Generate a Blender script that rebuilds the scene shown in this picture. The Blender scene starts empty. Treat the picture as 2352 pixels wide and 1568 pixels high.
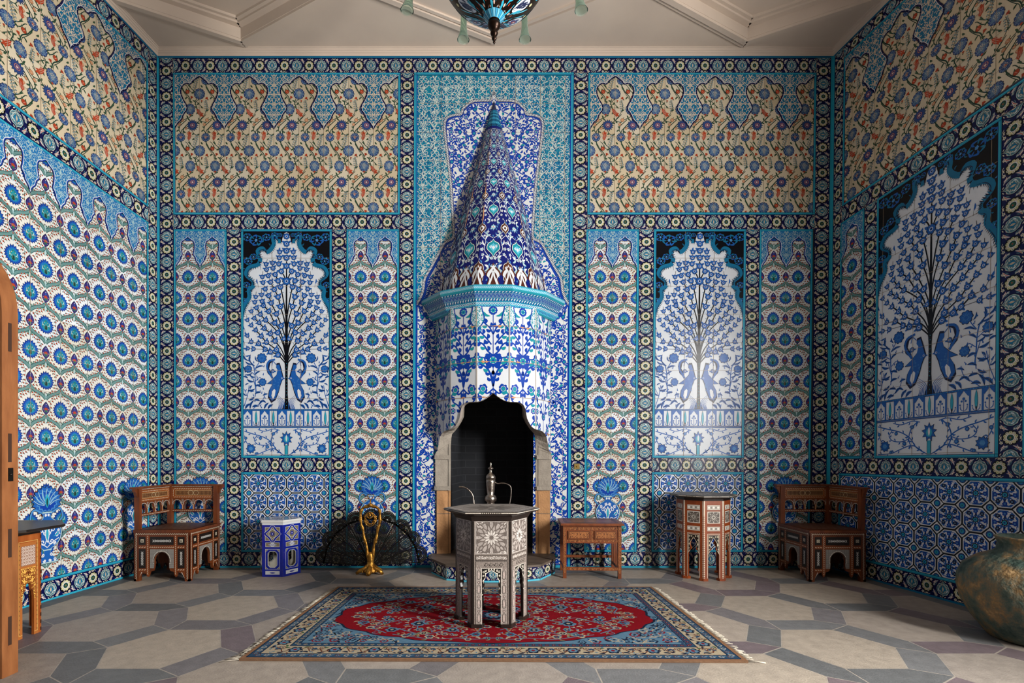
import bpy, math, random
import numpy as np
from math import pi, sin, cos, tan, atan2, hypot, radians as R_
from mathutils import Vector
from mathutils.geometry import tessellate_polygon

S = 0.0045            # metres per survey unit on the back wall
F = 1176.0            # distance camera to back wall in survey units
CX, HY = 1135.0, 1047.0
H = 256 * S           # eye height
D = F * S
SC = bpy.context.scene
COL = SC.collection

def lin(h):
    h = h.lstrip('#')
    c = [int(h[i:i + 2], 16) / 255 for i in (0, 2, 4)]
    return np.array([x / 12.92 if x <= .04045 else ((x + .055) / 1.055) ** 2.4 for x in c])

PAL = dict(cream='#d6ccb6', white='#e2e7ec', warm='#d0bf9f', navy='#0b1148', cobalt='#1440a4', blue='#215fb0', mid='#4b8cc8',
           turq='#2fa3c0', teal='#176f98', sea='#1d8f9f', green='#2d6b57', ogee='#5f8a80', red='#b04428', black='#0b0c12',
           slate='#4c7684', pink='#d9b7a6', dusk='#2f4a80', steel='#5f86a8', leaf='#3c5a3c', plum='#3b2f74', pale='#a9cbd0',
           brown='#5c3120', grout='#9b8b75', ink='#161c3a', tan='#c9916a', dkgreen='#1d3f35', aqua='#55bcd6', yel='#d9d3a2')
PAL = {k: lin(v) for k, v in PAL.items()}
def C_(c):
    return PAL[c] if isinstance(c, str) and c in PAL else (lin(c) if isinstance(c, str) else np.asarray(c, float))

# ------------------------------------------------------------------ flat ornament library
def smooth(pts, n=5, closed=False):
    p = np.asarray(pts, float)
    if len(p) < 3 and not closed: return p
    if closed: q = np.vstack([p[-1], p, p[0], p[1]])
    else: q = np.vstack([2 * p[0] - p[1], p, 2 * p[-1] - p[-2]])
    out = []
    for i in range(1, len(q) - 2):
        a, b, c, d = q[i - 1], q[i], q[i + 1], q[i + 2]
        for k in range(n):
            t = k / n
            out.append(.5 * (2 * b + (c - a) * t + (2 * a - 5 * b + 4 * c - d) * t * t + (-a + 3 * b - 3 * c + d) * t ** 3))
    if not closed: out.append(p[-1])
    return np.array(out)

class Art:
    def __init__(s): s.V = []; s.K = []; s.L = []; s.T = []; s.n = 0
    def raw(s, V, T, col, lay):
        V = np.asarray(V, float).reshape(-1, 2)
        if len(V) < 3: return s
        K = np.asarray(col, float)
        K = np.tile(K, (len(V), 1)) if K.ndim == 1 else K
        s.k = getattr(s, 'k', 0) + 1
        L = np.full(len(V), float(lay) + (s.k * 7 % 18) * .01) if np.isscalar(lay) else np.asarray(lay, float)
        s.V.append(V); s.K.append(K); s.L.append(L); s.T.append(np.asarray(T, int).reshape(-1, 3) + s.n); s.n += len(V)
        return s
    def pack(s):
        if len(s.V) != 1:
            if not s.V: return np.zeros((0, 2)), np.zeros((0, 3)), np.zeros(0), np.zeros((0, 3), int)
            s.V = [np.vstack(s.V)]; s.K = [np.vstack(s.K)]; s.L = [np.concatenate(s.L)]; s.T = [np.vstack(s.T)]
        return s.V[0], s.K[0], s.L[0], s.T[0]
    def rect(s, x0, y0, x1, y1, c, l=0):
        return s.raw([(x0, y0), (x1, y0), (x1, y1), (x0, y1)], [(0, 1, 2), (0, 2, 3)], C_(c), l)
    def poly(s, pts, c, l):
        tr = tessellate_polygon([[Vector((float(x), float(y), 0)) for x, y in pts]])
        return s.raw(pts, tr, C_(c), l)
    def fan(s, ctr, pts, c, l):
        pts = np.asarray(pts, float); n = len(pts)
        V = np.vstack([[ctr], pts])
        return s.raw(V, [(0, 1 + i, 1 + (i + 1) % n) for i in range(n)], C_(c), l)
    def disc(s, x, y, r, c, l, n=9, ry=None, rot=0, lob=0, amp=.2, ph=0):
        ry = r if ry is None else ry
        if lob: n = lob * 4 if amp < .3 else lob * 2
        a = np.arange(n) / n * 2 * pi
        if lob: k = 1 + amp * (np.abs(np.cos(lob * a / 2 + ph)) * 2 - 1) if amp < .3 else 1 + amp * np.cos(lob * a + ph)
        else: k = np.ones(n)
        px, py = r * k * np.cos(a), ry * k * np.sin(a)
        cr, sr = cos(rot), sin(rot)
        return s.fan((x, y), np.c_[x + px * cr - py * sr, y + px * sr + py * cr], c, l)
    def star(s, x, y, r, c, l, n=12, inner=.72, sy=1, rot=0):
        a = np.arange(2 * n) / (2 * n) * 2 * pi + rot
        k = np.where(np.arange(2 * n) % 2 == 0, 1, inner) * r
        return s.fan((x, y), np.c_[x + k * np.cos(a), y + k * sy * np.sin(a)], c, l)
    def ring(s, x, y, r, w, c, l, n=14, ry=None, lob=0, amp=.1):
        ry = r if ry is None else ry
        a = np.arange(n + 1) / n * 2 * pi
        k = 1 + amp * np.cos(lob * a) if lob else np.ones(n + 1)
        return s.line(np.c_[x + r * k * np.cos(a), y + ry * k * np.sin(a)], w, c, l, sm=0)
    def line(s, pts, w, c, l, prof=None, sm=4):
        p = smooth(pts, sm) if sm else np.asarray(pts, float)
        t = np.gradient(p, axis=0); ln = np.hypot(t[:, 0], t[:, 1]) + 1e-9
        nrm = np.c_[-t[:, 1] / ln, t[:, 0] / ln]
        u = np.linspace(0, 1, len(p))
        if prof == 'leaf': k = np.sin(pi * np.clip(u, .0, 1)) ** .8 + .02
        elif prof == 'out': k = 1 - .85 * u
        elif prof == 'comma': k = .25 + .75 * np.sin(pi * (u * .75 + .25) * 1.0)
        elif prof == 'drop': k = np.sin(pi * u ** .6) + .02
        else: k = np.ones(len(p))
        o = nrm * (w / 2 * k)[:, None]
        n = len(p)
        V = np.vstack([p + o, p - o])
        T = []
        for i in range(n - 1): T += [(i, i + 1, n + i), (i + 1, n + i + 1, n + i)]
        return s.raw(V, T, C_(c), l)
    def leaf(s, x0, y0, x1, y1, w, c, l, bend=0.0, vein=None):
        dx, dy = x1 - x0, y1 - y0
        m = (x0 + dx / 2 - dy * bend, y0 + dy / 2 + dx * bend)
        s.line([(x0, y0), m, (x1, y1)], w, c, l, 'leaf', 3)
        if vein: s.line([(x0, y0), m, (x1, y1)], w * .22, vein, l + 1, None, 2)
        return s
    def curl(s, x, y, r, a, c, l, w=1.0, turn=1.25, hand=1, bulb=True):
        t = np.linspace(0, 1, 9)
        th = a + hand * t * turn * 2 * pi
        rr = r * (1 - .78 * t)
        P = np.c_[x + rr * np.cos(th), y + rr * np.sin(th)]
        s.line(P, w, c, l, None, 0)
        if bulb: s.disc(P[-1, 0], P[-1, 1], w * .95, c, l, 6)
        return s
    def put(s, src, offs=((0, 0),), M=None, dl=0, tint=None):
        V, K, L, T = src.pack()
        if not len(V): return s
        offs = np.asarray(offs, float).reshape(-1, 2)
        if M is not None: V = V @ np.asarray(M, float).T
        N, m = len(offs), len(V)
        W = (V[None] + offs[:, None]).reshape(-1, 2)
        KK = np.tile(K, (N, 1))
        if tint is not None: KK = KK * np.repeat(tint, m, axis=0)
        TT = (T[None] + (np.arange(N) * m)[:, None, None]).reshape(-1, 3)
        s.V.append(W); s.K.append(KK); s.L.append(np.tile(L, N) + dl); s.T.append(TT + s.n); s.n += len(W)
        return s
    def mirror(s):
        o = Art(); o.put(s); o.put(s, M=((-1, 0), (0, 1))); return o
    def planes(s, HP):
        """keep the part where a*x+b*y<=c for every (a,b,c)"""
        V, K, L, T = s.pack()
        if not len(V): return s
        HP = np.asarray(HP, float)
        dist = V @ HP[:, :2].T - HP[:, 2]
        ins = dist <= 1e-6
        ti = ins[T]
        allin = ti.all(axis=(1, 2)); drop = (~ti).all(axis=1).any(axis=1)
        cross = np.where(~allin & ~drop)[0]
        o = Art(); o.V = [V]; o.K = [K]; o.L = [L]; o.T = [T[allin]]; o.n = len(V)
        nV, nK, nL, nT = [], [], [], []
        base = 0
        for t in cross:
            poly = [tuple(V[i]) for i in T[t]]
            for a, b, c in HP:
                out = []
                for i in range(len(poly)):
                    p, q = poly[i], poly[(i + 1) % len(poly)]
                    dp, dq = a * p[0] + b * p[1] - c, a * q[0] + b * q[1] - c
                    if dp <= 0: out.append(p)
                    if (dp < 0 < dq) or (dq < 0 < dp):
                        k = dp / (dp - dq); out.append((p[0] + (q[0] - p[0]) * k, p[1] + (q[1] - p[1]) * k))
                poly = out
                if len(poly) < 3: break
            if len(poly) < 3: continue
            n = len(poly); nV += poly; nK += [K[T[t][0]]] * n; nL += [L[T[t][0]]] * n
            nT += [(base, base + i, base + i + 1) for i in range(1, n - 1)]; base += n
        if nV: o.raw(nV, nT, np.array(nK), np.array(nL))
        return o.compact()
    def compact(s):
        V, K, L, T = s.pack()
        used = np.unique(T)
        mp = np.zeros(len(V), int); mp[used] = np.arange(len(used))
        o = Art(); o.V = [V[used]]; o.K = [K[used]]; o.L = [L[used]]; o.T = [mp[T]]; o.n = len(used)
        return o
    def clip(s, x0, y0, x1, y1):
        return s.planes([(-1, 0, -x0), (1, 0, x1), (0, -1, -y0), (0, 1, y1)])
    def inside(s, P):
        V, K, L, T = s.pack(); P = np.asarray(P, float)
        if not len(T): return s
        c = V[T].mean(axis=1); ins = np.zeros(len(c), bool); j = len(P) - 1
        for i in range(len(P)):
            q = ((P[i, 1] > c[:, 1]) != (P[j, 1] > c[:, 1])) & (c[:, 0] < (P[j, 0] - P[i, 0]) * (c[:, 1] - P[i, 1]) / (P[j, 1] - P[i, 1] + 1e-12) + P[i, 0])
            ins ^= q; j = i
        o = Art(); o.V = [V]; o.K = [K]; o.L = [L]; o.T = [T[ins]]; o.n = len(V)
        return o.compact()
    def between(s, xs, top, bot):
        """keep the part between two curves sampled at xs (top[i] <= y <= bot[i])"""
        o = Art()
        for i in range(len(xs) - 1):
            x0, x1 = xs[i], xs[i + 1]
            if x1 - x0 < 1e-4: continue
            HP = [(-1, 0, -x0), (1, 0, x1)]
            if top is not None:
                m = (top[i + 1] - top[i]) / (x1 - x0); HP.append((m, -1, m * x0 - top[i]))
            if bot is not None:
                m = (bot[i + 1] - bot[i]) / (x1 - x0); HP.append((-m, 1, bot[i] - m * x0))
            o.put(s.planes(HP))
        return o

rng = np.random.default_rng(7)

# ------------------------------------------------------------------ mesh building
class MB:
    def __init__(s): s.V = []; s.F = []; s.MI = []; s.SM = []; s.K = []; s.n = 0; s.T = []; s.TI = []
    def _v(s, V, K=None):
        V = np.asarray(V, float).reshape(-1, 3); b = s.n
        s.V.append(V); s.K.append(np.ones((len(V), 3)) * (1 if K is None else K)); s.n += len(V); return b
    def faces(s, V, Fs, mi=0, sm=False, K=None):
        b = s._v(V, K)
        for f in Fs: s.F.append([b + i for i in f]); s.MI.append(mi); s.SM.append(sm)
        return s
    def box(s, x0, y0, z0, x1, y1, z1, mi=0, K=None):
        V = [(x, y, z) for z in (z0, z1) for y in (y0, y1) for x in (x0, x1)]
        return s.faces(V, [(0, 2, 3, 1), (4, 5, 7, 6), (0, 1, 5, 4), (2, 6, 7, 3), (0, 4, 6, 2), (1, 3, 7, 5)], mi, False, K)
    def beam(s, p, q, w, h, mi=0, up=(0, 0, 1), K=None):
        p, q = Vector(p), Vector(q); d = (q - p).normalized(); u = Vector(up)
        x = d.cross(u)
        if x.length < 1e-5: x = d.cross(Vector((0, 1, 0)))
        x.normalize(); y = x.cross(d)
        V = [e + x * (a * w / 2) + y * (b * h / 2) for e in (p, q) for a, b in ((-1, -1), (1, -1), (1, 1), (-1, 1))]
        return s.faces(V, [(3, 2, 1, 0), (4, 5, 6, 7), (0, 1, 5, 4), (1, 2, 6, 5), (2, 3, 7, 6), (3, 0, 4, 7)], mi, False, K)
    def loft(s, rings, mi=0, cap=(True, True), sm=False, closed=True, K=None):
        n = len(rings[0]); V = [p for r in rings for p in r]; Fs = []
        m = n if closed else n - 1
        for i in range(len(rings) - 1):
            for j in range(m):
                k = (j + 1) % n
                Fs.append((i * n + j, i * n + k, (i + 1) * n + k, (i + 1) * n + j))
        b = s._v(V, K)
        for f in Fs: s.F.append([b + i for i in f]); s.MI.append(mi); s.SM.append(sm)
        if cap[0]: s.F.append([b + i for i in range(n)][::-1]); s.MI.append(mi); s.SM.append(False)
        if cap[1]: s.F.append([b + (len(rings) - 1) * n + i for i in range(n)]); s.MI.append(mi); s.SM.append(False)
        return s
    def prism(s, poly, z0, z1, mi=0, poly2=None, K=None):
        poly2 = poly if poly2 is None else poly2
        return s.loft([[(x, y, z0) for x, y in poly], [(x, y, z1) for x, y in poly2]], mi, K=K)
    def lathe(s, prof, cx=0, cy=0, n=28, mi=0, sm=True, sx=1, sy=1, K=None, jit=None):
        rings = []
        for r, z in prof:
            rings.append([(cx + sx * max(r, 1e-4) * cos(2 * pi * k / n), cy + sy * max(r, 1e-4) * sin(2 * pi * k / n), z) for k in range(n)])
        return s.loft(rings, mi, (prof[0][0] > .001, prof[-1][0] > .001), sm, K=K)
    def tube(s, path, r, n=8, mi=0, cap=True, K=None, sy=1.0):
        P = [Vector(p) for p in path]; rings = []
        up = Vector((0, 0, 1)); px = None
        for i, p in enumerate(P):
            d = (P[min(i + 1, len(P) - 1)] - P[max(i - 1, 0)])
            if d.length < 1e-9: d = Vector((0, 0, 1))
            d.normalize()
            x = px - d * px.dot(d) if px is not None else d.cross(up if abs(d.z) < .95 else Vector((0, 1, 0)))
            x.normalize(); px = x; y = d.cross(x)
            rr = r[i] if hasattr(r, '__len__') else r
            rings.append([tuple(p + x * (rr * cos(2 * pi * k / n)) + y * (rr * sy * sin(2 * pi * k / n))) for k in range(n)])
        return s.loft(rings, mi, (cap, cap), True, K=K)
    def sphere(s, x, y, z, r, mi=0, n=12, sz=1, K=None):
        m = max(4, n // 2)
        prof = [(r * sin(pi * i / m), z - r * sz * cos(pi * i / m)) for i in range(m + 1)]
        return s.lathe(prof, x, y, n, mi, K=K)
    def flat(s, pts2, fm, thick, mi=0, K=None):
        """extrude a 2D outline (x,y) through map fm((n,2))->pos,nrm ; front at 0, back at -thick"""
        pts2 = np.asarray(pts2, float)
        pos, nr = fm(pts2)
        tri = tessellate_polygon([[Vector((float(x), float(y), 0)) for x, y in pts2]])
        n = len(pts2); V = np.vstack([pos, pos - nr * thick])
        a = pts2; area = sum(a[i][0] * a[(i + 1) % n][1] - a[(i + 1) % n][0] * a[i][1] for i in range(n))
        Fs = []
        for t in tri: Fs.append(tuple(t)); Fs.append(tuple(i + n for i in t[::-1]))
        for i in range(n): Fs.append((i, (i + 1) % n, n + (i + 1) % n, n + i))
        return s.faces(V, Fs, mi, False, K)
    def art(s, art, fm, step=.0004, base=.0006, mi=1):
        V, K, L, T = art.pack()
        if not len(T): return s
        pos, nr = fm(V)
        P = pos + nr * (base + L * step)[:, None]
        e = np.cross(P[T[:, 1]] - P[T[:, 0]], P[T[:, 2]] - P[T[:, 0]])
        bad = (e * nr[T[:, 0]]).sum(axis=1) < 0
        T = T.copy(); T[bad] = T[bad][:, ::-1]
        s.V.append(P); s.K.append(K); s.T.append(T + s.n); s.TI.append(mi); s.n += len(P)
        return s
    def build(s, name, mats, parent=None, loc=None):
        me = bpy.data.meshes.new(name)
        V = np.vstack(s.V); K = np.vstack(s.K)
        nF = len(s.F); nT = sum(len(t) for t in s.T)
        lens = np.array([len(f) for f in s.F] + [3] * nT, dtype=np.int32)
        loops = np.array([i for f in s.F for i in f], dtype=np.int32)
        if s.T: loops = np.concatenate([loops, np.vstack(s.T).ravel().astype(np.int32)])
        me.vertices.add(len(V)); me.vertices.foreach_set('co', V.astype(np.float32).ravel())
        me.loops.add(len(loops)); me.loops.foreach_set('vertex_index', loops)
        me.polygons.add(len(lens))
        st = np.zeros(len(lens), np.int32); st[1:] = np.cumsum(lens)[:-1]
        me.polygons.foreach_set('loop_start', st); me.polygons.foreach_set('loop_total', lens)
        mi = s.MI + [k for t, k in zip(s.T, s.TI) for _ in range(len(t))]
        me.polygons.foreach_set('material_index', np.array(mi, np.int32))
        me.polygons.foreach_set('use_smooth', np.array(s.SM + [False] * nT, bool))
        at = me.color_attributes.new('Col', 'FLOAT_COLOR', 'POINT')
        at.data.foreach_set('color', np.c_[K, np.ones(len(K))].astype(np.float32).ravel())
        for m in (mats if isinstance(mats, (list, tuple)) else [mats]): me.materials.append(m)
        me.update(calc_edges=True)
        o = bpy.data.objects.new(name, me); COL.objects.link(o)
        if parent: o.parent = parent
        if loc: o.location = loc
        return o

def empty(name, label, cat, loc=(0, 0, 0), rz=0, group=None):
    o = bpy.data.objects.new(name, None); COL.objects.link(o); o.location = loc; o.rotation_euler = (0, 0, rz)
    o.empty_display_size = .1
    o['label'] = label; o['category'] = cat
    if group: o['group'] = group
    return o
def tag(o, label, cat, group=None):
    o['label'] = label; o['category'] = cat
    if group: o['group'] = group
    return o
def pmap(o, u, v, n=None):
    """plane map: 2D (x,y) -> o + x*u + y*v"""
    o, u, v = (np.array(a, float) for a in (o, u, v))
    if n is None:
        n = np.cross(u, v); n = n / np.linalg.norm(n)
    n = np.array(n, float)
    def f(P):
        P = np.asarray(P, float)
        return o + P[:, :1] * u + P[:, 1:2] * v, np.tile(n, (len(P), 1))
    return f

# ------------------------------------------------------------------ materials
def newmat(name):
    m = bpy.data.materials.new(name); m.use_nodes = True
    nt = m.node_tree; b = nt.nodes['Principled BSDF']
    return m, nt, b
def node(nt, t, **kw):
    n = nt.nodes.new(t)
    for k, v in kw.items():
        if k in n.inputs: n.inputs[k].default_value = v
        else: setattr(n, k, v)
    return n
def paintmat(name, rough=.2, bump=.15, bscale=22, coat=.0, spec=.5, dirt=.12, dscale=6, metal=0.0, mul=1.0):
    m, nt, b = newmat(name); L = nt.links.new
    a = node(nt, 'ShaderNodeAttribute', attribute_name='Col')
    tc = node(nt, 'ShaderNodeTexCoord')
    n1 = node(nt, 'ShaderNodeTexNoise', Scale=dscale, Detail=4.0)
    L(tc.outputs['Object'], n1.inputs['Vector'])
    mr = node(nt, 'ShaderNodeMapRange'); mr.inputs['To Min'].default_value = (1 - dirt) * mul; mr.inputs['To Max'].default_value = (1 + dirt) * mul
    L(n1.outputs['Fac'], mr.inputs['Value'])
    mx = node(nt, 'ShaderNodeVectorMath', operation='SCALE')
    L(a.outputs['Color'], mx.inputs[0]); L(mr.outputs['Result'], mx.inputs['Scale'])
    L(mx.outputs['Vector'], b.inputs['Base Color'])
    b.inputs['Roughness'].default_value = rough; b.inputs['Coat Weight'].default_value = coat; b.inputs['Coat Roughness'].default_value = .08
    b.inputs['Specular IOR Level'].default_value = spec; b.inputs['Metallic'].default_value = metal
    n2 = node(nt, 'ShaderNodeTexNoise', Scale=bscale, Detail=2.0); L(tc.outputs['Object'], n2.inputs['Vector'])
    bp = node(nt, 'ShaderNodeBump', Strength=bump, Distance=.01); L(n2.outputs['Fac'], bp.inputs['Height']); L(bp.outputs['Normal'], b.inputs['Normal'])
    return m
def plain(name, c, rough=.5, metal=0, c2=None, scale=8, bump=0, bscale=40, detail=5, spec=.5, stretch=None, coat=0, contrast=(.35, .65), bdist=.01):
    m, nt, b = newmat(name); L = nt.links.new
    b.inputs['Roughness'].default_value = rough; b.inputs['Metallic'].default_value = metal
    b.inputs['Specular IOR Level'].default_value = spec; b.inputs['Coat Weight'].default_value = coat
    tc = node(nt, 'ShaderNodeTexCoord'); mp = node(nt, 'ShaderNodeMapping')
    L(tc.outputs['Object'], mp.inputs['Vector'])
    if stretch: mp.inputs['Scale'].default_value = stretch
    if c2 is None: b.inputs['Base Color'].default_value = (*C_(c), 1)
    else:
        n1 = node(nt, 'ShaderNodeTexNoise', Scale=scale, Detail=detail); L(mp.outputs['Vector'], n1.inputs['Vector'])
        cr = node(nt, 'ShaderNodeValToRGB'); L(n1.outputs['Fac'], cr.inputs['Fac'])
        cr.color_ramp.elements[0].position = contrast[0]; cr.color_ramp.elements[1].position = contrast[1]
        cr.color_ramp.elements[0].color = (*C_(c), 1); cr.color_ramp.elements[1].color = (*C_(c2), 1)
        L(cr.outputs['Color'], b.inputs['Base Color'])
    if bump:
        n2 = node(nt, 'ShaderNodeTexNoise', Scale=bscale, Detail=6.0); L(mp.outputs['Vector'], n2.inputs['Vector'])
        bp = node(nt, 'ShaderNodeBump', Strength=bump, Distance=bdist); L(n2.outputs['Fac'], bp.inputs['Height']); L(bp.outputs['Normal'], b.inputs['Normal'])
    return m

M_TILE = paintmat('glazed_tile', .25, .14, 9, spec=.2, dirt=.16, dscale=3.0)
M_TILE2 = paintmat('old_glazed_tile', .16, .30, 30, spec=.6, dirt=.12)
M_INLAY = paintmat('inlay', .42, .1, 60)
M_PEARL = paintmat('pearl_inlay', .3, .35, 140, spec=.6, dirt=.38, dscale=110)
M_RUG = paintmat('wool_pile', .95, .9, 420, spec=.05, dirt=.25, dscale=60)
M_STONE = paintmat('floor_stone', .48, .2, 90, spec=.32, dirt=.3, dscale=16)
M_PLASTER = plain('ceiling_plaster', '#e8d6c4', .75, c2='#dccaba', scale=1.3, bump=.04, bscale=30)
M_WOOD = plain('walnut_wood', '#7a3a14', .4, c2='#a0521f', scale=5, stretch=(6, 6, 1), bump=.1, bscale=30)
M_DARK = plain('dark_backing', '#191417', .5)
# ------------------------------------------------------------------ tile ornaments (survey units, y down)
def border_cell():
    """57 x 31 border tile: white rosette in the middle, turquoise palmettes at both ends"""
    a = Art()
    a.disc(0, 0, 11.4, 'black', 2, 16)
    for k in range(10):
        t = 2 * pi * k / 10
        a.disc(7.4 * cos(t), 7.4 * sin(t), 2.5, 'yel' if k % 2 else 'cream', 3, 7)
        a.disc(8.2 * cos(t), 8.2 * sin(t), .8, 'ogee', 4, 5)
    a.disc(0, 0, 5.6, 'white', 4, 12); a.disc(0, 0, 4.7, 'dkgreen', 5, 10); a.disc(0, 0, 2.6, 'green', 6, 6, lob=6, amp=.35); a.disc(0, 0, 1.1, 'red', 7, 6)
    h = Art()      # right-hand quarter ornaments
    p = Art()      # palmette, pointing up
    out = smooth([(0, -15), (3.2, -10.8), (8.5, -8), (11.6, -2), (11, 4), (7, 9.2), (2.2, 11.4), (0, 14.6)], 3)
    full = np.vstack([out, (out * [-1, 1])[::-1][1:-1]])
    p.poly(full, 'black', 2); p.poly(full * .93, 'pale', 3); p.poly(full * .86, 'slate', 4)
    p.poly(full * .4, 'teal', 6); p.line(np.vstack([full, full[:1]]) * .6, .8, 'pale', 7, sm=0)
    p.leaf(0, 4, 0, -4, 3, 'cream', 7)
    q = Art()
    q.curl(5.4, -1.5, 3.2, 2.2, 'cream', 6, .9, .8); q.curl(4.4, 5, 2.4, -1, 'cream', 6, .8, .7, -1)
    q.line([(1.5, -9), (4.5, -5.5), (8.6, -3.5)], .8, 'cream', 6); q.leaf(8.5, 0, 6.5, 5, 1.6, 'white', 6)
    p.put(q); p.put(q, M=((-1, 0), (0, 1)))
    for sx in (-1, 1):
        a.put(p.planes([(-sx, 0, 0)]) if False else p, [(sx * 28.6, 0)])
    def quarter(sx, sy, var):
        s = Art()
        s.leaf(11.5, -3, 20.4, -13, 2.5, 'white', 3, -.12); s.leaf(12, -3.6, 19.8, -12.3, .9, 'red' if var else 'brown', 4, -.12)
        s.leaf(10, -8, 15.6, -13.2, 1.4, 'pink', 3, .15)
        s.disc(7.4 + 16 * var - (7 if var else 0), -12.1, 2.1, 'cream', 3, 6, lob=5, amp=.25); s.disc(7.4 + 9 * var, -12.1, .9, 'slate', 4, 5)
        s.disc(13.6, -8.6 if var else -4.6, 1.8, 'slate', 3, 6); s.disc(13.6, -8.6 if var else -4.6, .8, 'cream', 4, 5)
        s.line([(0, -13.3), (3, -14.2), (6, -12.6)], .8, 'cream', 3); s.leaf(1.5, -14, -2.6, -11.6, 1.7, 'cream', 3)
        s.curl(20.6, -3.4, 2.4, 1, 'cream', 3, .8, .8); s.leaf(18, -9.5, 15.4, -4.4, 1.3, 'slate', 3)
        s.leaf(23, -12, 26.4, -14.3, 1.4, 'cream', 3); s.leaf(20.2, -6.6, 23.2, -9.5, 1.4, 'pink', 3)
        return s, ((sx, 0), (0, sy))
    for sx, sy, v in ((1, 1, 0), (-1, 1, 1), (1, -1, 1), (-1, -1, 0)):
        s, M = quarter(sx, sy, v); a.put(s, M=M)
    return a.clip(-28.6, -15.3, 28.6, 15.3)
BORDER = border_cell()

def band(art, x0, y0, x1, y1, l=0, vert=None):
    """fill a rectangle with the flower border, ends included"""
    w, h = x1 - x0, y1 - y0
    vert = h > w if vert is None else vert
    art.rect(x0, y0, x1, y1, 'navy', l)
    ln, th = (h, w) if vert else (w, h)
    n = max(1, round(ln / 57.2)); p = ln / n
    k = p / 57.2; kt = th / 31.
    offs = []
    for i in range(n):
        c = p * (i + .5)
        offs.append((x0 + w / 2, y0 + c) if vert else (x0 + c, y0 + h / 2))
    M = ((0, kt), (k, 0)) if vert else ((k, 0), (0, kt))
    tint = rng.uniform(.88, 1.1, (n, 1)) * np.ones((1, 3))
    art.put(BORDER, offs, M, l, tint)
    for i in range(n + 1):
        c = p * i
        if vert: art.rect(x0, y0 + c - .3, x1, y0 + c + .3, 'grout', l + 9)
        else: art.rect(x0 + c - .3, y0, x0 + c + .3, y1, 'grout', l + 9)

def frame(art, x0, y0, x1, y1, w=4.4, l=10, sides='ltrb', c='turq'):
    for s_ in sides:
        if s_ == 'l': r = (x0, y0, x0 + w, y1); q = (x0 + w, y0, x0 + w + .9, y1)
        if s_ == 'r': r = (x1 - w, y0, x1, y1); q = (x1 - w - .9, y0, x1 - w, y1)
        if s_ == 't': r = (x0, y0, x1, y0 + w); q = (x0, y0 + w, x1, y0 + w + .9)
        if s_ == 'b': r = (x0, y1 - w, x1, y1); q = (x0, y1 - w - .9, x1, y1 - w)
        art.rect(*r, c, l); art.rect(*q, 'navy', l)
        x, y, X, Y = r
        if X - x > Y - y: art.rect(x, y + (Y - y) * .62, X, y + (Y - y) * .8, 'teal', l + 1)
        else: art.rect(x + (X - x) * .62, y, x + (X - x) * .8, Y, 'teal', l + 1)

def ground(art, x0, y0, x1, y1, tw, th, c, c2=None, ox=0, oy=0, l=0, var=.06):
    """tiles with slightly different glazes and thin joints"""
    xs = sorted(set([x0, x1] + [x for x in np.arange(x0 - tw * 2 + ox, x1, tw) if x0 < x < x1]))
    ys = sorted(set([y0, y1] + [y for y in np.arange(y0 - th * 2 + oy, y1, th) if y0 < y < y1]))
    ca, cb = C_(c), C_(c2 or c)
    for i in range(len(xs) - 1):
        for j in range(len(ys) - 1):
            k = rng.random(); col = (ca * (1 - k) + cb * k) * (1 + rng.uniform(-var, var))
            art.rect(xs[i], ys[j], xs[i + 1], ys[j + 1], col, l)
    for x in xs[1:-1]: art.rect(x - .3, y0, x + .3, y1, 'grout', l + 8.5)
    for y in ys[1:-1]: art.rect(x0, y - .3, x1, y + .3, 'grout', l + 8.5)

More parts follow.
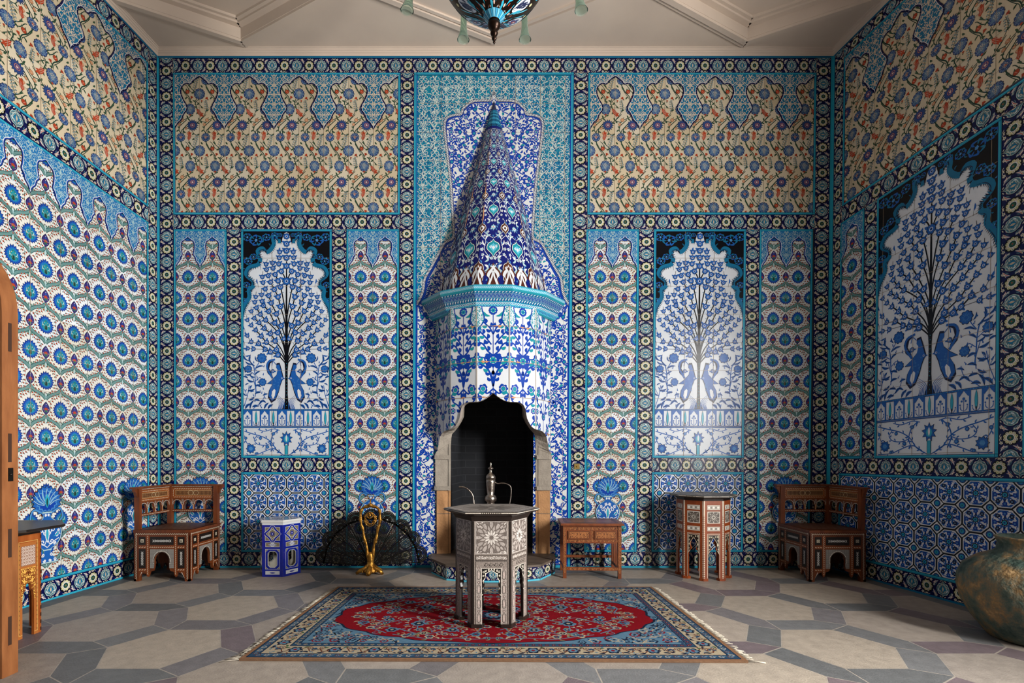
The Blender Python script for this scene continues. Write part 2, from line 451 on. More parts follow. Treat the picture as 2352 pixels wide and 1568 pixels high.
# --- upper wall: carnations, tulips and hyacinths on cream
def floral_cell():
    a = Art()
    g, g2 = 'dkgreen', 'leaf'
    def bloom(x, y, r, ry=None, kind=0):
        ry = ry or r
        a.disc(x, y, r * .96, 'ink', 3, ry=ry * .96, lob=14, amp=.05)
        a.disc(x, y, r * .9, 'dusk', 4, ry=ry * .9, lob=14, amp=.045)
        a.ring(x, y, r * .72, .7, '#6a83a6', 5, 16, ry * .72, lob=6, amp=.06)
        for k in range(10):
            t = k * pi / 5; a.line([(x + r * .74 * cos(t), y + ry * .74 * sin(t)), (x + r * .9 * cos(t + .1), y + ry * .9 * sin(t + .1))], .6, 'pale', 5, sm=0)
        a.disc(x, y, r * .6, '#5c7a97' if kind else '#2e4c80', 5, ry=ry * .6, lob=5, amp=.12)
        for dx, dy in ((-.2, -.1), (.22, -.12), (0, .25), (-.05, -.35)):
            a.ring(x + dx * r, y + dy * ry, r * .16, .55, 'cream', 6, 7)
        if not kind: a.disc(x, y, r * .22, 'red', 6, 6)
    def tulip(x, y, ang, h=21, w=11):
        t = Art()
        t.leaf(0, h * .45, -w * .1, -h * .62, w * .66, 'red', 4, .08); t.leaf(0, h * .35, w * .45, -h * .5, w * .46, 'red', 4, -.16)
        t.leaf(0, h * .35, -w * .5, -h * .4, w * .46, 'red', 4, .18); t.disc(0, h * .16, w * .37, 'red', 4, 9, ry=h * .2)
        for dx in (-.22, 0, .22): t.line([(dx * w, h * .3), (dx * w * 1.1, -h * .25)], .45, 'pink', 5, sm=0)
        t.line([(0, h * .35), (0, h * .5)], 1, g, 3, sm=0)
        a.put(t, [(x, y)], ((cos(ang), -sin(ang)), (sin(ang), cos(ang))))
    def hyac(x, y, ang, n=6, ln=30):
        t = Art()
        t.line([(0, ln * .55), (1.5, 0), (0, -ln * .5)], .7, g, 2)
        for i in range(n):
            yy = ln * .4 - i * ln * .9 / n
            for sx in (-1, 1):
                t.disc(sx * (3.1 - .25 * i), yy - (sx > 0) * 2, 2.0, 'ink', 2, 6, ry=1.6); t.disc(sx * (3.1 - .25 * i), yy - (sx > 0) * 2, 1.35, 'pale', 3, 5, ry=.9)
                t.line([(0, yy + 2), (sx * 2.6, yy)], .5, g, 2, sm=0)
        a.put(t, [(x, y)], ((cos(ang), -sin(ang)), (sin(ang), cos(ang))))
    def st(pts, w=1.15): a.line(pts, w * 1.35, g, 2)
    def lf(x0, y0, x1, y1, w=2.6, b=.12): a.leaf(x0, y0, x1, y1, w * 1.25, g, 3, b); a.leaf(x0, y0, x1, y1, w * .5, g2, 3.5, b)
    def bud(x, y, r=4.6, c='red'):
        a.disc(x, y, r, 'brown', 3, 10); a.disc(x, y, r * .86, c, 4, 10); a.line([(x - r * .4, y - r * .3), (x + r * .3, y + r * .4)], .5, 'pink', 5, sm=0)
        lf(x + r * .2, y - r * .8, x + r * .9, y - r * 1.6, 1.2)
    def fanf(x, y, ang, r=6):
        t = Art(); t.raw([(0, r * .6), (-r * .6, -r * .5), (0, -r * .72), (r * .6, -r * .5)], [(0, 1, 2), (0, 2, 3)], C_('red'), 4)
        t.line([(0, r * .6), (0, -r * .5)], .5, 'brown', 5, sm=0); t.disc(0, r * .55, 1.3, g2, 5, 6)
        a.put(t, [(x, y)], ((cos(ang), -sin(ang)), (sin(ang), cos(ang))))
    # main winding stems
    st([(14, 12), (18, 20), (24, 30), (33, 40), (37, 54)], 1.4); st([(14, 12), (17, 22), (26, 36), (32, 44), (34, 54)], .8)
    st([(57, 33), (44, 31), (36, 27), (28, 15), (24, 12)], 1.0); st([(33, 10), (36, 18), (44, 26), (48, 29)], 1.1)
    st([(50, 45), (47, 52), (50, 62), (53, 70), (57, 76)], 1.3); st([(50, 50), (56, 56), (60, 60), (64, 64)], .9)
    st([(0, 94), (10, 82), (16, 70), (18, 56)], .9); st([(0, 94), (14, 98), (22, 92), (35, 86), (35, 80)], 1.2)
    st([(41, 105), (52, 98), (60, 92), (72, 80)], 1.1); st([(14, -8 + 130.6), (10, 116), (11, 108), (19, 100), (28, 92)], 1.3)
    st([(19, 130.6 - 6), (20, 114), (26, 106), (34, 98)], 1.5); st([(14, -8), (16, -14), (22, -20)], 1.3)
    st([(57, 45), (50, 50), (46, 58)], .9); st([(41, 118), (44, 124), (52, 128)], 1.1)
    for q in ((20, 24, 14, 18), (24, 30, 27, 20), (16, 14, 10, 8), (37, 20, 30, 12), (46, 28, 39, 33), (48, 52, 41, 48), (52, 66, 45, 62),
              (50, 58, 57, 52), (30, 90, 27, 82), (35, 84, 43, 80), (30, 88, 36, 94), (8, 85, 3, 80), (15, 72, 21, 68), (52, 98, 58, 101),
              (56, 95, 54, 88), (12, 112, 6, 108), (24, 108, 30, 112), (20, 118, 26, 122), (10, 116, 4, 120), (45, 124, 40, 127), (52, 127, 57, 124),
              (56, 74, 50, 80), (34, 48, 41, 52), (30, 40, 24, 46), (60, 60, 66, 66), (2, 94, 6, 100), (40, 8, 45, 3), (3, 12, 8, 18), (6, 24, 1, 28)):
        lf(*q)
    bloom(14, 2, 10.2); bloom(57, 33, 13, kind=1)
    bloom(35.6, 68, 11.6, 13.4, 1); a.disc(35.6, 81, 2.2, 'red', 5, 6)
    a.star(41, 105, 14.2, 'ink', 3, 15, .7); a.star(41, 105, 13, 'dusk', 4, 15, .68); a.disc(41, 105, 6.6, 'plum', 5, 10); a.ring(41, 105, 4.8, .9, 'tan', 6, 9); a.disc(41, 105, 2.4, 'pink', 6, 6, lob=5, amp=.3)
    tulip(33, 0, .1); tulip(57, 75, 2.45, 23)
    hyac(48, 10, .25, 6, 34); hyac(15, 60, -.15, 5, 28)
    bud(29.5, 28, 5); bud(17, 93, 4.4, 'tan'); bud(11, 103, 3.6, 'tan'); bud(26, 112, 3, 'tan'); bud(30, -8, 2.8, 'tan')
    fanf(38.5, 42, .5); fanf(17.5, 44, -.7); fanf(5, 50, .2, 4)
    return a
FLORAL = floral_cell()

def scrolls(w, h, cell, col, l, seed, wd=.95, mirror=True, leafc=None, dens=1.0):
    """arabesque of curling stems with split leaves, mirrored about the middle"""
    r = np.random.default_rng(seed); a = Art()
    W = w / 2 if mirror else w
    nx, ny = max(1, int(round(W / cell))), max(1, int(round(h / cell)))
    cx, cy = W / nx, h / ny
    prev = None
    for j in range(ny):
        for i in range(nx):
            x = (i + .5 + r.uniform(-.12, .12)) * cx; y = (j + .5 + r.uniform(-.12, .12)) * cy
            hand = 1 if (i + j) % 2 else -1
            ang = (pi / 2 if j % 2 else -pi / 2) + r.uniform(-.5, .5)
            rad = .56 * min(cx, cy) * r.uniform(.8, 1.15)
            a.curl(x, y, rad, ang, col, l, wd, r.uniform(.75, 1.2), hand)
            b = ang + hand * 1.3
            a.leaf(x + rad * cos(b), y + rad * sin(b), x + rad * 1.75 * cos(b - hand * .5), y + rad * 1.75 * sin(b - hand * .5), wd * 2.1, leafc or col, l, .2 * hand)
            b = ang + hand * 3.6
            a.leaf(x + rad * .75 * cos(b), y + rad * .75 * sin(b), x + rad * 1.5 * cos(b + .4), y + rad * 1.5 * sin(b + .4), wd * 1.6, leafc or col, l, -.2 * hand)
            # link to the next row
            x2 = x + cx * hand; a.line([(x + rad * cos(ang), y + rad * sin(ang)), (x + cx * .5 * hand, y + cy * .1), (x2 - cx * .1 * hand, y + cy * .55)], wd * .8, col, l)
            if r.random() < .4: a.line([(x - rad * .9, y), (x - rad * 1.25, y + cy * .5), (x - rad * .5, y + cy * .8)], wd * .8, col, l)
            if r.random() < .35 * dens:
                a.disc(x + cx * .5, y + cy * .5, wd * 1.9, leafc or col, l, lob=5, amp=.3)
    if mirror:
        o = Art(); o.put(a, [(w / 2, 0)]); o.put(a, [(w / 2, 0)], M=((-1, 0), (0, 1))); return o
    return a

def lambrequin(period, n, top, half, y_off=0, phase=0, x0=0, x1=100, fill='teal', edge='navy', scr='cream', cell=9, seed=3, ew=3.2, dots=True, l=10, sw=.9, gfill=None):
    """hanging scalloped valance; half = outline from arch peak (0,y) to pendant tip (period/2,y)"""
    hs = smooth(half, 4)
    xs, ys = [], []
    base = hs
    full = np.vstack([base, np.c_[period - base[::-1][1:, 0], base[::-1][1:, 1]]])
    X = []
    for k in range(-1, n + 2):
        X.append(full[:-1] + [phase + k * period, 0])
    X = np.vstack(X)
    # outline may run backwards in x (overhangs): build ribbons + polygon fill
    art = Art()
    poly = np.vstack([X, [(X[-1, 0], top), (X[0, 0], top)]])
    art.poly(poly, edge, l)
    t = np.gradient(X, axis=0); ln = np.hypot(t[:, 0], t[:, 1]) + 1e-9
    nr = np.c_[t[:, 1] / ln, -t[:, 0] / ln]
    inn = X + nr * ew
    poly2 = np.vstack([inn, [(inn[-1, 0], top), (inn[0, 0], top)]])
    art.poly(poly2, fill, l + 1)
    body = Art()
    ymax = X[:, 1].max()
    body.put(scrolls(period, ymax - top, cell, C_(scr), 0, seed, sw), [(phase + k * period + period / 2 - period / 2 + period * 0, top) for k in range(-1, n + 2)])
    body = body.clip(x0, top, x1, ymax)
    body = body.inside(poly2)
    art.put(body, dl=l + 3)
    art.line(inn, .9, 'white', l + 4, sm=0)
    art.line(X, .8, 'ink', l + 4, sm=0)
    if dots:
        m = X + nr * ew * .5
        for p in m[::3]: art.disc(p[0], p[1], .55, 'white', l + 5, 5)
    return art.clip(x0, top, x1, ymax + 1)

def floral_panel(x0, y0, x1, y1, px0, half=True, phase=57.6):
    """large cream flower panel with hanging valance; px0 = x of an arch peak"""
    a = Art()
    ground(a, x0, y0, x1, y1, 57.2, 65.3, 'cream', 'warm', ox=(px0 - x0) % 57.2 + 57.2, oy=(313.6 - y0) % 65.3, var=.05)
    b = Art()
    offs = [(px0 + i * 57.2, 313.6 + j * 130.6) for i in range(-int((px0 - x0) / 57.2) - 2, int((x1 - px0) / 57.2) + 2) for j in range(-2, 3)]
    b.put(FLORAL, offs, None, 0, rng.uniform(.85, 1.12, (len(offs), 1)) * np.ones((1, 3)))
    a.put(b.clip(x0, y0, x1, y1))
    hf = [(0, 177), (12.6, 186.5), (20.6, 195), (30, 193.4), (39.4, 201), (41.4, 214), (36, 229), (28.8, 242), (28, 253), (35.4, 264), (40.6, 276), (48.5, 284), (57.2, 298)]
    n = int((x1 - px0) / 114.4) + 1
    a.put(lambrequin(114.4, n, y0, hf, phase=px0 - 114.4 * 0, x0=x0, x1=x1, cell=11, seed=5, l=11, sw=1.1))
    return a

# --- ogee lattice with blue pine-cone flowers
def ogee_cell():
    a = Art()
    c = [(0, -36), (4.5, -31.5), (11.5, -27.6), (19, -24.2), (24, -20.8), (28.2, -16.4)]
    for sx in (-1, 1):
        p = [(x * sx, y) for x, y in c]
        a.line(p, 6.2, '#254a4c', 2); a.line(p, 4.6, '#557f7e', 3); a.line(p, 2.0, '#86a8a4', 4); a.line(p, 1.1, '#557f7e', 5)
    # pine flower
    n = 20; an = np.arange(2 * n) / (2 * n) * 2 * pi - pi / 2
    up = 1 + .2 * np.clip(-np.sin(an), 0, 1) ** 4
    for R0, c_, l_, q in ((15.8, 'ink', 3, .8), (14.9, 'cobalt', 4, .78), (12.4, 'blue', 5, .8), (10.4, '#1b74a8', 6, .84)):
        r = np.where(np.arange(2 * n) % 2 == 0, 1, q) * R0
        a.fan((0, 1), np.c_[r * np.cos(an), 1 + r * .97 * np.sin(an) * up], c_, l_)
    a.fan((0, 2), np.array([(0, -9), (3.4, -5), (6.6, 0), (6.6, 5), (3.8, 8.4), (0, 9.6), (-3.8, 8.4), (-6.6, 5), (-6.6, 0), (-3.4, -5)]), 'sea', 7)
    a.line([(-6.4, 6), (-4.4, -1), (0, -7), (4.4, -1), (6.4, 6)], 1.2, 'green', 8); a.disc(0, 5, 3.6, 'dkgreen', 8, 7, ry=4)
    a.line([(-2.6, 7), (-1.6, 1), (0, -2), (1.6, 1), (2.6, 7)], .8, 'ogee', 9)
    for sx in (-1, 1):
        a.leaf(sx * 2.4, 3, sx * 6.4, -4.4, 1.3, 'pale', 9, .2 * sx); a.disc(sx * 3.2, -3.6, .8, 'yel', 9, 5); a.disc(sx * 6.6, 1.6, .7, 'yel', 9, 5)
    # side bud (shared, drawn at right)
    for dx, sl in ((28.2, 1),):
        q = smooth([(0, -12.5), (4.6, -7), (7.2, -1), (5.8, 5), (2, 9), (0, 12)], 2)
        f = np.vstack([q, (q * [-1, 1])[::-1][1:-1]])
        a.poly(f + [dx, 0], 'ink', 3); a.poly(f * .88 + [dx, 0], 'plum', 4)
        a.disc(dx, 1, 3.4, 'red', 5, 7, ry=3); a.disc(dx, 4.4, 2.4, 'green', 6, 6); a.disc(dx, -4.5, 1.5, 'blue', 5, 6)
        a.disc(dx, -7.5, .8, 'white', 5, 5)
        for k in range(5): a.disc(dx + 4.8 * cos(k * pi / 4), 1 + 5 * sin(k * pi / 4), .6, 'pink', 5, 4)
        a.disc(dx, 13.4, 1.5, 'red', 5, 5)
    # leaves and berries round the flower
    for sx in (-1, 1):
        a.line([(sx * 4, 28), (sx * 14, 24), (sx * 22, 15), (sx * 24.5, 12)], .6, 'green', 1)
        a.line([(sx * 3, -30), (sx * 12, -22.5), (sx * 19.4, -14), (sx * 19.2, 0), (sx * 21.5, 9)], .6, 'green', 1)
        for (x, y) in ((6.5, 25.6), (10.5, 23.2), (15, 19.4), (19, 15.4), (9, 19.8), (13, 16), (17, 10), (22.6, 10.5), (18.8, 5), (18.6, -3), (19.2, -9.5), (22.4, -13), (15.8, -14.4),
                       (12, -19), (16.6, -19.2), (7.6, -21), (4, -24.6), (9.8, -25.4), (21, 18.2), (13.6, 24.6), (0.0, 21)):
            a.disc(sx * x, y, 1.55, 'brown', 2, 5); a.disc(sx * x, y, 1.15, 'red', 3, 5)
            a.leaf(sx * x - sx * 3, y + 2.2, sx * x - sx, y - 1.4, 1.3, 'dkgreen', 1, .2)
        for k, (x, y) in enumerate(((2.4, 20), (5.4, 18.8), (8, 20.6))):
            a.leaf(sx * .6, 29.5, sx * x, y, 1.9, 'ogee' if k % 2 else 'green', 2, .15 * sx)
            a.leaf(sx * .6, -33, sx * x * .9, -y * .62 - 11.5, 1.6, 'ogee' if k % 2 else 'green', 2, -.15 * sx)
    a.leaf(0, 30.5, 0, 19.5, 2.2, 'pale', 3); a.leaf(0, -34, 0, -21, 2.2, 'pale', 3)
    return a
OGEE = ogee_cell()

def vase():
    a = Art()
    for R0, c_, l_, n in ((29, 'ink', 11, 20), (27.4, 'blue', 12, 20), (21, 'mid', 13, 16), (18.6, 'cobalt', 14, 16)):
        a.star(0, -58, R0, c_, l_, n, .84, .95)
    for k in range(9):
        t = -pi * (k + .5) / 9; a.leaf(5 * cos(t), -50 + 4 * sin(t), 25 * cos(t), -56 + 23 * sin(t), 4.4, 'mid' if k % 2 else 'blue', 15, .1, 'pale')
    a.leaf(0, -46, 0, -70, 8, 'turq', 16); a.leaf(0, -48, 0, -64, 3, 'dkgreen', 17)
    q = smooth([(9, -40), (8, -30), (20, -22), (29, -8), (28, 8), (18, 20), (7, 26), (9, 36), (20, 46), (22, 50)], 3)
    f = np.vstack([q, (q * [-1, 1])[::-1]])
    a.poly(f, 'ink', 13); a.poly(f * [.95, .985], 'pale', 14); a.poly(f * [.88, .96], 'blue', 14.6)
    for sx in (-1, 1):
        a.line([(sx * 9, -38), (sx * 24, -44), (sx * 30, -30), (sx * 22, -20)], 4, 'ink', 12); a.line([(sx * 9, -38), (sx * 24, -44), (sx * 30, -30), (sx * 22, -20)], 2.8, 'mid', 13)
    h = Art()
    for x, y, r, an, hd_ in ((10, -8, 7.5, 2, 1), (19, 2, 5.5, 0, -1), (8, 12, 6, 3.4, -1), (16, -16, 4, 1, 1), (4, -22, 3.4, 0, 1), (8, 34, 3.6, 0, 1), (14, 44, 3.6, 2, -1), (5, 44, 3, 0, 1), (3, -34, 2.4, 1, 1), (22, -6, 3, 1, 1), (15, 16, 3.2, 2, 1)):
        h.curl(x, y, r, an, 'white', 15, 1.5, 1.1, hd_)
    h.line([(0, -20), (9, -14), (6, -2), (0, 4)], 1.4, 'white', 15); h.line([(0, 22), (10, 14), (22, 8)], 1.4, 'white', 15); h.leaf(12, 4, 22, -6, 3, 'turq', 15, .2)
    a.put(h); a.put(h, M=((-1, 0), (0, 1)))
    a.leaf(0, 14, 0, -16, 8, 'white', 16.5); a.leaf(0, 11, 0, -12, 5, 'turq', 17)
    for y, w_ in ((-38, 9), (26, 8), (48, 20)): a.rect(-w_, y - 1, w_, y + 1, 'pale', 17)
    return a
VASE = vase()

def ogee_panel(x0, y0, x1, y1, cx, cy, mid=True, valance=True, vases=(), P=56.4, top=None):
    """cx,cy = centre of one flower; rows 48 apart"""
    a = Art()
    ground(a, x0, y0, x1, y1, 28.2 * 2, 64.5, 'white', '#ddd9cc', ox=(cx + 28.2 - x0) % 56.4, oy=(619 - y0) % 64.5, var=.05)
    b = Art(); offs = []
    for j in range(-3, 20):
        for i in range(-14, 14):
            x = cx + i * P + (P / 2 if j % 2 else 0); y = cy + j * 48
            if x0 - 32 < x < x1 + 32 and y0 - 40 < y < y1 + 40: offs.append((x, y))
    b.put(OGEE, offs, None, 0, rng.uniform(.88, 1.14, (len(offs), 1)) * np.ones((1, 3)))
    a.put(b.clip(x0, y0, x1, y1))
    if valance:
        ty = y0
        hf = [(0, ty + 15), (6, ty + 20.5), (12.6, ty + 25), (14.6, ty + 34), (13.4, ty + 46), (12, ty + 54), (16.6, ty + 61), (18.6, ty + 69), (23.6, ty + 75.5), (28.2, ty + 86)]
        n = int((x1 - cx) / P) + 2
        ph = cx - P * (int((cx - x0) / P) + 1)
        a.put(lambrequin(P, int((x1 - x0) / P) + 2, ty, hf, phase=ph, x0=x0, x1=x1, fill='#2272b0', edge='cobalt', cell=9.4, seed=8, ew=2.4, dots=False, l=11, sw=.75, scr='pale'))
    for vx, vy in vases: a.put(VASE.clip(x0 - vx, y0 - vy, x1 - vx, y1 - vy), [(vx, vy)])
    return a

# --- wainscot: octagons with whirling leaves and small diamonds
def wains_cell():
    a = Art(); h = 21.8; c = 12.2
    o = np.array([(h - c, -h), (h, -h + c), (h, h - c), (h - c, h), (-h + c, h), (-h, h - c), (-h, -h + c), (-h + c, -h)])
    oc = np.vstack([o, o[:1]])
    a.poly(o * .93, 'white', 1); a.poly(o * .865, 'blue', 2)
    a.line(oc, 1.3, 'black', 4, sm=0)
    for k in range(4):
        t = k * pi / 2; ct, s_ = cos(t), sin(t); M = ((ct, -s_), (s_, ct))
        s = Art()
        s.disc(0, -14.2, 3.6, 'cobalt', 5, lob=5, amp=.16); s.disc(0, -14.2, 1.7, 'mid', 6, 6); s.leaf(0, -6, 0, -12, 2.2, 'ink', 4)
        s.disc(10.2, -10.2, 3.3, 'ink', 5, lob=6, amp=.14); s.disc(10.2, -10.2, 1.6, 'steel', 6, 6)
        for (x0, y0, x1, y1, w, b) in ((3.5, -6.6, 9.5, -16.4, 3.4, -.28), (5.4, -4, 15.6, -5.4, 3.4, .28), (4.6, -17.4, 13, -15.2, 2.8, -.3), (16.8, -4.6, 15, -13, 2.6, -.3),
                                       (4.8, -9, 3.4, -17, 2.2, .2), (9.6, -3.6, 16.8, -1.4, 2.2, -.3), (6, -7, 8.6, -9.6, 2.2, .1)):
            s.leaf(x0, y0, x1, y1, w, 'white', 3.2, b)
        a.put(s, M=M)
    a.disc(0, 0, 5.6, 'white', 5, 10); a.disc(0, 0, 5, 'ink', 6, lob=8, amp=.1); a.disc(0, 0, 3.6, 'turq', 7, 8); a.disc(0, 0, 1.5, 'cobalt', 8, 6)
    for sx in (-1, 1):
        for sy in (-1, 1):
            d = Art(); q = np.array([(-10.8, 0), (0, -10.8), (10.8, 0), (0, 10.8)])
            d.poly(q, 'white', 1); d.disc(0, 0, 6.2, 'ink', 3, 12); d.disc(0, 0, 5.2, 'blue', 4, 10); d.disc(0, 0, 3.4, 'turq', 5, 8); d.disc(0, 0, 1, 'ink', 6, 5)
            a.put(d.clip(-11, -11, 11, 11), [(sx * h, sy * h)])
    return a.clip(-h, -h, h, h)
WAINS = wains_cell()
def wains_panel(x0, y0, x1, y1, cx, cy):
    a = Art(); a.rect(x0, y0, x1, y1, '#3f4a52', 0)
    offs = [(cx + i * 43.6, cy + j * 43.6) for i in range(-16, 16) for j in range(-3, 7) if x0 - 22 < cx + i * 43.6 < x1 + 22 and y0 - 22 < cy + j * 43.6 < y1 + 22]
    b = Art(); b.put(WAINS, offs, None, 0, rng.uniform(.8, 1.1, (len(offs), 1)) * np.ones((1, 3)))
    return a.put(b.clip(x0, y0, x1, y1))

# --- blossoming tree panel (local: x centre 0, y as on the left panel)
def flower(a, x, y, r, ang=0, l=5):
    a.disc(x, y, r, 'ink', l, lob=7, amp=.1, ph=ang); a.disc(x, y, r * .86, 'blue', l + 1, lob=7, amp=.1, ph=ang)
    a.ring(x, y, r * .36, r * .13, 'white', l + 2, 8); a.disc(x, y, r * .17, 'ink', l + 2, 5)
    for d in (-.7, .7):
        t = ang + d; a.leaf(x + r * .6 * cos(t), y + r * .6 * sin(t), x + r * 1.75 * cos(t + d * .4), y + r * 1.75 * sin(t + d * .4), r * .62, 'blue', l, .15 * d)
def tree(hw=100.0):
    a = Art()
    br = [([(2, 834), (19.5, 815), (37, 808), (49, 802), (76, 801), (89, 800)], (1, 2, 3, 4, 5), 3),
          ([(49, 802), (64, 789), (81, 785), (90, 771)], (1, 2, 3), 1),
          ([(2, 830), (10, 816), (23, 803), (46, 786), (58, 772), (71, 758), (81, 747), (90, 735), (92, 724)], (2, 3, 4, 5, 6, 7), 5),
          ([(1.6, 826), (12, 802), (26, 783), (37, 766), (51, 754), (63, 741), (74, 731), (81, 715), (82, 704)], (2, 3, 4, 5, 6, 7), 6),
          ([(1.4, 820), (8, 790), (20, 764), (34, 748), (48, 735), (60, 722), (69, 707), (73, 694), (71, 682), (70, 670)], (2, 4, 5, 6, 7, 8), 6),
          ([(1.4, 812), (8, 780), (16, 758), (27, 742), (41, 715), (53, 702), (56, 692), (57.5, 677), (58, 664)], (3, 4, 5, 6, 7), 5),
          ([(1.2, 790), (5, 768), (12, 748), (23, 721), (35, 696), (41, 679), (49, 664), (54, 649), (55.6, 636), (54.6, 623)], (2, 3, 4, 5, 6, 7, 8), 5),
          ([(1, 760), (6, 730), (14, 704), (19.5, 682), (28, 665), (36.6, 648), (42, 633), (46, 619), (47, 607), (44, 595)], (2, 3, 4, 5, 6, 7, 8), 5),
          ([(1, 730), (7, 690), (14, 659), (19.5, 645), (26, 630.6), (31, 616), (32, 604), (31, 594.5)], (2, 3, 4, 5, 6), 4),
          ([(1, 650), (5, 635), (12, 623), (17.6, 606), (16.7, 592), (15.7, 579)], (2, 3, 4, 5), 2)]
    h = Art()
    for pts, fl, dark in br:
        pts = np.array(pts, float); pts[:, 0] *= hw / 100
        h.line(pts[:dark + 1], 2.5, 'black', 3); h.line(pts[dark:], .9, 'ink', 3)
        for i in fl:
            x, y = pts[i]; d = pts[min(i + 1, len(pts) - 1)] - pts[i - 1]; an = atan2(d[1], d[0])
            r = 6.9 - 1.9 * (i / len(pts)) - max(0, (x - 40)) * .018
            flower(h, x, y, r, an, 5)
            if i == len(pts) - 1: h.leaf(x, y, x + 11 * cos(an), y + 11 * sin(an), 4.2, 'blue', 4, .1)
        for k in range(1, dark):
            p, q = pts[k], pts[k + 1]; m = (p + q) / 2; h.disc(m[0] + 3.4, m[1] + 2, 1.2, 'blue', 4, 5); h.disc(m[0] - 2.4, m[1] - 3, 1.1, 'teal', 4, 5)
    flower(h, 6 * hw / 100, 778, 5, -.8)
    # outer filler sprigs
    for (x, y, an) in ((96, 757, -1.2), (97, 786, -1.1), (95, 712, -1.5), (88, 690, -1.5), (66, 652, -1.4), (60, 612, -1.5), (97, 812, -.9), (84, 815, .2)):
        h.leaf(x * hw / 100, y, x * hw / 100 + 12 * cos(an), y + 12 * sin(an), 3.2, 'blue', 4, .12); h.line([(x * hw / 100, y), (x * hw / 100 - 1, y + 8)], .6, 'ink', 3, sm=0)
    # lower plants and birds
    def L(px, py): return ((px - 487) / 4.976 * hw / 100, 780 + py / 4.976)
    st = [(835, 600), (845, 480), (850, 380), (870, 290), (930, 230)]
    h.line([L(*p) for p in st], 2, 'blue', 4); h.line([L(845, 330), L(800, 250), L(815, 190)], 1.6, 'blue', 4); h.line([L(850, 400), L(900, 360), L(930, 330)], 1.4, 'blue', 4)
    h.line([L(840, 470), L(790, 430), L(770, 480)], 1.4, 'blue', 4); h.line([L(845, 650), L(840, 560), L(870, 440)], 1.5, 'blue', 4)
    h.line([L(985, 790), L(935, 640), L(915, 520)], 1.3, 'blue', 4); h.line([L(935, 650), L(975, 560)], .9, 'blue', 4); h.line([L(925, 600), L(885, 530)], .9, 'blue', 4)
    h.line([L(870, 790), L(760, 690), L(735, 600)], 1.3, 'blue', 4)
    for p, r in (((770, 210), 11), ((925, 335), 8.4), ((760, 485), 8.6)):
        x, y = L(*p); h.disc(x, y, r, 'ink', 5, lob=9, amp=.1); h.disc(x, y, r * .9, 'blue', 6, lob=9, amp=.1)
        for k in range(9): h.curl(x + r * .5 * cos(k * .7), y + r * .5 * sin(k * .7), r * .26, k, 'mid', 7, .5, .7)
    for x0, y0, x1, y1, w in ((850, 300, 900, 250, 4), (880, 280, 960, 250, 4), (930, 240, 980, 180, 4), (900, 260, 900, 170, 4), (845, 400, 790, 360, 4), (850, 430, 910, 400, 4),
                           (860, 480, 940, 450, 5), (845, 520, 780, 540, 5), (850, 560, 930, 580, 5), (850, 620, 780, 600, 5), (855, 650, 920, 690, 5), (860, 690, 790, 700, 5),
                           (880, 380, 960, 400, 4), (760, 640, 700, 620, 4), (780, 700, 720, 720, 4), (800, 740, 740, 690, 5), (880, 770, 810, 760, 6), (905, 790, 860, 690, 5),
                           (960, 790, 900, 730, 6), (985, 790, 985, 690, 5), (700, 790, 640, 740, 6), (740, 790, 690, 720, 5), (820, 250, 845, 190, 3), (840, 330, 750, 300, 4),
                           (985, 420, 930, 440, 4), (990, 300, 960, 380, 4), (960, 520, 920, 500, 3), (900, 600, 860, 590, 3), (940, 640, 980, 610, 3), (910, 560, 880, 520, 3)):
        p, q = L(x0, y0), L(x1, y1); h.leaf(*p, *q, w, 'blue', 4, .14, 'ink')
    for k in range(26):
        x, y = L(rng.uniform(700, 990), rng.uniform(180, 780)); h.disc(x, y, 1.5, 'blue', 4, 5); h.leaf(x, y, x + rng.uniform(-3, 3), y - 4.5, 1.5, 'blue', 4)
    bird = [L(*p) for p in ((600, 268), (565, 262), (545, 330), (520, 430), (555, 520), (575, 600), (612, 690), (660, 722), (700, 660), (688, 580), (650, 510), (715, 505), (650, 455), (600, 400), (585, 330), (604, 300))]
    h.poly(bird, 'ink', 5); c_ = np.mean(bird, axis=0); h.poly([(c_ + (np.array(p) - c_) * .9) for p in bird], 'blue', 6)
    hole = [L(*p) for p in ((612, 580), (625, 560), (650, 590), (660, 640), (640, 680), (620, 640))]; h.poly(hole, 'white', 8)
    w_ = [L(*p) for p in ((615, 228), (680, 228), (722, 300), (705, 380), (640, 450), (650, 400), (685, 330), (672, 270))]
    h.poly(w_, 'ink', 5); h.line([L(618, 225), L(690, 250), L(706, 330), L(645, 440)], 4.4, 'blue', 6); h.line([L(604, 285), L(640, 250), L(655, 300)], 1.4, 'blue', 6)
    flower(h, *L(540, 440), 4.4, 2); flower(h, *L(645, 360), 4.6, 2)
    for k in range(16):
        p = L(rng.uniform(560, 640), rng.uniform(440, 600)); h.curl(*p, 1.6, k, 'mid', 8, .5, .8)
    for k in range(6):
        p = L(515 + k * 14, 800); q = L(590 - k * 8 + 30, 610 + k * 26); h.line([p, L(520 + k * 10, 700 + k * 10), q], 1.8, 'blue', 4, 'out')
    a.put(h); a.put(h, M=((-1, 0), (0, 1)))
    # trunk
    a.poly([(-10, 939.5), (-4.5, 925), (-3, 905), (-2.9, 850), (-4.4, 832), (-2, 700), (-1.2, 600), (1.2, 600), (2, 700), (4.4, 832), (2.9, 850), (3, 905), (4.5, 925), (10, 939.5)], 'black', 4)
    for y in range(835, 936, 8): a.disc(0, y, .8, 'turq', 5, 5); a.disc(-3 if y % 16 else 3, y + 4, .6, 'blue', 5, 4)
    for y in (645.8, 611, 592, 576, 560, 543):
        flower(a, 0, y, 9 if y == 645.8 else 7, -pi / 2, 6)
    return a
TREE = {}
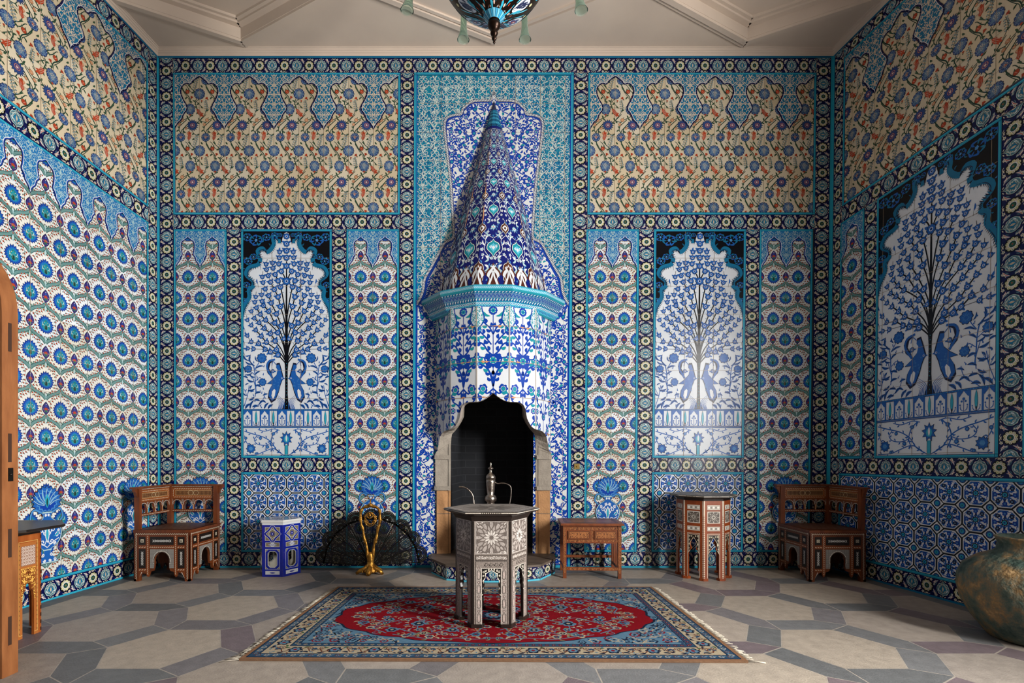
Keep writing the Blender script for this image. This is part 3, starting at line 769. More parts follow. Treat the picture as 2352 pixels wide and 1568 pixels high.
def spandrel(hw, y0):
    o = [(0, 533), (5, 536), (8, 541), (11, 556), (19, 556), (26, 545), (28, 552), (27, 564), (35, 577), (46, 582), (53, 573), (64, 579), (58, 596), (63, 610), (82, 616), (90, 627), (88, 636), (74, 648), (75, 661), (84, 668), (83, 684), (90, 697), (97, 712), (101, 731)]
    o = np.array(o, float); o[:, 0] *= hw / 100
    a = Art()
    poly = np.vstack([o, [(hw + 2, 731), (hw + 2, y0), (0, y0)]])
    a.poly(poly, 'black', 8)
    a.line(o[3:], 12, 'ink', 8.4, sm=4); a.line(o[3:] + [2.4, -2.4], 9.5, 'teal', 8.8, sm=4)
    a.line(o, 1.2, 'ink', 9.4, sm=3)
    r = np.random.default_rng(4)
    for (x, y, q) in ((70, 552, 14), (27, 541, 8), (46, 545, 9), (88, 600, 9), (92, 655, 8), (15, 540, 5), (90, 545, 10), (76, 590, 8), (96, 690, 6)):
        x *= hw / 100
        for k in range(7):
            t = k * .9 + x; a.line([(x + q * .4 * cos(t), y + q * .3 * sin(t)), (x + q * cos(t), y + q * .8 * sin(t)), (x + q * cos(t + .8), y + q * .8 * sin(t + .8))], q * .28, 'teal' if k % 2 else 'blue', 9, 'leaf')
        a.disc(x, y, q * .22, 'mid', 10, 7, lob=5, amp=.2)
    for k in range(40):
        x, y = r.uniform(8, hw), r.uniform(y0, 700)
        a.leaf(x, y, x + r.uniform(-6, 6), y + r.uniform(-6, 6), 1.8, 'teal' if k % 3 else 'mid', 9, .3)
    b1 = a.inside(poly); o2 = Art(); o2.put(b1); o2.put(b1, M=((-1, 0), (0, 1)))
    return o2
def tree_panel(x0, y0, x1, y1, nc=10):
    cx = (x0 + x1) / 2; hw = (x1 - x0) / 2
    a = Art(); ground(a, x0, y0, x1, y1, 67, 64.4, '#dfe6ee', '#d5dbe2', ox=(cx - 33.5 - x0) % 67, oy=62, var=.03)
    t = Art(); t.put(tree(hw)); t.put(spandrel(hw, y0)); a.put(t.clip(-hw, y0, hw, 940), [(cx, 0)])
    for y, h in ((939.4, 4), (977.6, 5)):
        a.rect(x0, y, x1, y + h, 'ink', 5); a.rect(x0, y + .7, x1, y + h - .7, 'blue', 6)
        for k in range(int((x1 - x0) / 5)): a.disc(x0 + 2.5 + k * 5, y + h / 2, .8, 'turq', 7, 5)
    w = (x1 - x0) / nc
    for k in range(nc):
        xa = x0 + k * w; m = xa + w / 2
        if k: a.rect(xa - 1.6, 943, xa + 1.6, 978, 'blue', 5)
        if k % 2 == (0 if nc == 10 else 0):
            for sx in (-1, 1): a.raw([(m + sx * w / 2, 943), (m, 943), (m + sx * w * .34, 952), (m + sx * w / 2, 952)], [(0, 1, 2), (0, 2, 3)], C_('blue'), 6)
            a.line([(m, 977), (m, 956)], .9, 'blue', 5, sm=0); a.disc(m, 956, 2.6, 'blue', 6, lob=3, amp=.35, ph=1.6); a.disc(m - 3.3, 960, 1.9, 'blue', 6, 6); a.disc(m + 3.3, 960, 1.9, 'blue', 6, 6)
            for sx in (-1, 1): a.leaf(m, 977, m + sx * 6, 966, 1.4, 'blue', 5, .2 * sx); a.disc(m + sx * 6, 966, 1.5, 'blue', 6, 5)
        else:
            a.leaf(m, 978, m, 943, 5.6, 'ink', 5); a.leaf(m, 976, m, 944, 4.6, 'turq', 6); a.rect(m - .8, 970, m + .8, 978, 'ink', 6)
            for sx in (-1, 1): a.leaf(m, 978, m + sx * 6, 969, 1.2, 'blue', 5, .2 * sx); a.disc(m + sx * 6.2, 969, 1.2, 'blue', 6, 5)
    # bottom scroll
    s = Art(); k = hw / 100
    s.star(0, 1007, 15, 'ink', 5, 9, .6, 1.2, -pi / 2); s.star(0, 1007, 13.4, 'blue', 6, 9, .6, 1.2, -pi / 2); s.disc(0, 1008, 6, 'turq', 7, 8, ry=8); s.leaf(0, 1014, 0, 998, 4, 'white', 8)
    s.rect(-4, 1022, 4, 1047, 'ink', 5); s.rect(-3, 1022, 3, 1047, 'turq', 6)
    h = Art()
    for pts, w_ in (([(4, 1046), (22, 1034), (34, 1016), (52, 1004), (78, 996), (97, 990)], 2), ([(20, 986), (32, 1000), (36, 1018), (30, 1036)], 2), ([(12, 1040), (30, 1030), (50, 1036), (70, 1044), (96, 1046)], 1.8),
                    ([(34, 1016), (48, 1022), (66, 1020), (74, 1010), (68, 1000)], 1.6), ([(16, 988), (30, 985), (50, 990), (66, 986)], 1.6), ([(97, 1000), (92, 1016), (80, 1030)], 1.6)):
        h.line(np.array(pts) * [k, 1], w_, 'blue', 4)
        p = smooth(pts, 4) * [k, 1]
        for i in range(1, len(p) - 1, 2):
            d = p[i + 1] - p[i]; d = d / (np.hypot(*d) + 1e-9); sgn = 1 if i % 4 == 1 else -1
            q = p[i] + d * 4 + np.array([-d[1], d[0]]) * 5 * sgn; h.leaf(*p[i], *q, 2.3, 'blue', 4, .2 * sgn)
    for x, y, r in ((82, 1030, 12), (60, 1006, 4.4), (44, 1026, 5), (30, 996, 4.6), (94, 1006, 4), (70, 1042, 4)):
        h.star(x * k, y, r, 'ink', 5, 9, .72); h.star(x * k, y, r * .88, 'blue', 6, 9, .72); h.disc(x * k, y, r * .4, 'mid', 7, 6)
    s.put(h); s.put(h, M=((-1, 0), (0, 1)))
    a.put(s.clip(-hw, 983, hw, y1), [(cx, 0)])
    return a

def vines(w, h, seed, cell=15, col='cobalt', col2='sea', l=2, mirror=False):
    """dense blue flowering scrolls on white"""
    r = np.random.default_rng(seed); a = Art(); W = w / 2 if mirror else w
    nx, ny = max(1, int(round(W / cell))), max(1, int(round(h / cell))); cx, cy = W / nx, h / ny
    for j in range(ny):
        for i in range(nx):
            x, y = (i + .5 + r.uniform(-.2, .2)) * cx, (j + .5 + r.uniform(-.2, .2)) * cy
            hand = 1 if (i + j) % 2 else -1
            k = r.integers(0, 4)
            a.line([(x - cx * .5 * hand, y - cy * .55), (x + cx * .18, y - cy * .1), (x - cx * .1, y + cy * .25), (x + cx * .5 * hand, y + cy * .6)], 2.3, col, l)
            if k == 0:
                a.star(x, y, cell * .36, col, l + 1, 9, .7); a.disc(x, y, cell * .17, col2, l + 2, 7)
            elif k == 1:
                a.disc(x, y, cell * .33, col, l + 1, lob=6, amp=.12); a.ring(x, y, cell * .19, .8, 'white', l + 2, 8); a.disc(x, y, cell * .1, col2, l + 2, 6)
            else:
                a.curl(x, y, cell * .36, r.uniform(0, 6), col, l, 2.6, .9, hand)
            for m in range(4):
                t = r.uniform(0, 2 * pi); u = r.uniform(.25, .5) * cell
                px, py = x + u * cos(t), y + u * sin(t); t2 = t + r.uniform(-.9, .9)
                a.leaf(px, py, px + cell * .5 * cos(t2), py + cell * .5 * sin(t2), 4.2, col2 if m == 0 and k > 1 else col, l, r.uniform(-.3, .3))
    if mirror:
        o = Art(); o.put(a, [(w / 2, 0)]); o.put(a, [(w / 2, 0)], M=((-1, 0), (0, 1))); return o
    return a
# ------------------------------------------------------------------ the room
def lean(px):
    return np.interp(px, [361, 1135, 1914], [2.5, -6.0, -11.0])
def back_map(P):
    P = np.asarray(P, float)
    x = P[:, 0] + lean(P[:, 0]) * (P[:, 1] - 130) / 970
    pos = np.c_[(x - CX) * S, np.full(len(P), D), (1303 - P[:, 1]) * S]
    return pos, np.tile([0., -1, 0], (len(P), 1))
LK = ([100, 131, 166, 493, 527, 1264, 1303], [0, 0, -.005, -.080, -.0755, 0, .004])
RK = ([100, 131, 160, 491, 528, 1053, 1303], [0, 0, 0, -.080, -.078, -.012, 0])
def left_map(P):
    """x = distance from the corner towards the camera"""
    P = np.asarray(P, float); s = P[:, 0]; py = P[:, 1]
    X = -773 + 2.5 * (py - 130) / 970 - .0748 * s
    y = py + np.interp(py, *LK) * np.clip(s, 0, 420)
    n = np.array([.9972, .0746, 0])
    return np.c_[X * S, D - s * S, (1303 - y) * S], np.tile(n, (len(P), 1))
def right_map(P):
    P = np.asarray(P, float); s = P[:, 0]; py = P[:, 1]
    X = 779 - 11 * (py - 130) / 970 + .1233 * s
    y = py + np.interp(py, *RK) * np.clip(s, 0, 420)
    n = np.array([-.9925, .1224, 0])
    return np.c_[X * S, D - s * S, (1303 - y) * S], np.tile(n, (len(P), 1))

def struct(o): o['kind'] = 'structure'; return o
def tiles(name, art, fm, parent, mat=None, base=.0006):
    m = MB(); m.art(art, fm, base=base, mi=0); return m.build(name, mat or M_TILE, parent)

# walls behind the tiles
BW = struct(MB().box(-3.9, D, -.02, -.47, D + .15, 5.5, 0).box(.47, D, -.02, 3.9, D + .15, 5.5).box(-.47, D, 1.75, .47, D + .15, 5.5).build('wall_back', M_DARK))
def side_slab(fm, s1, flip):
    m = MB(); P = np.array([(0, 90), (s1, 90), (s1, 1308), (0, 1308)]); pos, nr = fm(P); o = pos - nr * .12
    m.faces(np.vstack([pos, o]), [(0, 1, 2, 3), (7, 6, 5, 4), (0, 4, 5, 1), (1, 5, 6, 2), (2, 6, 7, 3), (3, 7, 4, 0)], 0); return m
LW = struct(side_slab(left_map, 1650, 0).build('wall_left', plain('left_wall_lower_tone', '#4c5563', .8)))
# right wall with a deep window behind the view
WS0, WS1, WZ0, WZ1 = 905, 1215, 1110, 540     # along the wall, sill and head
RWm = MB()
for (a0, b0, a1, b1) in ((0, 90, WS0, 1308), (WS1, 90, 1650, 1308), (WS0, 90, WS1, WZ1), (WS0, WZ0, WS1, 1308)):
    P = np.array([(a0, b0), (a1, b0), (a1, b1), (a0, b1)], float); pos, nr = right_map(P); o = pos - nr * .5
    RWm.faces(np.vstack([pos, o]), [(0, 1, 2, 3), (7, 6, 5, 4), (0, 4, 5, 1), (1, 5, 6, 2), (2, 6, 7, 3), (3, 7, 4, 0)], 0)
RW = struct(RWm.build('wall_right', plain('right_wall_lower_tone', '#454c58', .8)))
wm = MB()
for s_ in np.linspace(WS0, WS1, 5):
    p, n = right_map(np.array([(s_, WZ0), (s_, WZ1)], float)); p = p - n * .42; wm.beam(p[0], p[1], .05, .06)
for z_ in np.linspace(WZ0, WZ1, 6):
    p, n = right_map(np.array([(WS0, z_), (WS1, z_)], float)); p = p - n * .42; wm.beam(p[0], p[1], .05, .05)
struct(wm.build('window_1', plain('window_frame_paint', '#d8d2c4', .5)))

# ---- back wall tiles
AX = 1136.0
def mx(x): return 2 * AX - x
tiles('floral_tile_panel', floral_panel(402, 172, 916, 489, 458.4), back_map, BW)
a = floral_panel(1356, 172, 1871, 489, 1413.6)
tiles('floral_tile_panel', a, back_map, BW)
OB = 1267
for x0, x1, vs in ((403, 516, ((459.6, 1178),)), (801.5, 914.5, ((858, 1176),)), (1354, 1467, ((1404, 1178),)), (1753, 1867, ((1812, 1178),))):
    tiles('ogee_tile_panel', ogee_panel(x0, 531, x1, OB - 3, (x0 + x1) / 2 - 28.2, 635.7, vases=vs), back_map, BW)
for x0, x1 in ((558.5, 759), (1510, 1713)):
    tiles('tree_tile_panel', tree_panel(x0, 531, x1, 1047), back_map, BW)
    tiles('geometric_tile_panel', wains_panel(x0, 1088, x1, OB - 3, x0 + 35, 1110), back_map, BW)
fr = Art()
for x0, x1 in ((398, 920), (1352, 1875)): frame(fr, x0, 168, x1, 493)
for x0, x1 in ((399, 520.5), (797.5, 918.5), (1350, 1471), (1749, 1871)): frame(fr, x0, 527, x1, OB)
for x0, x1 in ((554.5, 763), (1506, 1717)):
    frame(fr, x0, 527, x1, 1051); frame(fr, x0, 1084, x1, OB)
frame(fr, 952, 167, 1318, 1303, 5.5)
fr.rect(957.5, 172, 959.5, 1303, 'cobalt', 11); fr.rect(1310.5, 172, 1312.5, 1303, 'cobalt', 11)
fr.rect(361, 129, 1914, 134, 'teal', 9); fr.rect(361, 1299.5, 1914, 1303, 'turq', 9)
fr.rect(361, 130, 366.5, 1303, 'turq', 9); fr.rect(1908.5, 130, 1914, 1303, 'turq', 9)
tiles('tile_frame', fr, back_map, BW, base=.001)
bd = Art()
band(bd, 366.5, 134, 398, 1303); band(bd, 1875, 134, 1908.5, 1303)
band(bd, 398, 134, 1875, 168, 1)
band(bd, 920, 168, 952, 1303); band(bd, 1318, 168, 1352, 1303)
for x0, x1 in ((398, 920), (1352, 1875)):
    band(bd, x0, 493, x1, 527, 1); band(bd, x0, 1267, x1, 1300, 1)
for x0, x1 in ((520.5, 554.5), (763, 797.5), (1471, 1506), (1717, 1749)): band(bd, x0, 527, x1, 1267)
for x0, x1 in ((554.5, 763), (1506, 1717)): band(bd, x0, 1051, x1, 1084, 1)
tiles('tile_border', bd, back_map, BW)

# ---- chimney surround (arabesque field with cusped inner arch)
sur = Art(); ground(sur, 957, 172, 1313, 1303, 57, 66, '#1f8fa6', '#1a7fa8', var=.06)
sc_ = scrolls(352, 560, 14, C_('#c9d6cf'), 0, 31, 1.15); sur.put(sc_.clip(0, 0, 352, 560), [(959, 174)], dl=2)
sc_ = scrolls(352, 560, 12, C_('#0e4f86'), 0, 77, 1.0); sur.put(sc_.clip(0, 0, 352, 560), [(959, 174)], dl=1)
arch = [(0, 212), (3, 224), (9, 230.5), (24, 231), (44, 232), (56, 236.5), (64, 244), (71, 250), (75, 262), (88, 264), (104, 268.5), (112, 279), (112.5, 300), (109, 331), (103, 380), (97.5, 427), (94, 480), (91, 532), (93, 547), (103, 553), (113, 560), (126, 584), (143, 615), (157, 640), (161, 668), (170, 690), (177, 700)]
hp = smooth(arch, 3); full = np.vstack([(hp * [-1, 1])[::-1][:-1], hp]) + [1135, 0]
poly = np.vstack([full, [(1312, 1303), (958, 1303)]])
sur.poly(poly, 'cobalt', 4); sur.line(full, 6.4, 'ink', 5, sm=0); sur.line(full, 4.6, 'white', 6, sm=0)
t = np.gradient(full, axis=0); ln = np.hypot(t[:, 0], t[:, 1])[:, None]; tn = t / ln; nn = np.c_[-tn[:, 1], tn[:, 0]]
d_ = np.r_[0, np.cumsum(np.hypot(*np.diff(full, axis=0).T))]
for k in np.arange(0, d_[-1], 3.6):
    c = np.array([np.interp(k, d_, full[:, 0]), np.interp(k, d_, full[:, 1])]); i = min(np.searchsorted(d_, k), len(full) - 1)
    sur.line([c - nn[i] * 2.2 - tn[i] * 1.4, c + nn[i] * 2.2 + tn[i] * 1.4], 1.2, 'ink', 7, sm=0)
inner = full + nn * (-1) * 0
cen = np.array([1135, 700])
inn = full.copy(); inn[:, 0] = 1135 + (full[:, 0] - 1135) * .955; inn[:, 1] = full[:, 1] + 6
inn[-3:, 0] = [1303, 1307, 1308]; inn[:3, 0] = [962, 963, 966]
poly2 = np.vstack([inn, [(1309, 1303), (961, 1303)]])
sur.poly(poly2, '#dfe3e2', 7.5)
vn = vines(348, 1090, 5, 17, 'cobalt', 'sea', 0, True)
vn = vn.clip(0, 0, 348, 1090); v2 = Art(); v2.put(vn, [(961, 212)])
sur.put(v2.inside(poly2), dl=8)
# open the wall where the fireplace stands
s2 = Art(); s2.put(sur.clip(957, 172, 1313, 905)); s2.put(sur.clip(957, 905, 1033, 1303)); s2.put(sur.clip(1231, 905, 1313, 1303))
tiles('arabesque_tile_panel', s2, back_map, BW)

# ---- left wall
SL = 1650
tiles('floral_tile_panel', floral_panel(36, 172, 420, 489, 52), left_map, LW)
tiles('ogee_tile_panel', ogee_panel(36, 531, 440, 1264, 47, 635.7, vases=((272, 1188), (76, 1178))), left_map, LW)
a = Art()
a.rect(0, 129, 440, 134, 'teal', 9); a.rect(0, 130, 4, 1303, 'turq', 9); a.rect(0, 1299, 440, 1303, 'turq', 9)
frame(a, 31, 168, 444, 493, sides='ltb'); frame(a, 31, 527, 444, 1268, sides='ltb')
tiles('tile_frame', a, left_map, LW, base=.001)
a = Art(); band(a, 4, 134, 31, 1303); band(a, 31, 134, 440, 168, 1); band(a, 31, 493, 440, 527, 1); band(a, 31, 1268, 440, 1300, 1)
tiles('tile_border', a, left_map, LW)

# ---- right wall
tiles('floral_tile_panel', floral_panel(36, 163, 480, 488, 56), right_map, RW)
tiles('ogee_tile_panel', ogee_panel(32, 532, 87, 1049, 59.5, 635.7), right_map, RW)
tiles('tree_tile_panel', tree_panel(126, 532, 348, 1049, 11), right_map, RW)
tiles('ogee_tile_panel', ogee_panel(390, 532, 446, 1049, 418, 635.7), right_map, RW)
tiles('geometric_tile_panel', wains_panel(35, 1090, 500, 1264, 57, 1112), right_map, RW)
a = Art(); a.rect(0, 129, 500, 133, 'teal', 9); a.rect(0, 130, 6, 1303, 'turq', 9); a.rect(0, 1299.5, 500, 1303, 'teal', 9)
frame(a, 32, 158, 500, 492, sides='ltb'); frame(a, 28, 528, 91, 1053); frame(a, 122, 528, 352, 1053); frame(a, 386, 528, 450, 1053); frame(a, 31, 1086, 500, 1268, sides='ltb')
tiles('tile_frame', a, right_map, RW, base=.001)
a = Art(); band(a, 6, 133, 31, 1303); band(a, 31, 133, 500, 158, 1); band(a, 31, 492, 500, 528, 1); band(a, 31, 1053, 500, 1086, 1); band(a, 31, 1268, 500, 1300, 1)
band(a, 91, 528, 122, 1053); band(a, 352, 528, 386, 1053); band(a, 450, 528, 500, 1053)
tiles('tile_border', a, right_map, RW)

# ---- floor: hexagonal flags with bands; art coordinates = survey units seen from above
fl = Art()
hexes = '#a2978b #9a9086 #a89d8f #9d948b'.split(); bands = '#737475 #777476 #75696d #6b6d6e #796e72'.split()
e = 76.0; hh = 69.0
hexp = np.array([(e, 0), (38, hh), (-38, hh), (-e, 0), (-38, -hh), (38, -hh)])
fl.rect(-860, -420, 880, 1180, '#a59d93', 0)
r = np.random.default_rng(11)
def bcol(x, y):
    k = 2 if (x > 300 and r.random() < .45) or (-300 < x < 0 and y < 640) else 0
    return lin(bands[(k + r.integers(0, 2) + (r.random() < .25) * 2) % 5]) * r.uniform(.9, 1.1)
B1, B2 = np.array([150.5, 91.]), np.array([0, 182.])
for i in range(-10, 11):
    for j in range(-14, 14):
        c = np.array([-442, 686.]) + i * B1 + j * B2
        if not (-950 < c[0] < 980 and -500 < c[1] < 1300): continue
        col = lin(hexes[r.integers(0, 4)]) * r.uniform(.94, 1.08)
        g = .9
        fl.poly(c + hexp * .988, col, 3)
        h1 = c + hexp
        hu, hr, hd_ = c + B2 + hexp, c + B1 + hexp, c + B1 - B2 + hexp
        for pr in ([h1[2], h1[1], hr[3], hu[5], hu[4]], [h1[1], h1[0], hd_[2], hr[4], hr[3]], [h1[0], h1[5], hd_[3], hd_[2]]):
            pr = np.array(pr); m = pr.mean(axis=0)
            fl.poly(m + (pr - m) * .978, bcol(*m), 2)
fl = fl.clip(-858, -420, 878, 1176)
for q in range(16):
    y = 1176 - q * 95; x = -770 - .0748 * (1176 - y)
    for sgn in (-1, 1):
        if sgn < 0: xa, xb = -773 - .0748 * (1176 - y), -773 - .0748 * (1176 - y + 94); w = 36
        else: xa, xb = 770 + .1233 * (1176 - y), 770 + .1233 * (1176 - y + 94); w = -32
        fl.poly([(xa, y), (xa + w, y), (xb + w, y - 94), (xb, y - 94)], lin('#66676a') * r.uniform(.9, 1.05), 5)
for q in range(17):
    x = -773 + q * 92; fl.poly([(x, 1176), (x + 91, 1176), (x + 91, 1150), (x, 1150)], lin('#6a6967') * r.uniform(.92, 1.05), 5)
def floor_map(P):
    P = np.asarray(P, float); return np.c_[P[:, 0] * S, P[:, 1] * S, np.zeros(len(P))], np.tile([0., 0, 1], (len(P), 1))
m = MB(); m.box(-4.3, -2.3, -.15, 4.5, D + .15, -.002, 0); m.art(fl, floor_map, step=.00012, base=-.0008, mi=1)
struct(m.build('floor', [plain('joint_mortar', '#8a857c', .8), M_STONE]))

# ---- ceiling with coffers
HC = 932.0
zc = H + HC * S
def cm(px, py, h=HC): d = h * 1176 / (HY - py); return ((px - CX) * d / 1176 * S, d * S)
cmb = MB()
yb = 1182 * S
cof = []
for sx in (-1, 1):
    v0 = (sx * 566 * S, 1143 * S); dx, dy = 193 * S, 98 * S
    # hexagonal coffer: apex towards the back wall
    hx = [v0, (v0[0] + 1.0 * dx * 2.0, v0[1] - dy * 2.0), (v0[0] + dx * 2.0, v0[1] - dy * 5), (v0[0], v0[1] - dy * 7), (v0[0] - dx * 2.0, v0[1] - dy * 5), (v0[0] - dx * 2.0, v0[1] - dy * 2.0)]
    cof.append(hx)
outer = [(-4.4, yb), (4.4, yb), (4.4, -2.3), (-4.4, -2.3)]
# ceiling plate = polygon with two holes
loops_ = [[Vector((x, y, 0)) for x, y in outer]] + [[Vector((x, y, 0)) for x, y in h_] for h_ in cof]
def clampx(h_): return [(max(-4.0, min(4.0, x)), y) for x, y in h_]
allp = [p for l_ in loops_ for p in l_]
tri = tessellate_polygon(loops_)
V = [(p.x, p.y, zc) for p in allp]
cmb.faces(V, [tuple(t) for t in tri], 0)
for h_ in cof:
    n = len(h_); zr = zc + 33 * S
    cxy = np.mean(h_, axis=0)
    lo = [(x, y, zc) for x, y in h_]; up = [(x, y, zr) for x, y in h_]
    cmb.loft([lo, up], 0, (False, True))
    # mouldings: strips on the soffit and at the top of the coffer
    for off, z0, w_, t_ in ((.035, zc, .05, .03), (.09, zc, .03, .018), (-.03, zr, .06, .05), (-.075, zr, .04, .03)):
        q = []
        for x, y in h_:
            d = np.array([x, y]) - cxy; L_ = np.linalg.norm(d); q.append(cxy + d * (1 + off / L_))
        for i in range(n):
            p0, p1 = q[i], q[(i + 1) % n]
            cmb.beam((*p0, z0 - t_ / 2 + .005), (*p1, z0 - t_ / 2 + .005), w_, t_)
# central raised moulding diamond
vz = zc
c0 = (0, 1147 * S); arms = [(-300 * S, 1000 * S), (300 * S, 1000 * S)]
for off, w_, t_ in ((0, .05, .03), (.055, .03, .02), (-.05, .02, .012)):
    P = [(-980 * S, 668 * S - off), (0, 1147 * S - off * 1.15), (980 * S, 668 * S - off)]
    P = [(-330 * S, (1147 - 160) * S - off), (0, 1147 * S - off * 1.1), (330 * S, (1147 - 160) * S - off), (330 * S, 500 * S), (0, 340 * S), (-330 * S, 500 * S)]
    for i in range(6): cmb.beam((*P[i], vz - t_ / 2 + .003), (*P[(i + 1) % 6], vz - t_ / 2 + .003), w_, t_)
struct(cmb.build('ceiling', M_PLASTER))
# hairline cracks are a couple of thin dark grooves
# cornice: stepped moulding along three walls
def cornice(fm, s0, s1, name, m0=0, m1=0):
    m = MB()
    prof = [(0, 129.5), (1.6, 129.5), (2.2, 124.5), (4.6, 123.5), (5.0, 120.5), (7.2, 119.8), (7.6, 117), (10, 116.4), (11, 111), (0, 111)]
    rings = []
    for (s_, k) in ((s0, m0), (s1, m1)):
        ring = []
        for d, y in prof:
            p, n = fm(np.array([[s_ + k * d, y]])); ring.append(tuple(p[0] + n[0] * d * S))
        rings.append(ring)
    m.loft(rings, 0, (True, True)); return struct(m.build(name, M_PLASTER))
cornice(back_map, 361, 1914, 'trim_1', 1, -1)
cornice(left_map, 0, 1640, 'trim_2', 1, 0)
cornice(right_map, 0, 1640, 'trim_3', 1, 0)

# ---- camera
cam = bpy.data.cameras.new('camera'); co = bpy.data.objects.new('camera', cam); COL.objects.link(co)
co.location = (0, 0, H); co.rotation_euler = (pi / 2, 0, 0)
cam.sensor_width = 36; cam.lens = 36 * 1176 / 2352; cam.shift_x = (1176 - CX) / 2352; cam.shift_y = (HY - 784) / 2352
cam.clip_start = .05
SC.camera = co

# ---- light: daylight through the deep window on the right, weak sky fill from the open side
def area(name, loc, target, sx, sy, power, col, spread=pi):
    l = bpy.data.lights.new(name, 'AREA'); l.shape = 'RECTANGLE'; l.size = sx; l.size_y = sy; l.energy = power; l.color = col; l.spread = spread
    o = bpy.data.objects.new(name, l); COL.objects.link(o); o.location = loc
    d = Vector(target) - Vector(loc); o.rotation_euler = d.to_track_quat('-Z', 'Y').to_euler(); return o
pw, nw = right_map(np.array([[(WS0 + WS1) / 2, (WZ0 + WZ1) / 2]], float)); pw, nw = pw[0], nw[0]
pl = pw - nw * .5
tg = pl + nw * 1.0 + np.array([0, .55, -.12])
area('window_daylight', tuple(pl), tuple(tg), (WS1 - WS0) * S * .85, (WZ0 - WZ1) * S * .95, 820, (1.0, .97, .93), 2.5)
sn = bpy.data.lights.new('sun', 'SUN'); sn.energy = 1.6; sn.angle = .01; sn.color = (1, .96, .91)
so = bpy.data.objects.new('sun', sn); COL.objects.link(so); so.rotation_euler = Vector((-.35, .62, -1.0)).to_track_quat('-Z', 'Y').to_euler(); so.location = (3, -8, 9)
w = bpy.data.worlds.new('sky'); SC.world = w; w.use_nodes = True
w.node_tree.nodes['Background'].inputs['Color'].default_value = (.86, .92, 1, 1); w.node_tree.nodes['Background'].inputs['Strength'].default_value = .05
SC.view_settings.view_transform = 'Standard'; SC.view_settings.look = 'None'; SC.view_settings.exposure = -0.22; SC.view_settings.gamma = 1; SC.view_settings.use_curve_mapping = False
SC.cycles.max_bounces = 8; SC.cycles.diffuse_bounces = 2; SC.cycles.glossy_bounces = 3; SC.cycles.sample_clamp_indirect = 6
# ------------------------------------------------------------------ fireplace
FP = empty('fireplace', 'tall corner-less tiled fireplace with a pointed conical hood and dark cusped opening', 'fireplace', (0, D, 0))
FP['label'] = 'tall tiled fireplace with a pointed blue cone hood, turquoise shelf and dark cusped opening'
FX = 1133.0
def U(p): return np.array([p[0] * S, p[1] * S])
def facetmap(p, q):
    """p,q plan points (X, depth) in units; art coords: x along facet in units, y = survey height"""
    p = np.array(p, float); q = np.array(q, float); d = (q - p); L = np.hypot(*d); d = d / L; n = np.array([d[1], -d[0]])
    if n[1] > 0: n = -n
    def f(P):
        P = np.asarray(P, float); xy = p + P[:, :1] * d
        return np.c_[(xy[:, 0] + FX - CX) * S, (xy[:, 1] - 1176) * S, (1303 - P[:, 1]) * S], np.tile([n[0], n[1], 0.], (len(P), 1))
    return f, L
body = [(-131, 1176), (-92, 1110), (-34.4, 1080), (34.4, 1080), (92, 1110), (131, 1176)]
# opening outline in picture coordinates, relative to the axis (right half, top to bottom)
OPEN = [(0, 902), (9, 909.6), (24, 919), (39, 923), (58.6, 923.7), (70, 931), (75, 945), (77.7, 961), (87, 978.5), (98, 986), (112, 990), (122, 1003), (127.5, 1034), (129.5, 1043.5)]
def seg_hit(p, q, ix, iy):
    """picture ray (ix,iy rel.) meets the vertical facet through p,q"""
    (x0, d0), (x1, d1) = p, q; m = (d1 - d0) / (x1 - x0)
    d = (d0 - m * x0) / (1 - m * ix / 1176.0); X = ix * d / 1176
    return X, d, 1047 + (iy - 1047) * d / 1176
def on_body(ix, iy, pl=body):
    for p, q in zip(pl[:-1], pl[1:]):
        X, d, P = seg_hit(p, q, ix, iy)
        if p[0] - .01 <= X <= q[0] + .01: return X, d, P
    X, d, P = seg_hit(pl[-2], pl[-1], ix, iy); return X, d, P
opsm = smooth([(x, y) for x, y in OPEN], 2)
opsm = np.vstack([(opsm * [-1, 1])[::-1][:-1], opsm])
op3 = np.array([on_body(x, y) for x, y in opsm])            # X, depth, P on the body
cb = MB()
SH = 700.0; STEP = 1270.0
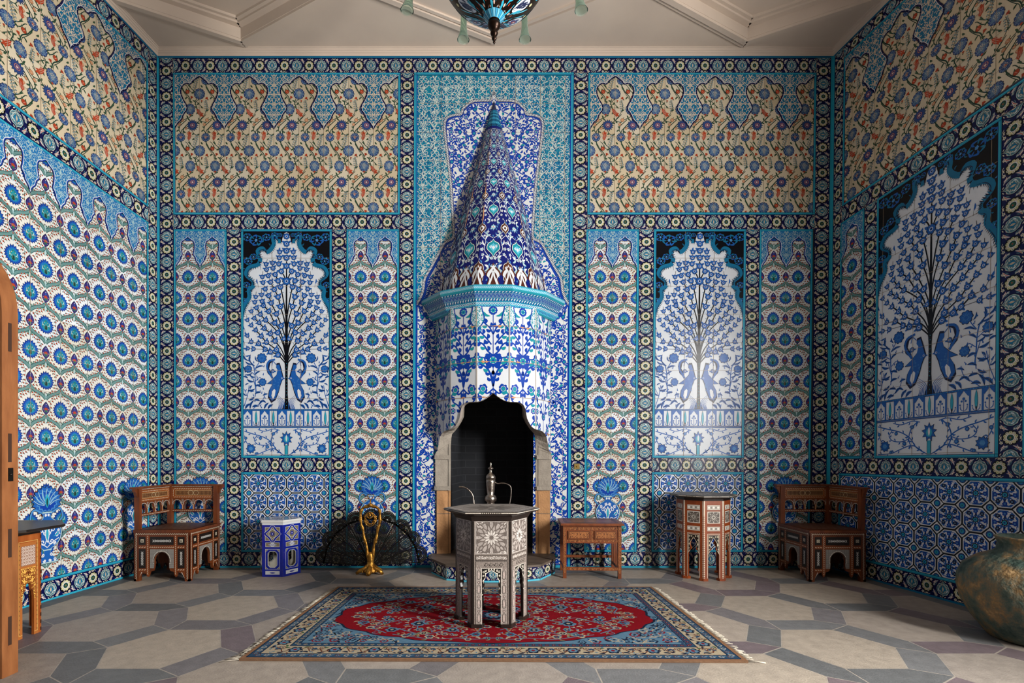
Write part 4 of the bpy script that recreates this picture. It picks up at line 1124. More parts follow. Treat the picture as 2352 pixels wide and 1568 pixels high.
def plant(L, seed):
    """symmetrical blue flowering plant for one face of the breast, art y 697..1270"""
    a = Art(); w = L / 2
    a.rect(0, 697, L, 1272, '#dfe4ea', 0)
    h = Art(); k = w / 37.
    for i, (x, y, r) in enumerate(((23, 905, 9), (30, 950, 6), (20, 990, 7), (30, 1040, 8), (14, 1080, 6), (28, 1120, 7), (18, 1165, 8), (30, 1210, 7), (12, 1240, 6))):
        h.disc(x * k, y, r, 'cobalt', 4, lob=7, amp=.14); h.disc(x * k, y, r * .5, 'sea', 5, 7); h.ring(x * k, y, r * .62, .7, 'white', 6, 8)
    for pts, w_ in (([(0, 900), (6, 875), (16, 860), (30, 853)], 2.6), ([(0, 885), (12, 862), (20, 840)], 2), ([(0, 860), (14, 842), (34, 838)], 2), ([(0, 835), (12, 826), (22, 812), (34, 806)], 2.2),
                    ([(4, 812), (14, 800), (24, 790), (33, 782)], 2), ([(0, 790), (8, 776), (18, 768), (26, 758)], 2), ([(0, 905), (14, 915), (23, 905)], 2.2), ([(0, 960), (14, 940), (30, 930), (34, 915)], 2), ([(0, 1010), (20, 985), (34, 970)], 2.2),
                    ([(0, 1060), (18, 1030), (32, 1015)], 2.2), ([(0, 1110), (20, 1080), (32, 1070)], 2.2), ([(0, 1160), (18, 1140), (32, 1110)], 2.2), ([(0, 1220), (20, 1190), (34, 1170)], 2.2), ([(0, 1265), (16, 1230), (34, 1225)], 2.2)):
        p = np.array(pts) * [k, 1]; h.line(p, w_ * 1.5, 'cobalt', 3)
        q = smooth(p, 4)
        for i in range(2, len(q), 2):
            d = q[i] - q[i - 2]; d = d / (np.hypot(*d) + 1e-6); sg = 1 if i % 4 else -1
            e_ = q[i] + d * 8 + np.array([-d[1], d[0]]) * 8 * sg; h.leaf(*q[i], *e_, 6.6, 'cobalt' if i % 3 else 'sea', 4, .25 * sg)
    for x, y in ((33, 853), (34, 838), (34, 806), (30, 782), (27, 757)): h.star(x * k, y, 5, 'cobalt', 5, 7, .6); h.disc(x * k, y, 2, 'aqua', 6, 6)
    h.curl(17 * k, 722, 6, 0, 'cobalt', 4, 2); h.leaf(6 * k, 752, 22 * k, 742, 5, 'sea', 4, .2)
    a.put(h, [(w, 0)]); a.put(h, [(w, 0)], M=((-1, 0), (0, 1)))
    a.line([(w, 700), (w, 1270)], 1.6, 'cobalt', 3, sm=0)
    for y, r in ((845, 12.5), (740, 9), (960, 8), (1060, 9), (1160, 9)):
        a.disc(w, y, r * min(1, k + .15), 'cobalt', 7, lob=10, amp=.07, ry=r); a.disc(w, y, r * .62 * min(1, k + .15), 'white', 8, 10, ry=r * .62); a.disc(w, y, r * .54 * min(1, k + .15), 'sea', 9, lob=6, amp=.15, ry=r * .54); a.disc(w, y, r * .2, 'cobalt', 10, 6)
    # turquoise top with cusped arch
    o = [(0, 706), (7, 714), (14, 717), (22, 722), (26, 732), (22, 748), (20, 760), (26, 770), (34, 778), (37, 790)]
    o = smooth(o, 3) * [k, 1]; P = np.vstack([o, [(w + 1, 790), (w + 1, 697), (0, 697)]])
    t = Art(); t.poly(P, 'sea', 8); sc_ = scrolls(60, 100, 8, C_('white'), 0, seed, .9, mirror=False)
    s3 = Art(); s3.put(sc_, [(-4, 696)]); t.put(s3.inside(P), dl=9); t.line(o, 2.2, 'cobalt', 10, sm=0)
    a.put(t, [(w, 0)]); a.put(t, [(w, 0)], M=((-1, 0), (0, 1)))
    for y in (773, 848, 923, 998, 1073, 1148, 1223):
        a.rect(0, y - .5, L, y + .5, 'grout', 11)
        for _ in range(2):
            x = rng.uniform(0, L - 8); a.fan((x + 4, y), [(x, y), (x + 3, y - rng.uniform(.5, 3)), (x + 9, y - 1), (x + 10, y), (x + 5, y + rng.uniform(.5, 4))], 'tan', 12)
    for x in (0.4, L - .4): a.rect(x - .7, 697, x + .7, 1270, '#cfc4b8', 11)
    return a.clip(0, 697, L, STEP)
for i, (p, q) in enumerate(zip(body[:-1], body[1:])):
    f, L = facetmap(p, q)
    a = plant(L, 40 + i)
    # arch points lying on this facet, in facet coordinates
    sel = [((x - p[0]) / (q[0] - p[0]) * L, P) for x, d, P in op3 if p[0] - 1e-6 <= x <= q[0] + 1e-6]
    # add ends
    def at(xx):
        o_ = np.argsort(op3[:, 0]); return float(np.interp(xx, op3[o_, 0], op3[o_, 2]))
    xs = [0.0] + [s_[0] for s_ in sel] + [L]
    ys = [at(p[0]) if abs(p[0]) < op3[-1, 0] else STEP] + [s_[1] for s_ in sel] + [at(q[0]) if abs(q[0]) < op3[-1, 0] else STEP]
    o_ = np.argsort(xs); xs = list(np.array(xs)[o_]); ys = list(np.array(ys)[o_])
    X2, Y2 = [xs[0]], [ys[0]]
    for x_, y_ in zip(xs[1:], ys[1:]):
        if x_ - X2[-1] > .02: X2.append(x_); Y2.append(y_)
    cb.art(a.between(X2, None, Y2), f, mi=1)
    for j in range(len(X2) - 1):      # solid backing with the same outline
        Pq = np.array([(X2[j], 695), (X2[j + 1], 695), (X2[j + 1], Y2[j + 1]), (X2[j], Y2[j])]); pos, nr = f(Pq); o = pos - nr * .04
        cb.faces(np.vstack([pos, o]), [(0, 1, 2, 3), (7, 6, 5, 4), (0, 4, 5, 1), (2, 6, 7, 3)], 0)
cb.build('chimney_breast', [plain('clay_backing', '#9a8f86', .8), M_TILE], FP)
# stone jambs lining the opening
out = [(x, d, P) for x, d, P in op3] ; 
xe, de, Pe = op3[-1]
jo = [(xe, de, P_) for P_ in (1060, 1085, 1110, 1113, 1126, 1180, 1225, STEP)]
IN = [(0, 899), (8, 905), (20, 912), (34, 918), (50, 921), (60, 925), (66, 934), (67.5, 957), (78.6, 977.6), (84, 985), (90, 992), (95, 997.7), (97, 1015), (97.5, 1030)]
insm = smooth(IN, 2)
DI = 1174.0
half_o = op3[len(op3) // 2:]
n_ = len(half_o)
inn = [(x * DI / 1176, DI, 1047 + (y - 1047) * DI / 1176) for x, y in insm]
ji = [(97.5 * DI / 1176, DI, P_) for P_ in (1060, 1085, 1110, 1113, 1126, 1180, 1225, STEP)]
oh = [tuple(v) for v in half_o] + jo; ih = inn + ji
oh = oh[:len(ih)]
grey = lin('#a39a8e'); sand = lin('#c49468'); dk = lin('#6e665e')
jm = MB()
def P3(v, sx): return ((v[0] * sx + FX - CX) * S, (v[1] - 1176) * S, (1303 - v[2]) * S)
for sx in (-1, 1):
    for i in range(len(oh) - 1):
        a0, a1, b0, b1 = oh[i], oh[i + 1], ih[i], ih[i + 1]
        col = grey if (a0[2] + a1[2]) / 2 < 1126 else sand * (1 if a0[2] > 1150 else .93)
        k_ = 3.4 if a0[2] > 985 else 1.2
        # proud front lip + splayed reveal
        f0 = (a0[0] + (k_ if 1040 < a0[2] < 1126 else 0), a0[1] - 3, a0[2]); f1 = (a1[0] + (k_ if 1040 < a1[2] < 1126 else 0), a1[1] - 3, a1[2])
        V = [P3(v, sx) for v in (f0, f1, b1, b0)]
        fc = [(0, 1, 2, 3)] if sx > 0 else [(3, 2, 1, 0)]
        jm.faces(V, fc, 0, False, col)
        back0, back1 = (a0[0] + 3, a0[1] + 22, a0[2] - 1), (a1[0] + 3, a1[1] + 22, a1[2] - 1)
        V = [P3(v, sx) for v in (f0, f1, back1, back0)]; jm.faces(V, [(0, 1, 2, 3)], 0, False, col)
    # moulded stops
    for P_, w_ in ((1045, 5), (1116, 5.5)):
        V = []
        for dx, dd in ((w_, -5), (w_ - 6, -6), (-30, DI - de - 6), (-24, DI - de), (w_, 30)):
            V.append((xe + dx, de + dd))
        poly = [((x * sx + FX - CX) * S, (d - 1176) * S) for x, d in V]
        jm.prism(poly, (1303 - P_ - 9) * S, (1303 - P_) * S, K=grey * .95, poly2=[(x * .999, y) for x, y in poly])
    for P_ in (1178,):
        V = [P3(v, sx) for v in ((xe + .4, de - 3.4, P_), (xe + .4, de - 3.4, P_ + 1.2), (97, DI - .4, P_ + 1.2), (97, DI - .4, P_))]; jm.faces(V, [(0, 1, 2, 3)], 0, False, dk)
jm.build('stone_jamb', paintmat('sandstone', .85, .5, 60, dirt=.28, dscale=14, spec=.2), FP)
# firebox of sooty brick
fbx = MB()
mb_, nt_, b_ = newmat('sooty_brick')
br = node(nt_, 'ShaderNodeTexBrick', Scale=1.0); br.inputs['Color1'].default_value = (*lin('#1d2026'), 1); br.inputs['Color2'].default_value = (*lin('#15171c'), 1); br.inputs['Mortar'].default_value = (*lin('#2a2c31'), 1)
br.inputs['Brick Width'].default_value = .24; br.inputs['Row Height'].default_value = .085; br.inputs['Mortar Size'].default_value = .006
tc_ = node(nt_, 'ShaderNodeTexCoord'); mp_ = node(nt_, 'ShaderNodeMapping'); mp_.inputs['Rotation'].default_value = (pi / 2, 0, 0)
sp = node(nt_, 'ShaderNodeSeparateXYZ'); cbn = node(nt_, 'ShaderNodeCombineXYZ'); ad = node(nt_, 'ShaderNodeMath', operation='ADD')
nt_.links.new(tc_.outputs['Object'], sp.inputs[0]); nt_.links.new(sp.outputs['X'], ad.inputs[0]); nt_.links.new(sp.outputs['Y'], ad.inputs[1])
nt_.links.new(ad.outputs[0], cbn.inputs['X']); nt_.links.new(sp.outputs['Z'], cbn.inputs['Y']); nt_.links.new(cbn.outputs[0], br.inputs['Vector'])
nt_.links.new(br.outputs['Color'], b_.inputs['Base Color']); b_.inputs['Roughness'].default_value = .8
bp_ = node(nt_, 'ShaderNodeBump', Strength=.6, Distance=.01); nt_.links.new(br.outputs['Fac'], bp_.inputs['Height']); bp_.invert = True; nt_.links.new(bp_.outputs['Normal'], b_.inputs['Normal'])
xw = 103 * S; yA, yB = (DI - 1176 - 2) * S, (1330 - 1176) * S; zt = (1303 - 860) * S; z0 = (1303 - STEP) * S
ox = (FX - CX) * S
fbx.faces([(ox - xw, yA, z0), (ox - xw * .78, yB, z0), (ox + xw * .78, yB, z0), (ox + xw, yA, z0), (ox - xw, yA, zt), (ox - xw * .78, yB, zt), (ox + xw * .78, yB, zt), (ox + xw, yA, zt)],
          [(0, 1, 5, 4), (1, 2, 6, 5), (2, 3, 7, 6), (4, 5, 6, 7), (0, 3, 2, 1)])
fbx.faces([(ox - xw, yA, zt), (ox + xw, yA, zt), (ox + xw, yA - .12, zt), (ox - xw, yA - .12, zt)], [(0, 1, 2, 3)])
fbx.build('firebox', mb_, FP)
# hearth step
st_pl = [(-137, 1176), (-134, 1120), (-96, 1056), (-45, 1038), (45, 1038), (96, 1056), (134, 1120), (137, 1176)]
hs = MB()
zs = 33 * S
poly = [((x + FX - CX) * S, (d - 1176) * S) for x, d in st_pl]
poly.reverse()
hs.prism([(x, y) for x, y in poly], 0, zs - .02, 0)
big = [(x * 1.02, (y) * 1.02 if y < 0 else y) for x, y in poly]
big2 = [(-103 * S + ox, 0), (-103 * S + ox, (1330 - 1176) * S * .5), (103 * S + ox, (1330 - 1176) * S * .5), (103 * S + ox, 0)]
hs.prism(big, zs - .02, zs, 2)
hs.prism([(x, y) for x, y in [(ox - xw, -.05), (ox + xw, -.05), (ox + xw * .78, yB), (ox - xw * .78, yB)]], zs - .02, zs + .0005, 2)
for p, q in zip(st_pl[:-1], st_pl[1:]):
    f, L = facetmap(p, q); a = Art(); a.rect(0, 1270, L, 1303, 'navy', 0)
    if L > 20: band(a, 0, 1275, L, 1299.5, 1)
    a.rect(0, 1299.5, L, 1303, 'aqua', 11); a.rect(0, 1272, L, 1275, 'blue', 11)
    hs.art(a.clip(0, 1272, L, 1303), f, mi=1)
hs.build('hearth_step', [plain('hearth_core', '#555049', .8), M_TILE, plain('hearth_slab', '#6e5f52', .55, c2='#4d443c', scale=6)], FP)
# shelf: two moulded tiers with blunt profile
M_SHELF = M_TILE2
shp = [(-165, 1176), (-115, 1109), (-40.5, 1067), (40.5, 1067), (115, 1109), (165, 1176)]
def ring(pl, off, P):
    """offset plan outward by off"""
    out = []
    for i, (x, d) in enumerate(pl):
        k = 1 - off / 165.0
        out.append(((x * k + FX - CX) * S, (1176 - (1176 - d) * k - 1176) * S, (1303 - P) * S))
    return out
sm_ = MB()
prof = [(34, 694), (26, 694), (20, 700), (14, 703), (0, 701), (-1, 697), (3, 694), (2, 684) ]
def rr(sc, P): return [((x * sc + FX - CX) * S, (1176 - (1176 - d) * sc - 1176) * S, (1303 - P) * S) for x, d in shp]
# (scale of plan, survey height) from underside to top
prof = [(.80, 733), (.815, 737), (.845, 738), (.865, 735), (.90, 729), (.905, 722), (.93, 715), (.965, 706), (.99, 702), (1.0, 698), (1.0, 692), (.985, 689), (.93, 687), (.72, 686)]
cols = ['white', 'turq', 'sea', 'aqua', 'turq', 'teal', 'steel', 'teal', 'sea', 'aqua', 'turq', 'sea', 'teal']
def shelfpt(k, P): return [(x, y, z) for x, y, z in rr(k, P)]
for (k0, P0), (k1, P1), c in zip(prof[:-1], prof[1:], cols):
    A_, B_ = rr(k0, P0), rr(k1, P1)
    for i in range(5): sm_.faces([A_[i], A_[i + 1], B_[i + 1], B_[i]], [(0, 1, 2, 3)], 0, False, C_(c))
A_, B_ = rr(prof[-1][0], prof[-1][1]), rr(prof[0][0], prof[0][1])
# chain and dart ornaments laid on three tiers
def tier(k0, P0, k1, P1, kind, pitch):
    A_, B_ = [np.array(v) for v in rr(k0, P0)], [np.array(v) for v in rr(k1, P1)]
    for i in range(5):
        L = np.linalg.norm(A_[i + 1] - A_[i]); n = max(2, int(L / (pitch * S))); Hh = np.linalg.norm(B_[i] - A_[i]) / S
        a = Art()
        for j in range(n):
            x = (j + .5) / n
            if kind == 0: a.ring(x * n, .5, .42, .14, 'white', 2, 8, .3); a.disc(x * n, .5, .12, 'cobalt', 3, 5, ry=.12)
            if kind == 1: a.line([(x * n - .5, .2), (x * n, .85), (x * n + .5, .2)], .14, 'cobalt', 2, sm=3)
            if kind == 2: a.leaf(x * n - .3, .15, x * n + .2, .85, .3, 'white', 2, .2); a.disc(x * n + .4, .35, .12, 'cobalt', 2, 5)
            if kind == 3: a.line([(x * n - .5, .15), (x * n + .5, .85)], .16, 'white', 2, sm=0)
        def fm(P, A0=A_[i], A1=A_[i + 1], B0=B_[i], B1=B_[i + 1], n=n):
            P = np.asarray(P, float); u = P[:, :1] / n; v = P[:, 1:2]
            pos = (A0 * (1 - u) + A1 * u) * (1 - v) + (B0 * (1 - u) + B1 * u) * v
            nn_ = np.cross(A1 - A0, B0 - A0); nn_ /= np.linalg.norm(nn_)
            if nn_[1] > 0: nn_ = -nn_
            return pos, np.tile(nn_, (len(P), 1))
        sm_.art(a, fm, mi=0, base=.0008)
tier(.90, 729, .905, 722, 0, 5.2); tier(.865, 735, .90, 729, 1, 6); tier(.93, 715, .965, 706, 1, 8); tier(1.0, 698, 1.0, 692, 3, 4); tier(.905, 722, .93, 715, 2, 6); tier(.965, 706, .99, 702, 2, 7)
for sx in (0, -1):
    idx = 0 if sx == 0 else 5
    V = [rr(k, P)[idx] for k, P in prof]; V.append((rr(.6, prof[-1][1])[idx][0], 0, rr(.6, prof[-1][1])[idx][2])); V.append((rr(.6, prof[0][1])[idx][0], 0, rr(.6, prof[0][1])[idx][2]))
    sm_.faces(V, [tuple(range(len(V)))], 0, False, C_('teal'))
sm_.build('mantel_shelf', [M_SHELF], FP)
# hood: five tapering faces meeting at the point on the wall
base_pl = [(-129, 1176), (-92, 1108), (-35, 1072), (35, 1072), (92, 1108), (129, 1176)]
apex = np.array([(1135.0 - CX) * S, -.012, (1303 - 233) * S])
PB = 688.0
def hood_cell():
    a = Art()      # cell 1 x 1.5, y up the hood ; one turquoise medallion, half brown ones at sides
    def ogv(x, y, w, h, l, c1, c2, c3):
        q = smooth([(0, -h), (w * .3, -h * .62), (w, -h * .1), (w * .8, h * .5), (w * .25, h * .72), (0, h)], 3)
        f = np.vstack([q, (q * [-1, 1])[::-1][1:-1]])
        a.poly(f + [x, y], 'black', l); a.poly(f * .93 + [x, y], 'white', l + 1); a.poly(f * .84 + [x, y], c1, l + 2); a.poly(f * .5 + [x, y], c2, l + 3); a.poly(f * .22 + [x, y], c3, l + 4)
        for sx in (-1, 1): a.curl(x + sx * w * .45, y + h * .1, w * .2, 1, 'white', l + 4, .022, .8, sx)
    ogv(0, .35, .27, .34, 4, 'sea', 'aqua', 'white')
    ogv(.5, 1.05, .2, .28, 4, 'brown', 'white', 'brown'); ogv(-.5, 1.05, .2, .28, 4, 'brown', 'white', 'brown')
    ogv(0, 1.1, .11, .13, 4, 'aqua', 'white', 'red')
    for sx in (-1, 1):
        a.leaf(sx * .1, .82, sx * .32, .62, .07, 'white', 3, .2 * sx); a.leaf(sx * .3, .95, sx * .12, .76, .07, 'pale', 3, .2 * sx)
        a.leaf(sx * .42, .62, sx * .3, .42, .06, 'white', 3, .2 * sx); a.leaf(sx * .16, 1.3, sx * .3, 1.46, .07, 'white', 3, .2 * sx)
        a.leaf(sx * .3, 1.26, sx * .16, 1.42, .06, 'pale', 3, .2 * sx)
        for x, y, r in ((.42, .3, .055), (.38, .12, .05), (.22, .93, .045), (.2, .0, .05), (.5, .5, .05), (.06, 1.38, .05), (.34, .78, .035)):
            a.disc(sx * x, y, r, 'white', 3, lob=5, amp=.3); a.disc(sx * x, y, r * .4, 'sea', 4, 5)
        a.line([(sx * .02, .7), (sx * .22, .8), (sx * .4, .95), (sx * .5, 1.3)], .018, 'white', 2); a.line([(sx * .5, .78), (sx * .3, .6), (sx * .34, .3), (sx * .1, .0)], .018, 'white', 2)
        for k in range(22):
            x, y = abs(rng.uniform(0, .5)), rng.uniform(0, 1.5); a.leaf(sx * x, y, sx * x + rng.uniform(-.07, .07), y + .09, .04, 'mid' if k % 3 else 'white', 2)
    return a.clip(-.5, 0, .5, 1.5)
HC_ = hood_cell()
hd = MB(); KH = 1.5
def hoodmap(i):
    A0 = np.array([(base_pl[i][0] + FX - CX) * S, (base_pl[i][1] - 1176) * S, (1303 - PB) * S]); A1 = np.array([(base_pl[i + 1][0] + FX - CX) * S, (base_pl[i + 1][1] - 1176) * S, (1303 - PB) * S])
    nn_ = np.cross(A1 - A0, apex - A0); nn_ /= np.linalg.norm(nn_)
    if nn_[1] > 0: nn_ = -nn_
    def fm(P):
        P = np.asarray(P, float); r_ = np.exp(-P[:, 1:2] * .187)
        base_ = A0 + (A1 - A0) * (P[:, :1] + .5)
        return apex + (base_ - apex) * r_, np.tile(nn_, (len(P), 1))
    return fm, A0, A1
for i in range(5):
    fm, A0, A1 = hoodmap(i)
    hd.faces([A0, A1, apex], [(0, 1, 2)], 0)
    a = Art()
    for k in range(24): a.rect(-.5, k * .5 - .2, .5, k * .5 + .32, lin('#111d70') * rng.uniform(.85, 1.05), 0)
    a.put(HC_, [(0, .75 + 1.5 * k) for k in range(6)])
    a.put(HC_.clip(-.5, .95, .5, 1.5), [(0, -.62)], dl=1); a.put(HC_.clip(-.5, 1.0, .5, 1.5), [(0, -.9)], dl=0)
    # brown and white crenellated foot
    for x in (-.5, 0, .5):
        q = smooth([(0, .62), (.07, .5), (.2, .38), (.24, .26), (.14, .16), (.2, .0), (.24, -.1)], 3); f = np.vstack([q, (q * [-1, 1])[::-1]]) + [x, 0]
        a.poly(f, 'brown', 8); a.poly((f - [x, 0]) * [.82, .9] + [x, 0], 'white', 9); a.poly((f - [x, 0]) * [.5, .7] + [x, 0], '#51281f', 10)
        a.line([(x - .12, .0), (x - .04, .2), (x, .36), (x + .04, .2), (x + .12, .0)], .05, 'white', 11)
    # zigzag teal tip
    a.rect(-.5, 10.2, .5, 16, 'teal', 8)
    for k in range(8):
        y = 10.3 + k * .55
        a.line([(-.5, y), (-.25, y + .3), (0, y), (.25, y + .3), (.5, y)], .14, 'aqua' if k % 2 else 'ink', 9, sm=0)
    hd.art(a.clip(-.5, -.08, .5, 15.5), fm, mi=1)
    # worn seams between the faces
    if 0 < i < 5 and i != 3:
        b = Art()
        for y0 in (2.0, 3.2, 5.2, 7.0): b.line([(-.5, y0), (-.48, y0 + .3), (-.5, y0 + .9)], .05, 'tan', 12, 'leaf')
        hd.art(b, fm, mi=1)
hd.build('hood', [plain('hood_core', '#1d2a55', .6), M_TILE], FP)
# ------------------------------------------------------------------ furniture
def wood(name, c1, c2, rough=.38, sc=4):
    return plain(name, c1, rough, c2=c2, scale=sc, stretch=(5, 5, 1.2), bump=.12, bscale=26, contrast=(.3, .7))
W_CHAIR = wood('chestnut_wood', '#592a12', '#7a3e1a'); W_RED = wood('red_brown_wood', '#7c3412', '#9c4a1c'); W_CARV = wood('carved_walnut', '#6b3418', '#8d4c26')
W_BLK = plain('ebonised_wood', '#1c1613', .35, c2='#2b211c', scale=5); W_OAK = wood('honey_maple', '#a4641d', '#c98a3a', .35, 3); W_OR = wood('orange_walnut', '#8a4214', '#b0622a')
BONE = lin('#d8cdb4'); 
def zig(a, x0, y0, x1, y1, pitch, w, col, l, amp):
    L = hypot(x1 - x0, y1 - y0); n = max(2, int(L / pitch)); d = np.array([x1 - x0, y1 - y0]) / L; nr = np.array([-d[1], d[0]])
    a.line([np.array([x0, y0]) + d * (L * k / n) + nr * (amp if k % 2 else -amp) for k in range(n + 1)], w, col, l, sm=0)
def dashes(a, x0, y0, x1, y1, pitch, w, col, l, duty=.6, slant=0.0):
    L = hypot(x1 - x0, y1 - y0); n = max(1, int(L / pitch)); d = np.array([x1 - x0, y1 - y0]) / L; nr = np.array([-d[1], d[0]])
    for k in range(n):
        p = np.array([x0, y0]) + d * (L * (k + .5 - duty / 2) / n); q = p + d * L * duty / n
        a.line([p - nr * slant, q + nr * slant], w, col, l, sm=0)
def fr_(a, x0, y0, x1, y1, w, c, l):
    a.rect(x0, y0, x1, y0 + w, c, l); a.rect(x0, y1 - w, x1, y1, c, l); a.rect(x0, y0, x0 + w, y1, c, l); a.rect(x1 - w, y0, x1, y1, c, l)
def diam(a, cx, cy, hx, hy, n, w, col, l, vert=False):
    """interlaced lozenge chain"""
    for s_ in (-1, 1):
        P = []
        for k in range(2 * n + 1):
            t = -1 + k / n; o = s_ * (1 if k % 2 else -1) * .5 + 0
            P.append((cx + (hx * o * 2 * .9 if vert else hx * t), cy + (hy * t if vert else hy * o * 2 * .9)))
        a.line(P, w, col, l, sm=0)

# ---- corner armchair
def chair_apron(W, Z=.472):
    a = Art(); dk = lin('#1d130d')
    for x in (.0, W - .045):      # zigzag posts
        a.rect(x + .004, .02, x + .041, Z - .02, '#5d2b10', 1); zig(a, x + .0225, .02, x + .0225, Z - .03, .0075, .0045, BONE, 3, .0055)
    a.rect(.0, Z - .05, W, Z - .024, '#5d2b10', 2); zig(a, .02, Z - .037, W - .02, Z - .037, .0085, .0045, BONE, 4, .0055)
    k = W / .526
    def X(v): return v * k
    for x0, x1 in ((.048, .112), (.414, .478)):
        a.rect(X(x0), .335, X(x1), .41, dk, 2); m = (X(x0) + X(x1)) / 2; fr_(a, m - .014, .358, m + .014, .386, .005, BONE, 3); a.disc(m, .372, .007, BONE, 3, 4); a.disc(m, .372, .003, dk, 4, 4)
        a.rect(X(x0), .12, X(x1), .298, dk, 2); diam(a, m, .21, .012, .062, 4, .0035, '#e8e6e0', 3, True); diam(a, m, .21, .007, .05, 3, .002, '#e8e6e0', 3, True)
    a.rect(X(.155), .335, X(.375), .41, dk, 2); diam(a, X(.265), .372, .085, .012, 6, .0035, '#e8e6e0', 3); diam(a, X(.265), .372, .06, .006, 4, .002, '#e8e6e0', 3)
    for x in (.132, .394):
        a.rect(X(x) - .013, .05, X(x) + .013, .425, '#7c3c16', 3); dashes(a, X(x), .06, X(x), .42, .018, .0045, BONE, 5, .65, .004)
    for z in (.314, .106):
        for x0, x1 in ((.046, .118), (.146, .382), (.408, .48)):
            if z < .2 and x0 == .146: continue
            a.rect(X(x0), z - .011, X(x1), z + .011, '#7c3c16', 3); dashes(a, X(x0), z, X(x1), z, .018, .0045, BONE, 5, .65, .003)
    # mosaic spandrel round the arch
    c = X(.263)
    m_ = Art(); m_.rect(X(.153), .12, X(.375), .296, '#4b3a30', 1)
    for i in range(26):
        for j in range(20): m_.rect(X(.155) + i * .0086 * k, .122 + j * .0088, X(.155) + i * .0086 * k + .0064 * k, .122 + j * .0088 + .0062, '#a8a6a0', 2)
    a.put(m_)
    for t in np.linspace(-.25, pi + .25, 25): a.disc(c + (X(.08)) * cos(t), .19 + .088 * sin(t), .0042, '#eee8da', 5, 6)
    th = np.linspace(-.25, pi + .25, 17); a.line(np.c_[c + X(.0745) * np.cos(th), .19 + .082 * np.sin(th)], .006, '#3a1d0c', 4, sm=0)
    for x0, s_ in ((.05, 1), (.478, -1)):
        for j in range(7): a.disc(X(x0) + s_ * (.004 + .0035 * j), .035 + .008 * j, .0035, '#eee8da', 5, 5)
    return a
def cut_apron(a, W, Z=.472):
    O = np.array(chair_outline(W)); low = O[:-2]; k = W / .526
    def zt(x):
        z = 0
        for (x0, z0), (x1, z1) in zip(low[:-1], low[1:]):
            if min(x0, x1) - 1e-9 <= x <= max(x0, x1) + 1e-9: z = max(z, z0 + (z1 - z0) * (x - x0) / (x1 - x0) if abs(x1 - x0) > 1e-9 else max(z0, z1))
        return z
    xs = np.unique(np.round(np.concatenate([[.001, W - .001], low[:, 0], np.linspace(.18 * k, .346 * k, 21)]), 5)); xs = xs[(xs >= 0) & (xs <= W)]
    return a.between(xs, [zt(x) for x in xs], [Z] * len(xs))
def chair_outline(W, Z=.472):
    k = W / .526
    arch = [(.263 + .07 * cos(t), .19 + .078 * sin(t)) for t in np.linspace(pi + .3, -.3, 15)]
    L = [(0, 0), (.045, 0), (.05, .035), (.07, .068), (.112, .088), (.124, .05), (.132, .038), (.14, .05), (.152, .088), (.182, .096), (.19, .118)] + arch
    R = [(.526 - x, z) for x, z in L[:11]][::-1]
    return [(x * k, z) for x, z in L + R] + [(W, Z), (0, Z)]
def chair_back(W):
    """upper frame art, z from .585 to .85"""
    a = Art(); dk = lin('#2a170c')
    for x in (0, W - .04):
        zig(a, x + .02, .50, x + .02, .835, .0085, .0045, BONE, 3, .006)
    a.rect(.045, .725, W - .045, .832, '#8a4a1e', 1)
    dashes(a, .06, .82, W - .06, .82, .022, .004, BONE, 3, .7, .0025); dashes(a, .06, .737, W - .06, .737, .022, .004, BONE, 3, .7, .0025)
    for x in (.055, W - .055): dashes(a, x, .742, x, .815, .018, .004, BONE, 3, .7, .002)
    fr_(a, .075, .754, W - .075, .804, .003, '#c9a878', 3); a.rect(.079, .758, W - .079, .8, '#4a2510', 2)
    n = 26
    for i in range(n):
        x = .082 + (W - .164) * (i + .5) / n
        for z in (.765, .779, .793): a.disc(x, z, .0052, '#b98b58', 3, 4); a.disc(x, z, .0024, dk, 4, 4)
    for s_ in (-1, 1):
        for hx in (.0, .052): 
            c = W / 2 + s_ * .027 + 0; a.line([(c - .027, .779), (c - .014, .801), (c + .014, .801), (c + .027, .779), (c + .014, .757), (c - .014, .757), (c - .027, .779)], .003, '#dcc49a', 5, sm=0)
    dashes(a, .0, .842, W, .842, .011, .005, '#eee6d2', 4, .5)
    a.rect(.04, .588, W - .04, .612, '#6a3212', 2); dashes(a, .045, .6, W - .045, .6, .022, .0045, BONE, 3, .7, .003)
    # arcade spandrels
    n = 4; w = (W - .08) / n
    for i in range(n):
        c = .04 + w * (i + .5)
        for t in np.linspace(-.2, pi + .2, 15): a.disc(c + w * .40 * cos(t), .675 + .034 * sin(t), .0034, '#eee8da', 5, 5)
    for i in range(n + 1):
        c = .04 + w * i
        a.rect(c - .0045, .612, c + .0045, .655, '#cf9f78', 4); a.rect(c - .009, .655, c + .009, .662, '#d9b18a', 4)
        for j in range(5):
            for q in range(3): a.rect(c - .010 + q * .0075, .672 + j * .0095, c - .005 + q * .0075, .678 + j * .0095, '#a8a39c', 3)
    return a
def back_outline(W):
    n = 4; w = (W - .08) / n; holes = []
    for i in range(n):
        c = .04 + w * (i + .5); h = [(c - w * .5 + .008, .612), (c - w * .5 + .008, .655), (c - w * .36, .668)]
        h += [(c + w * .34 * cos(t), .678 + .028 * sin(t) + .004 * sin(t) ** 6) for t in np.linspace(pi, 0, 9)] + [(c + w * .36, .668), (c + w * .5 - .008, .655), (c + w * .5 - .008, .612)]
        holes.append(h)
    return holes
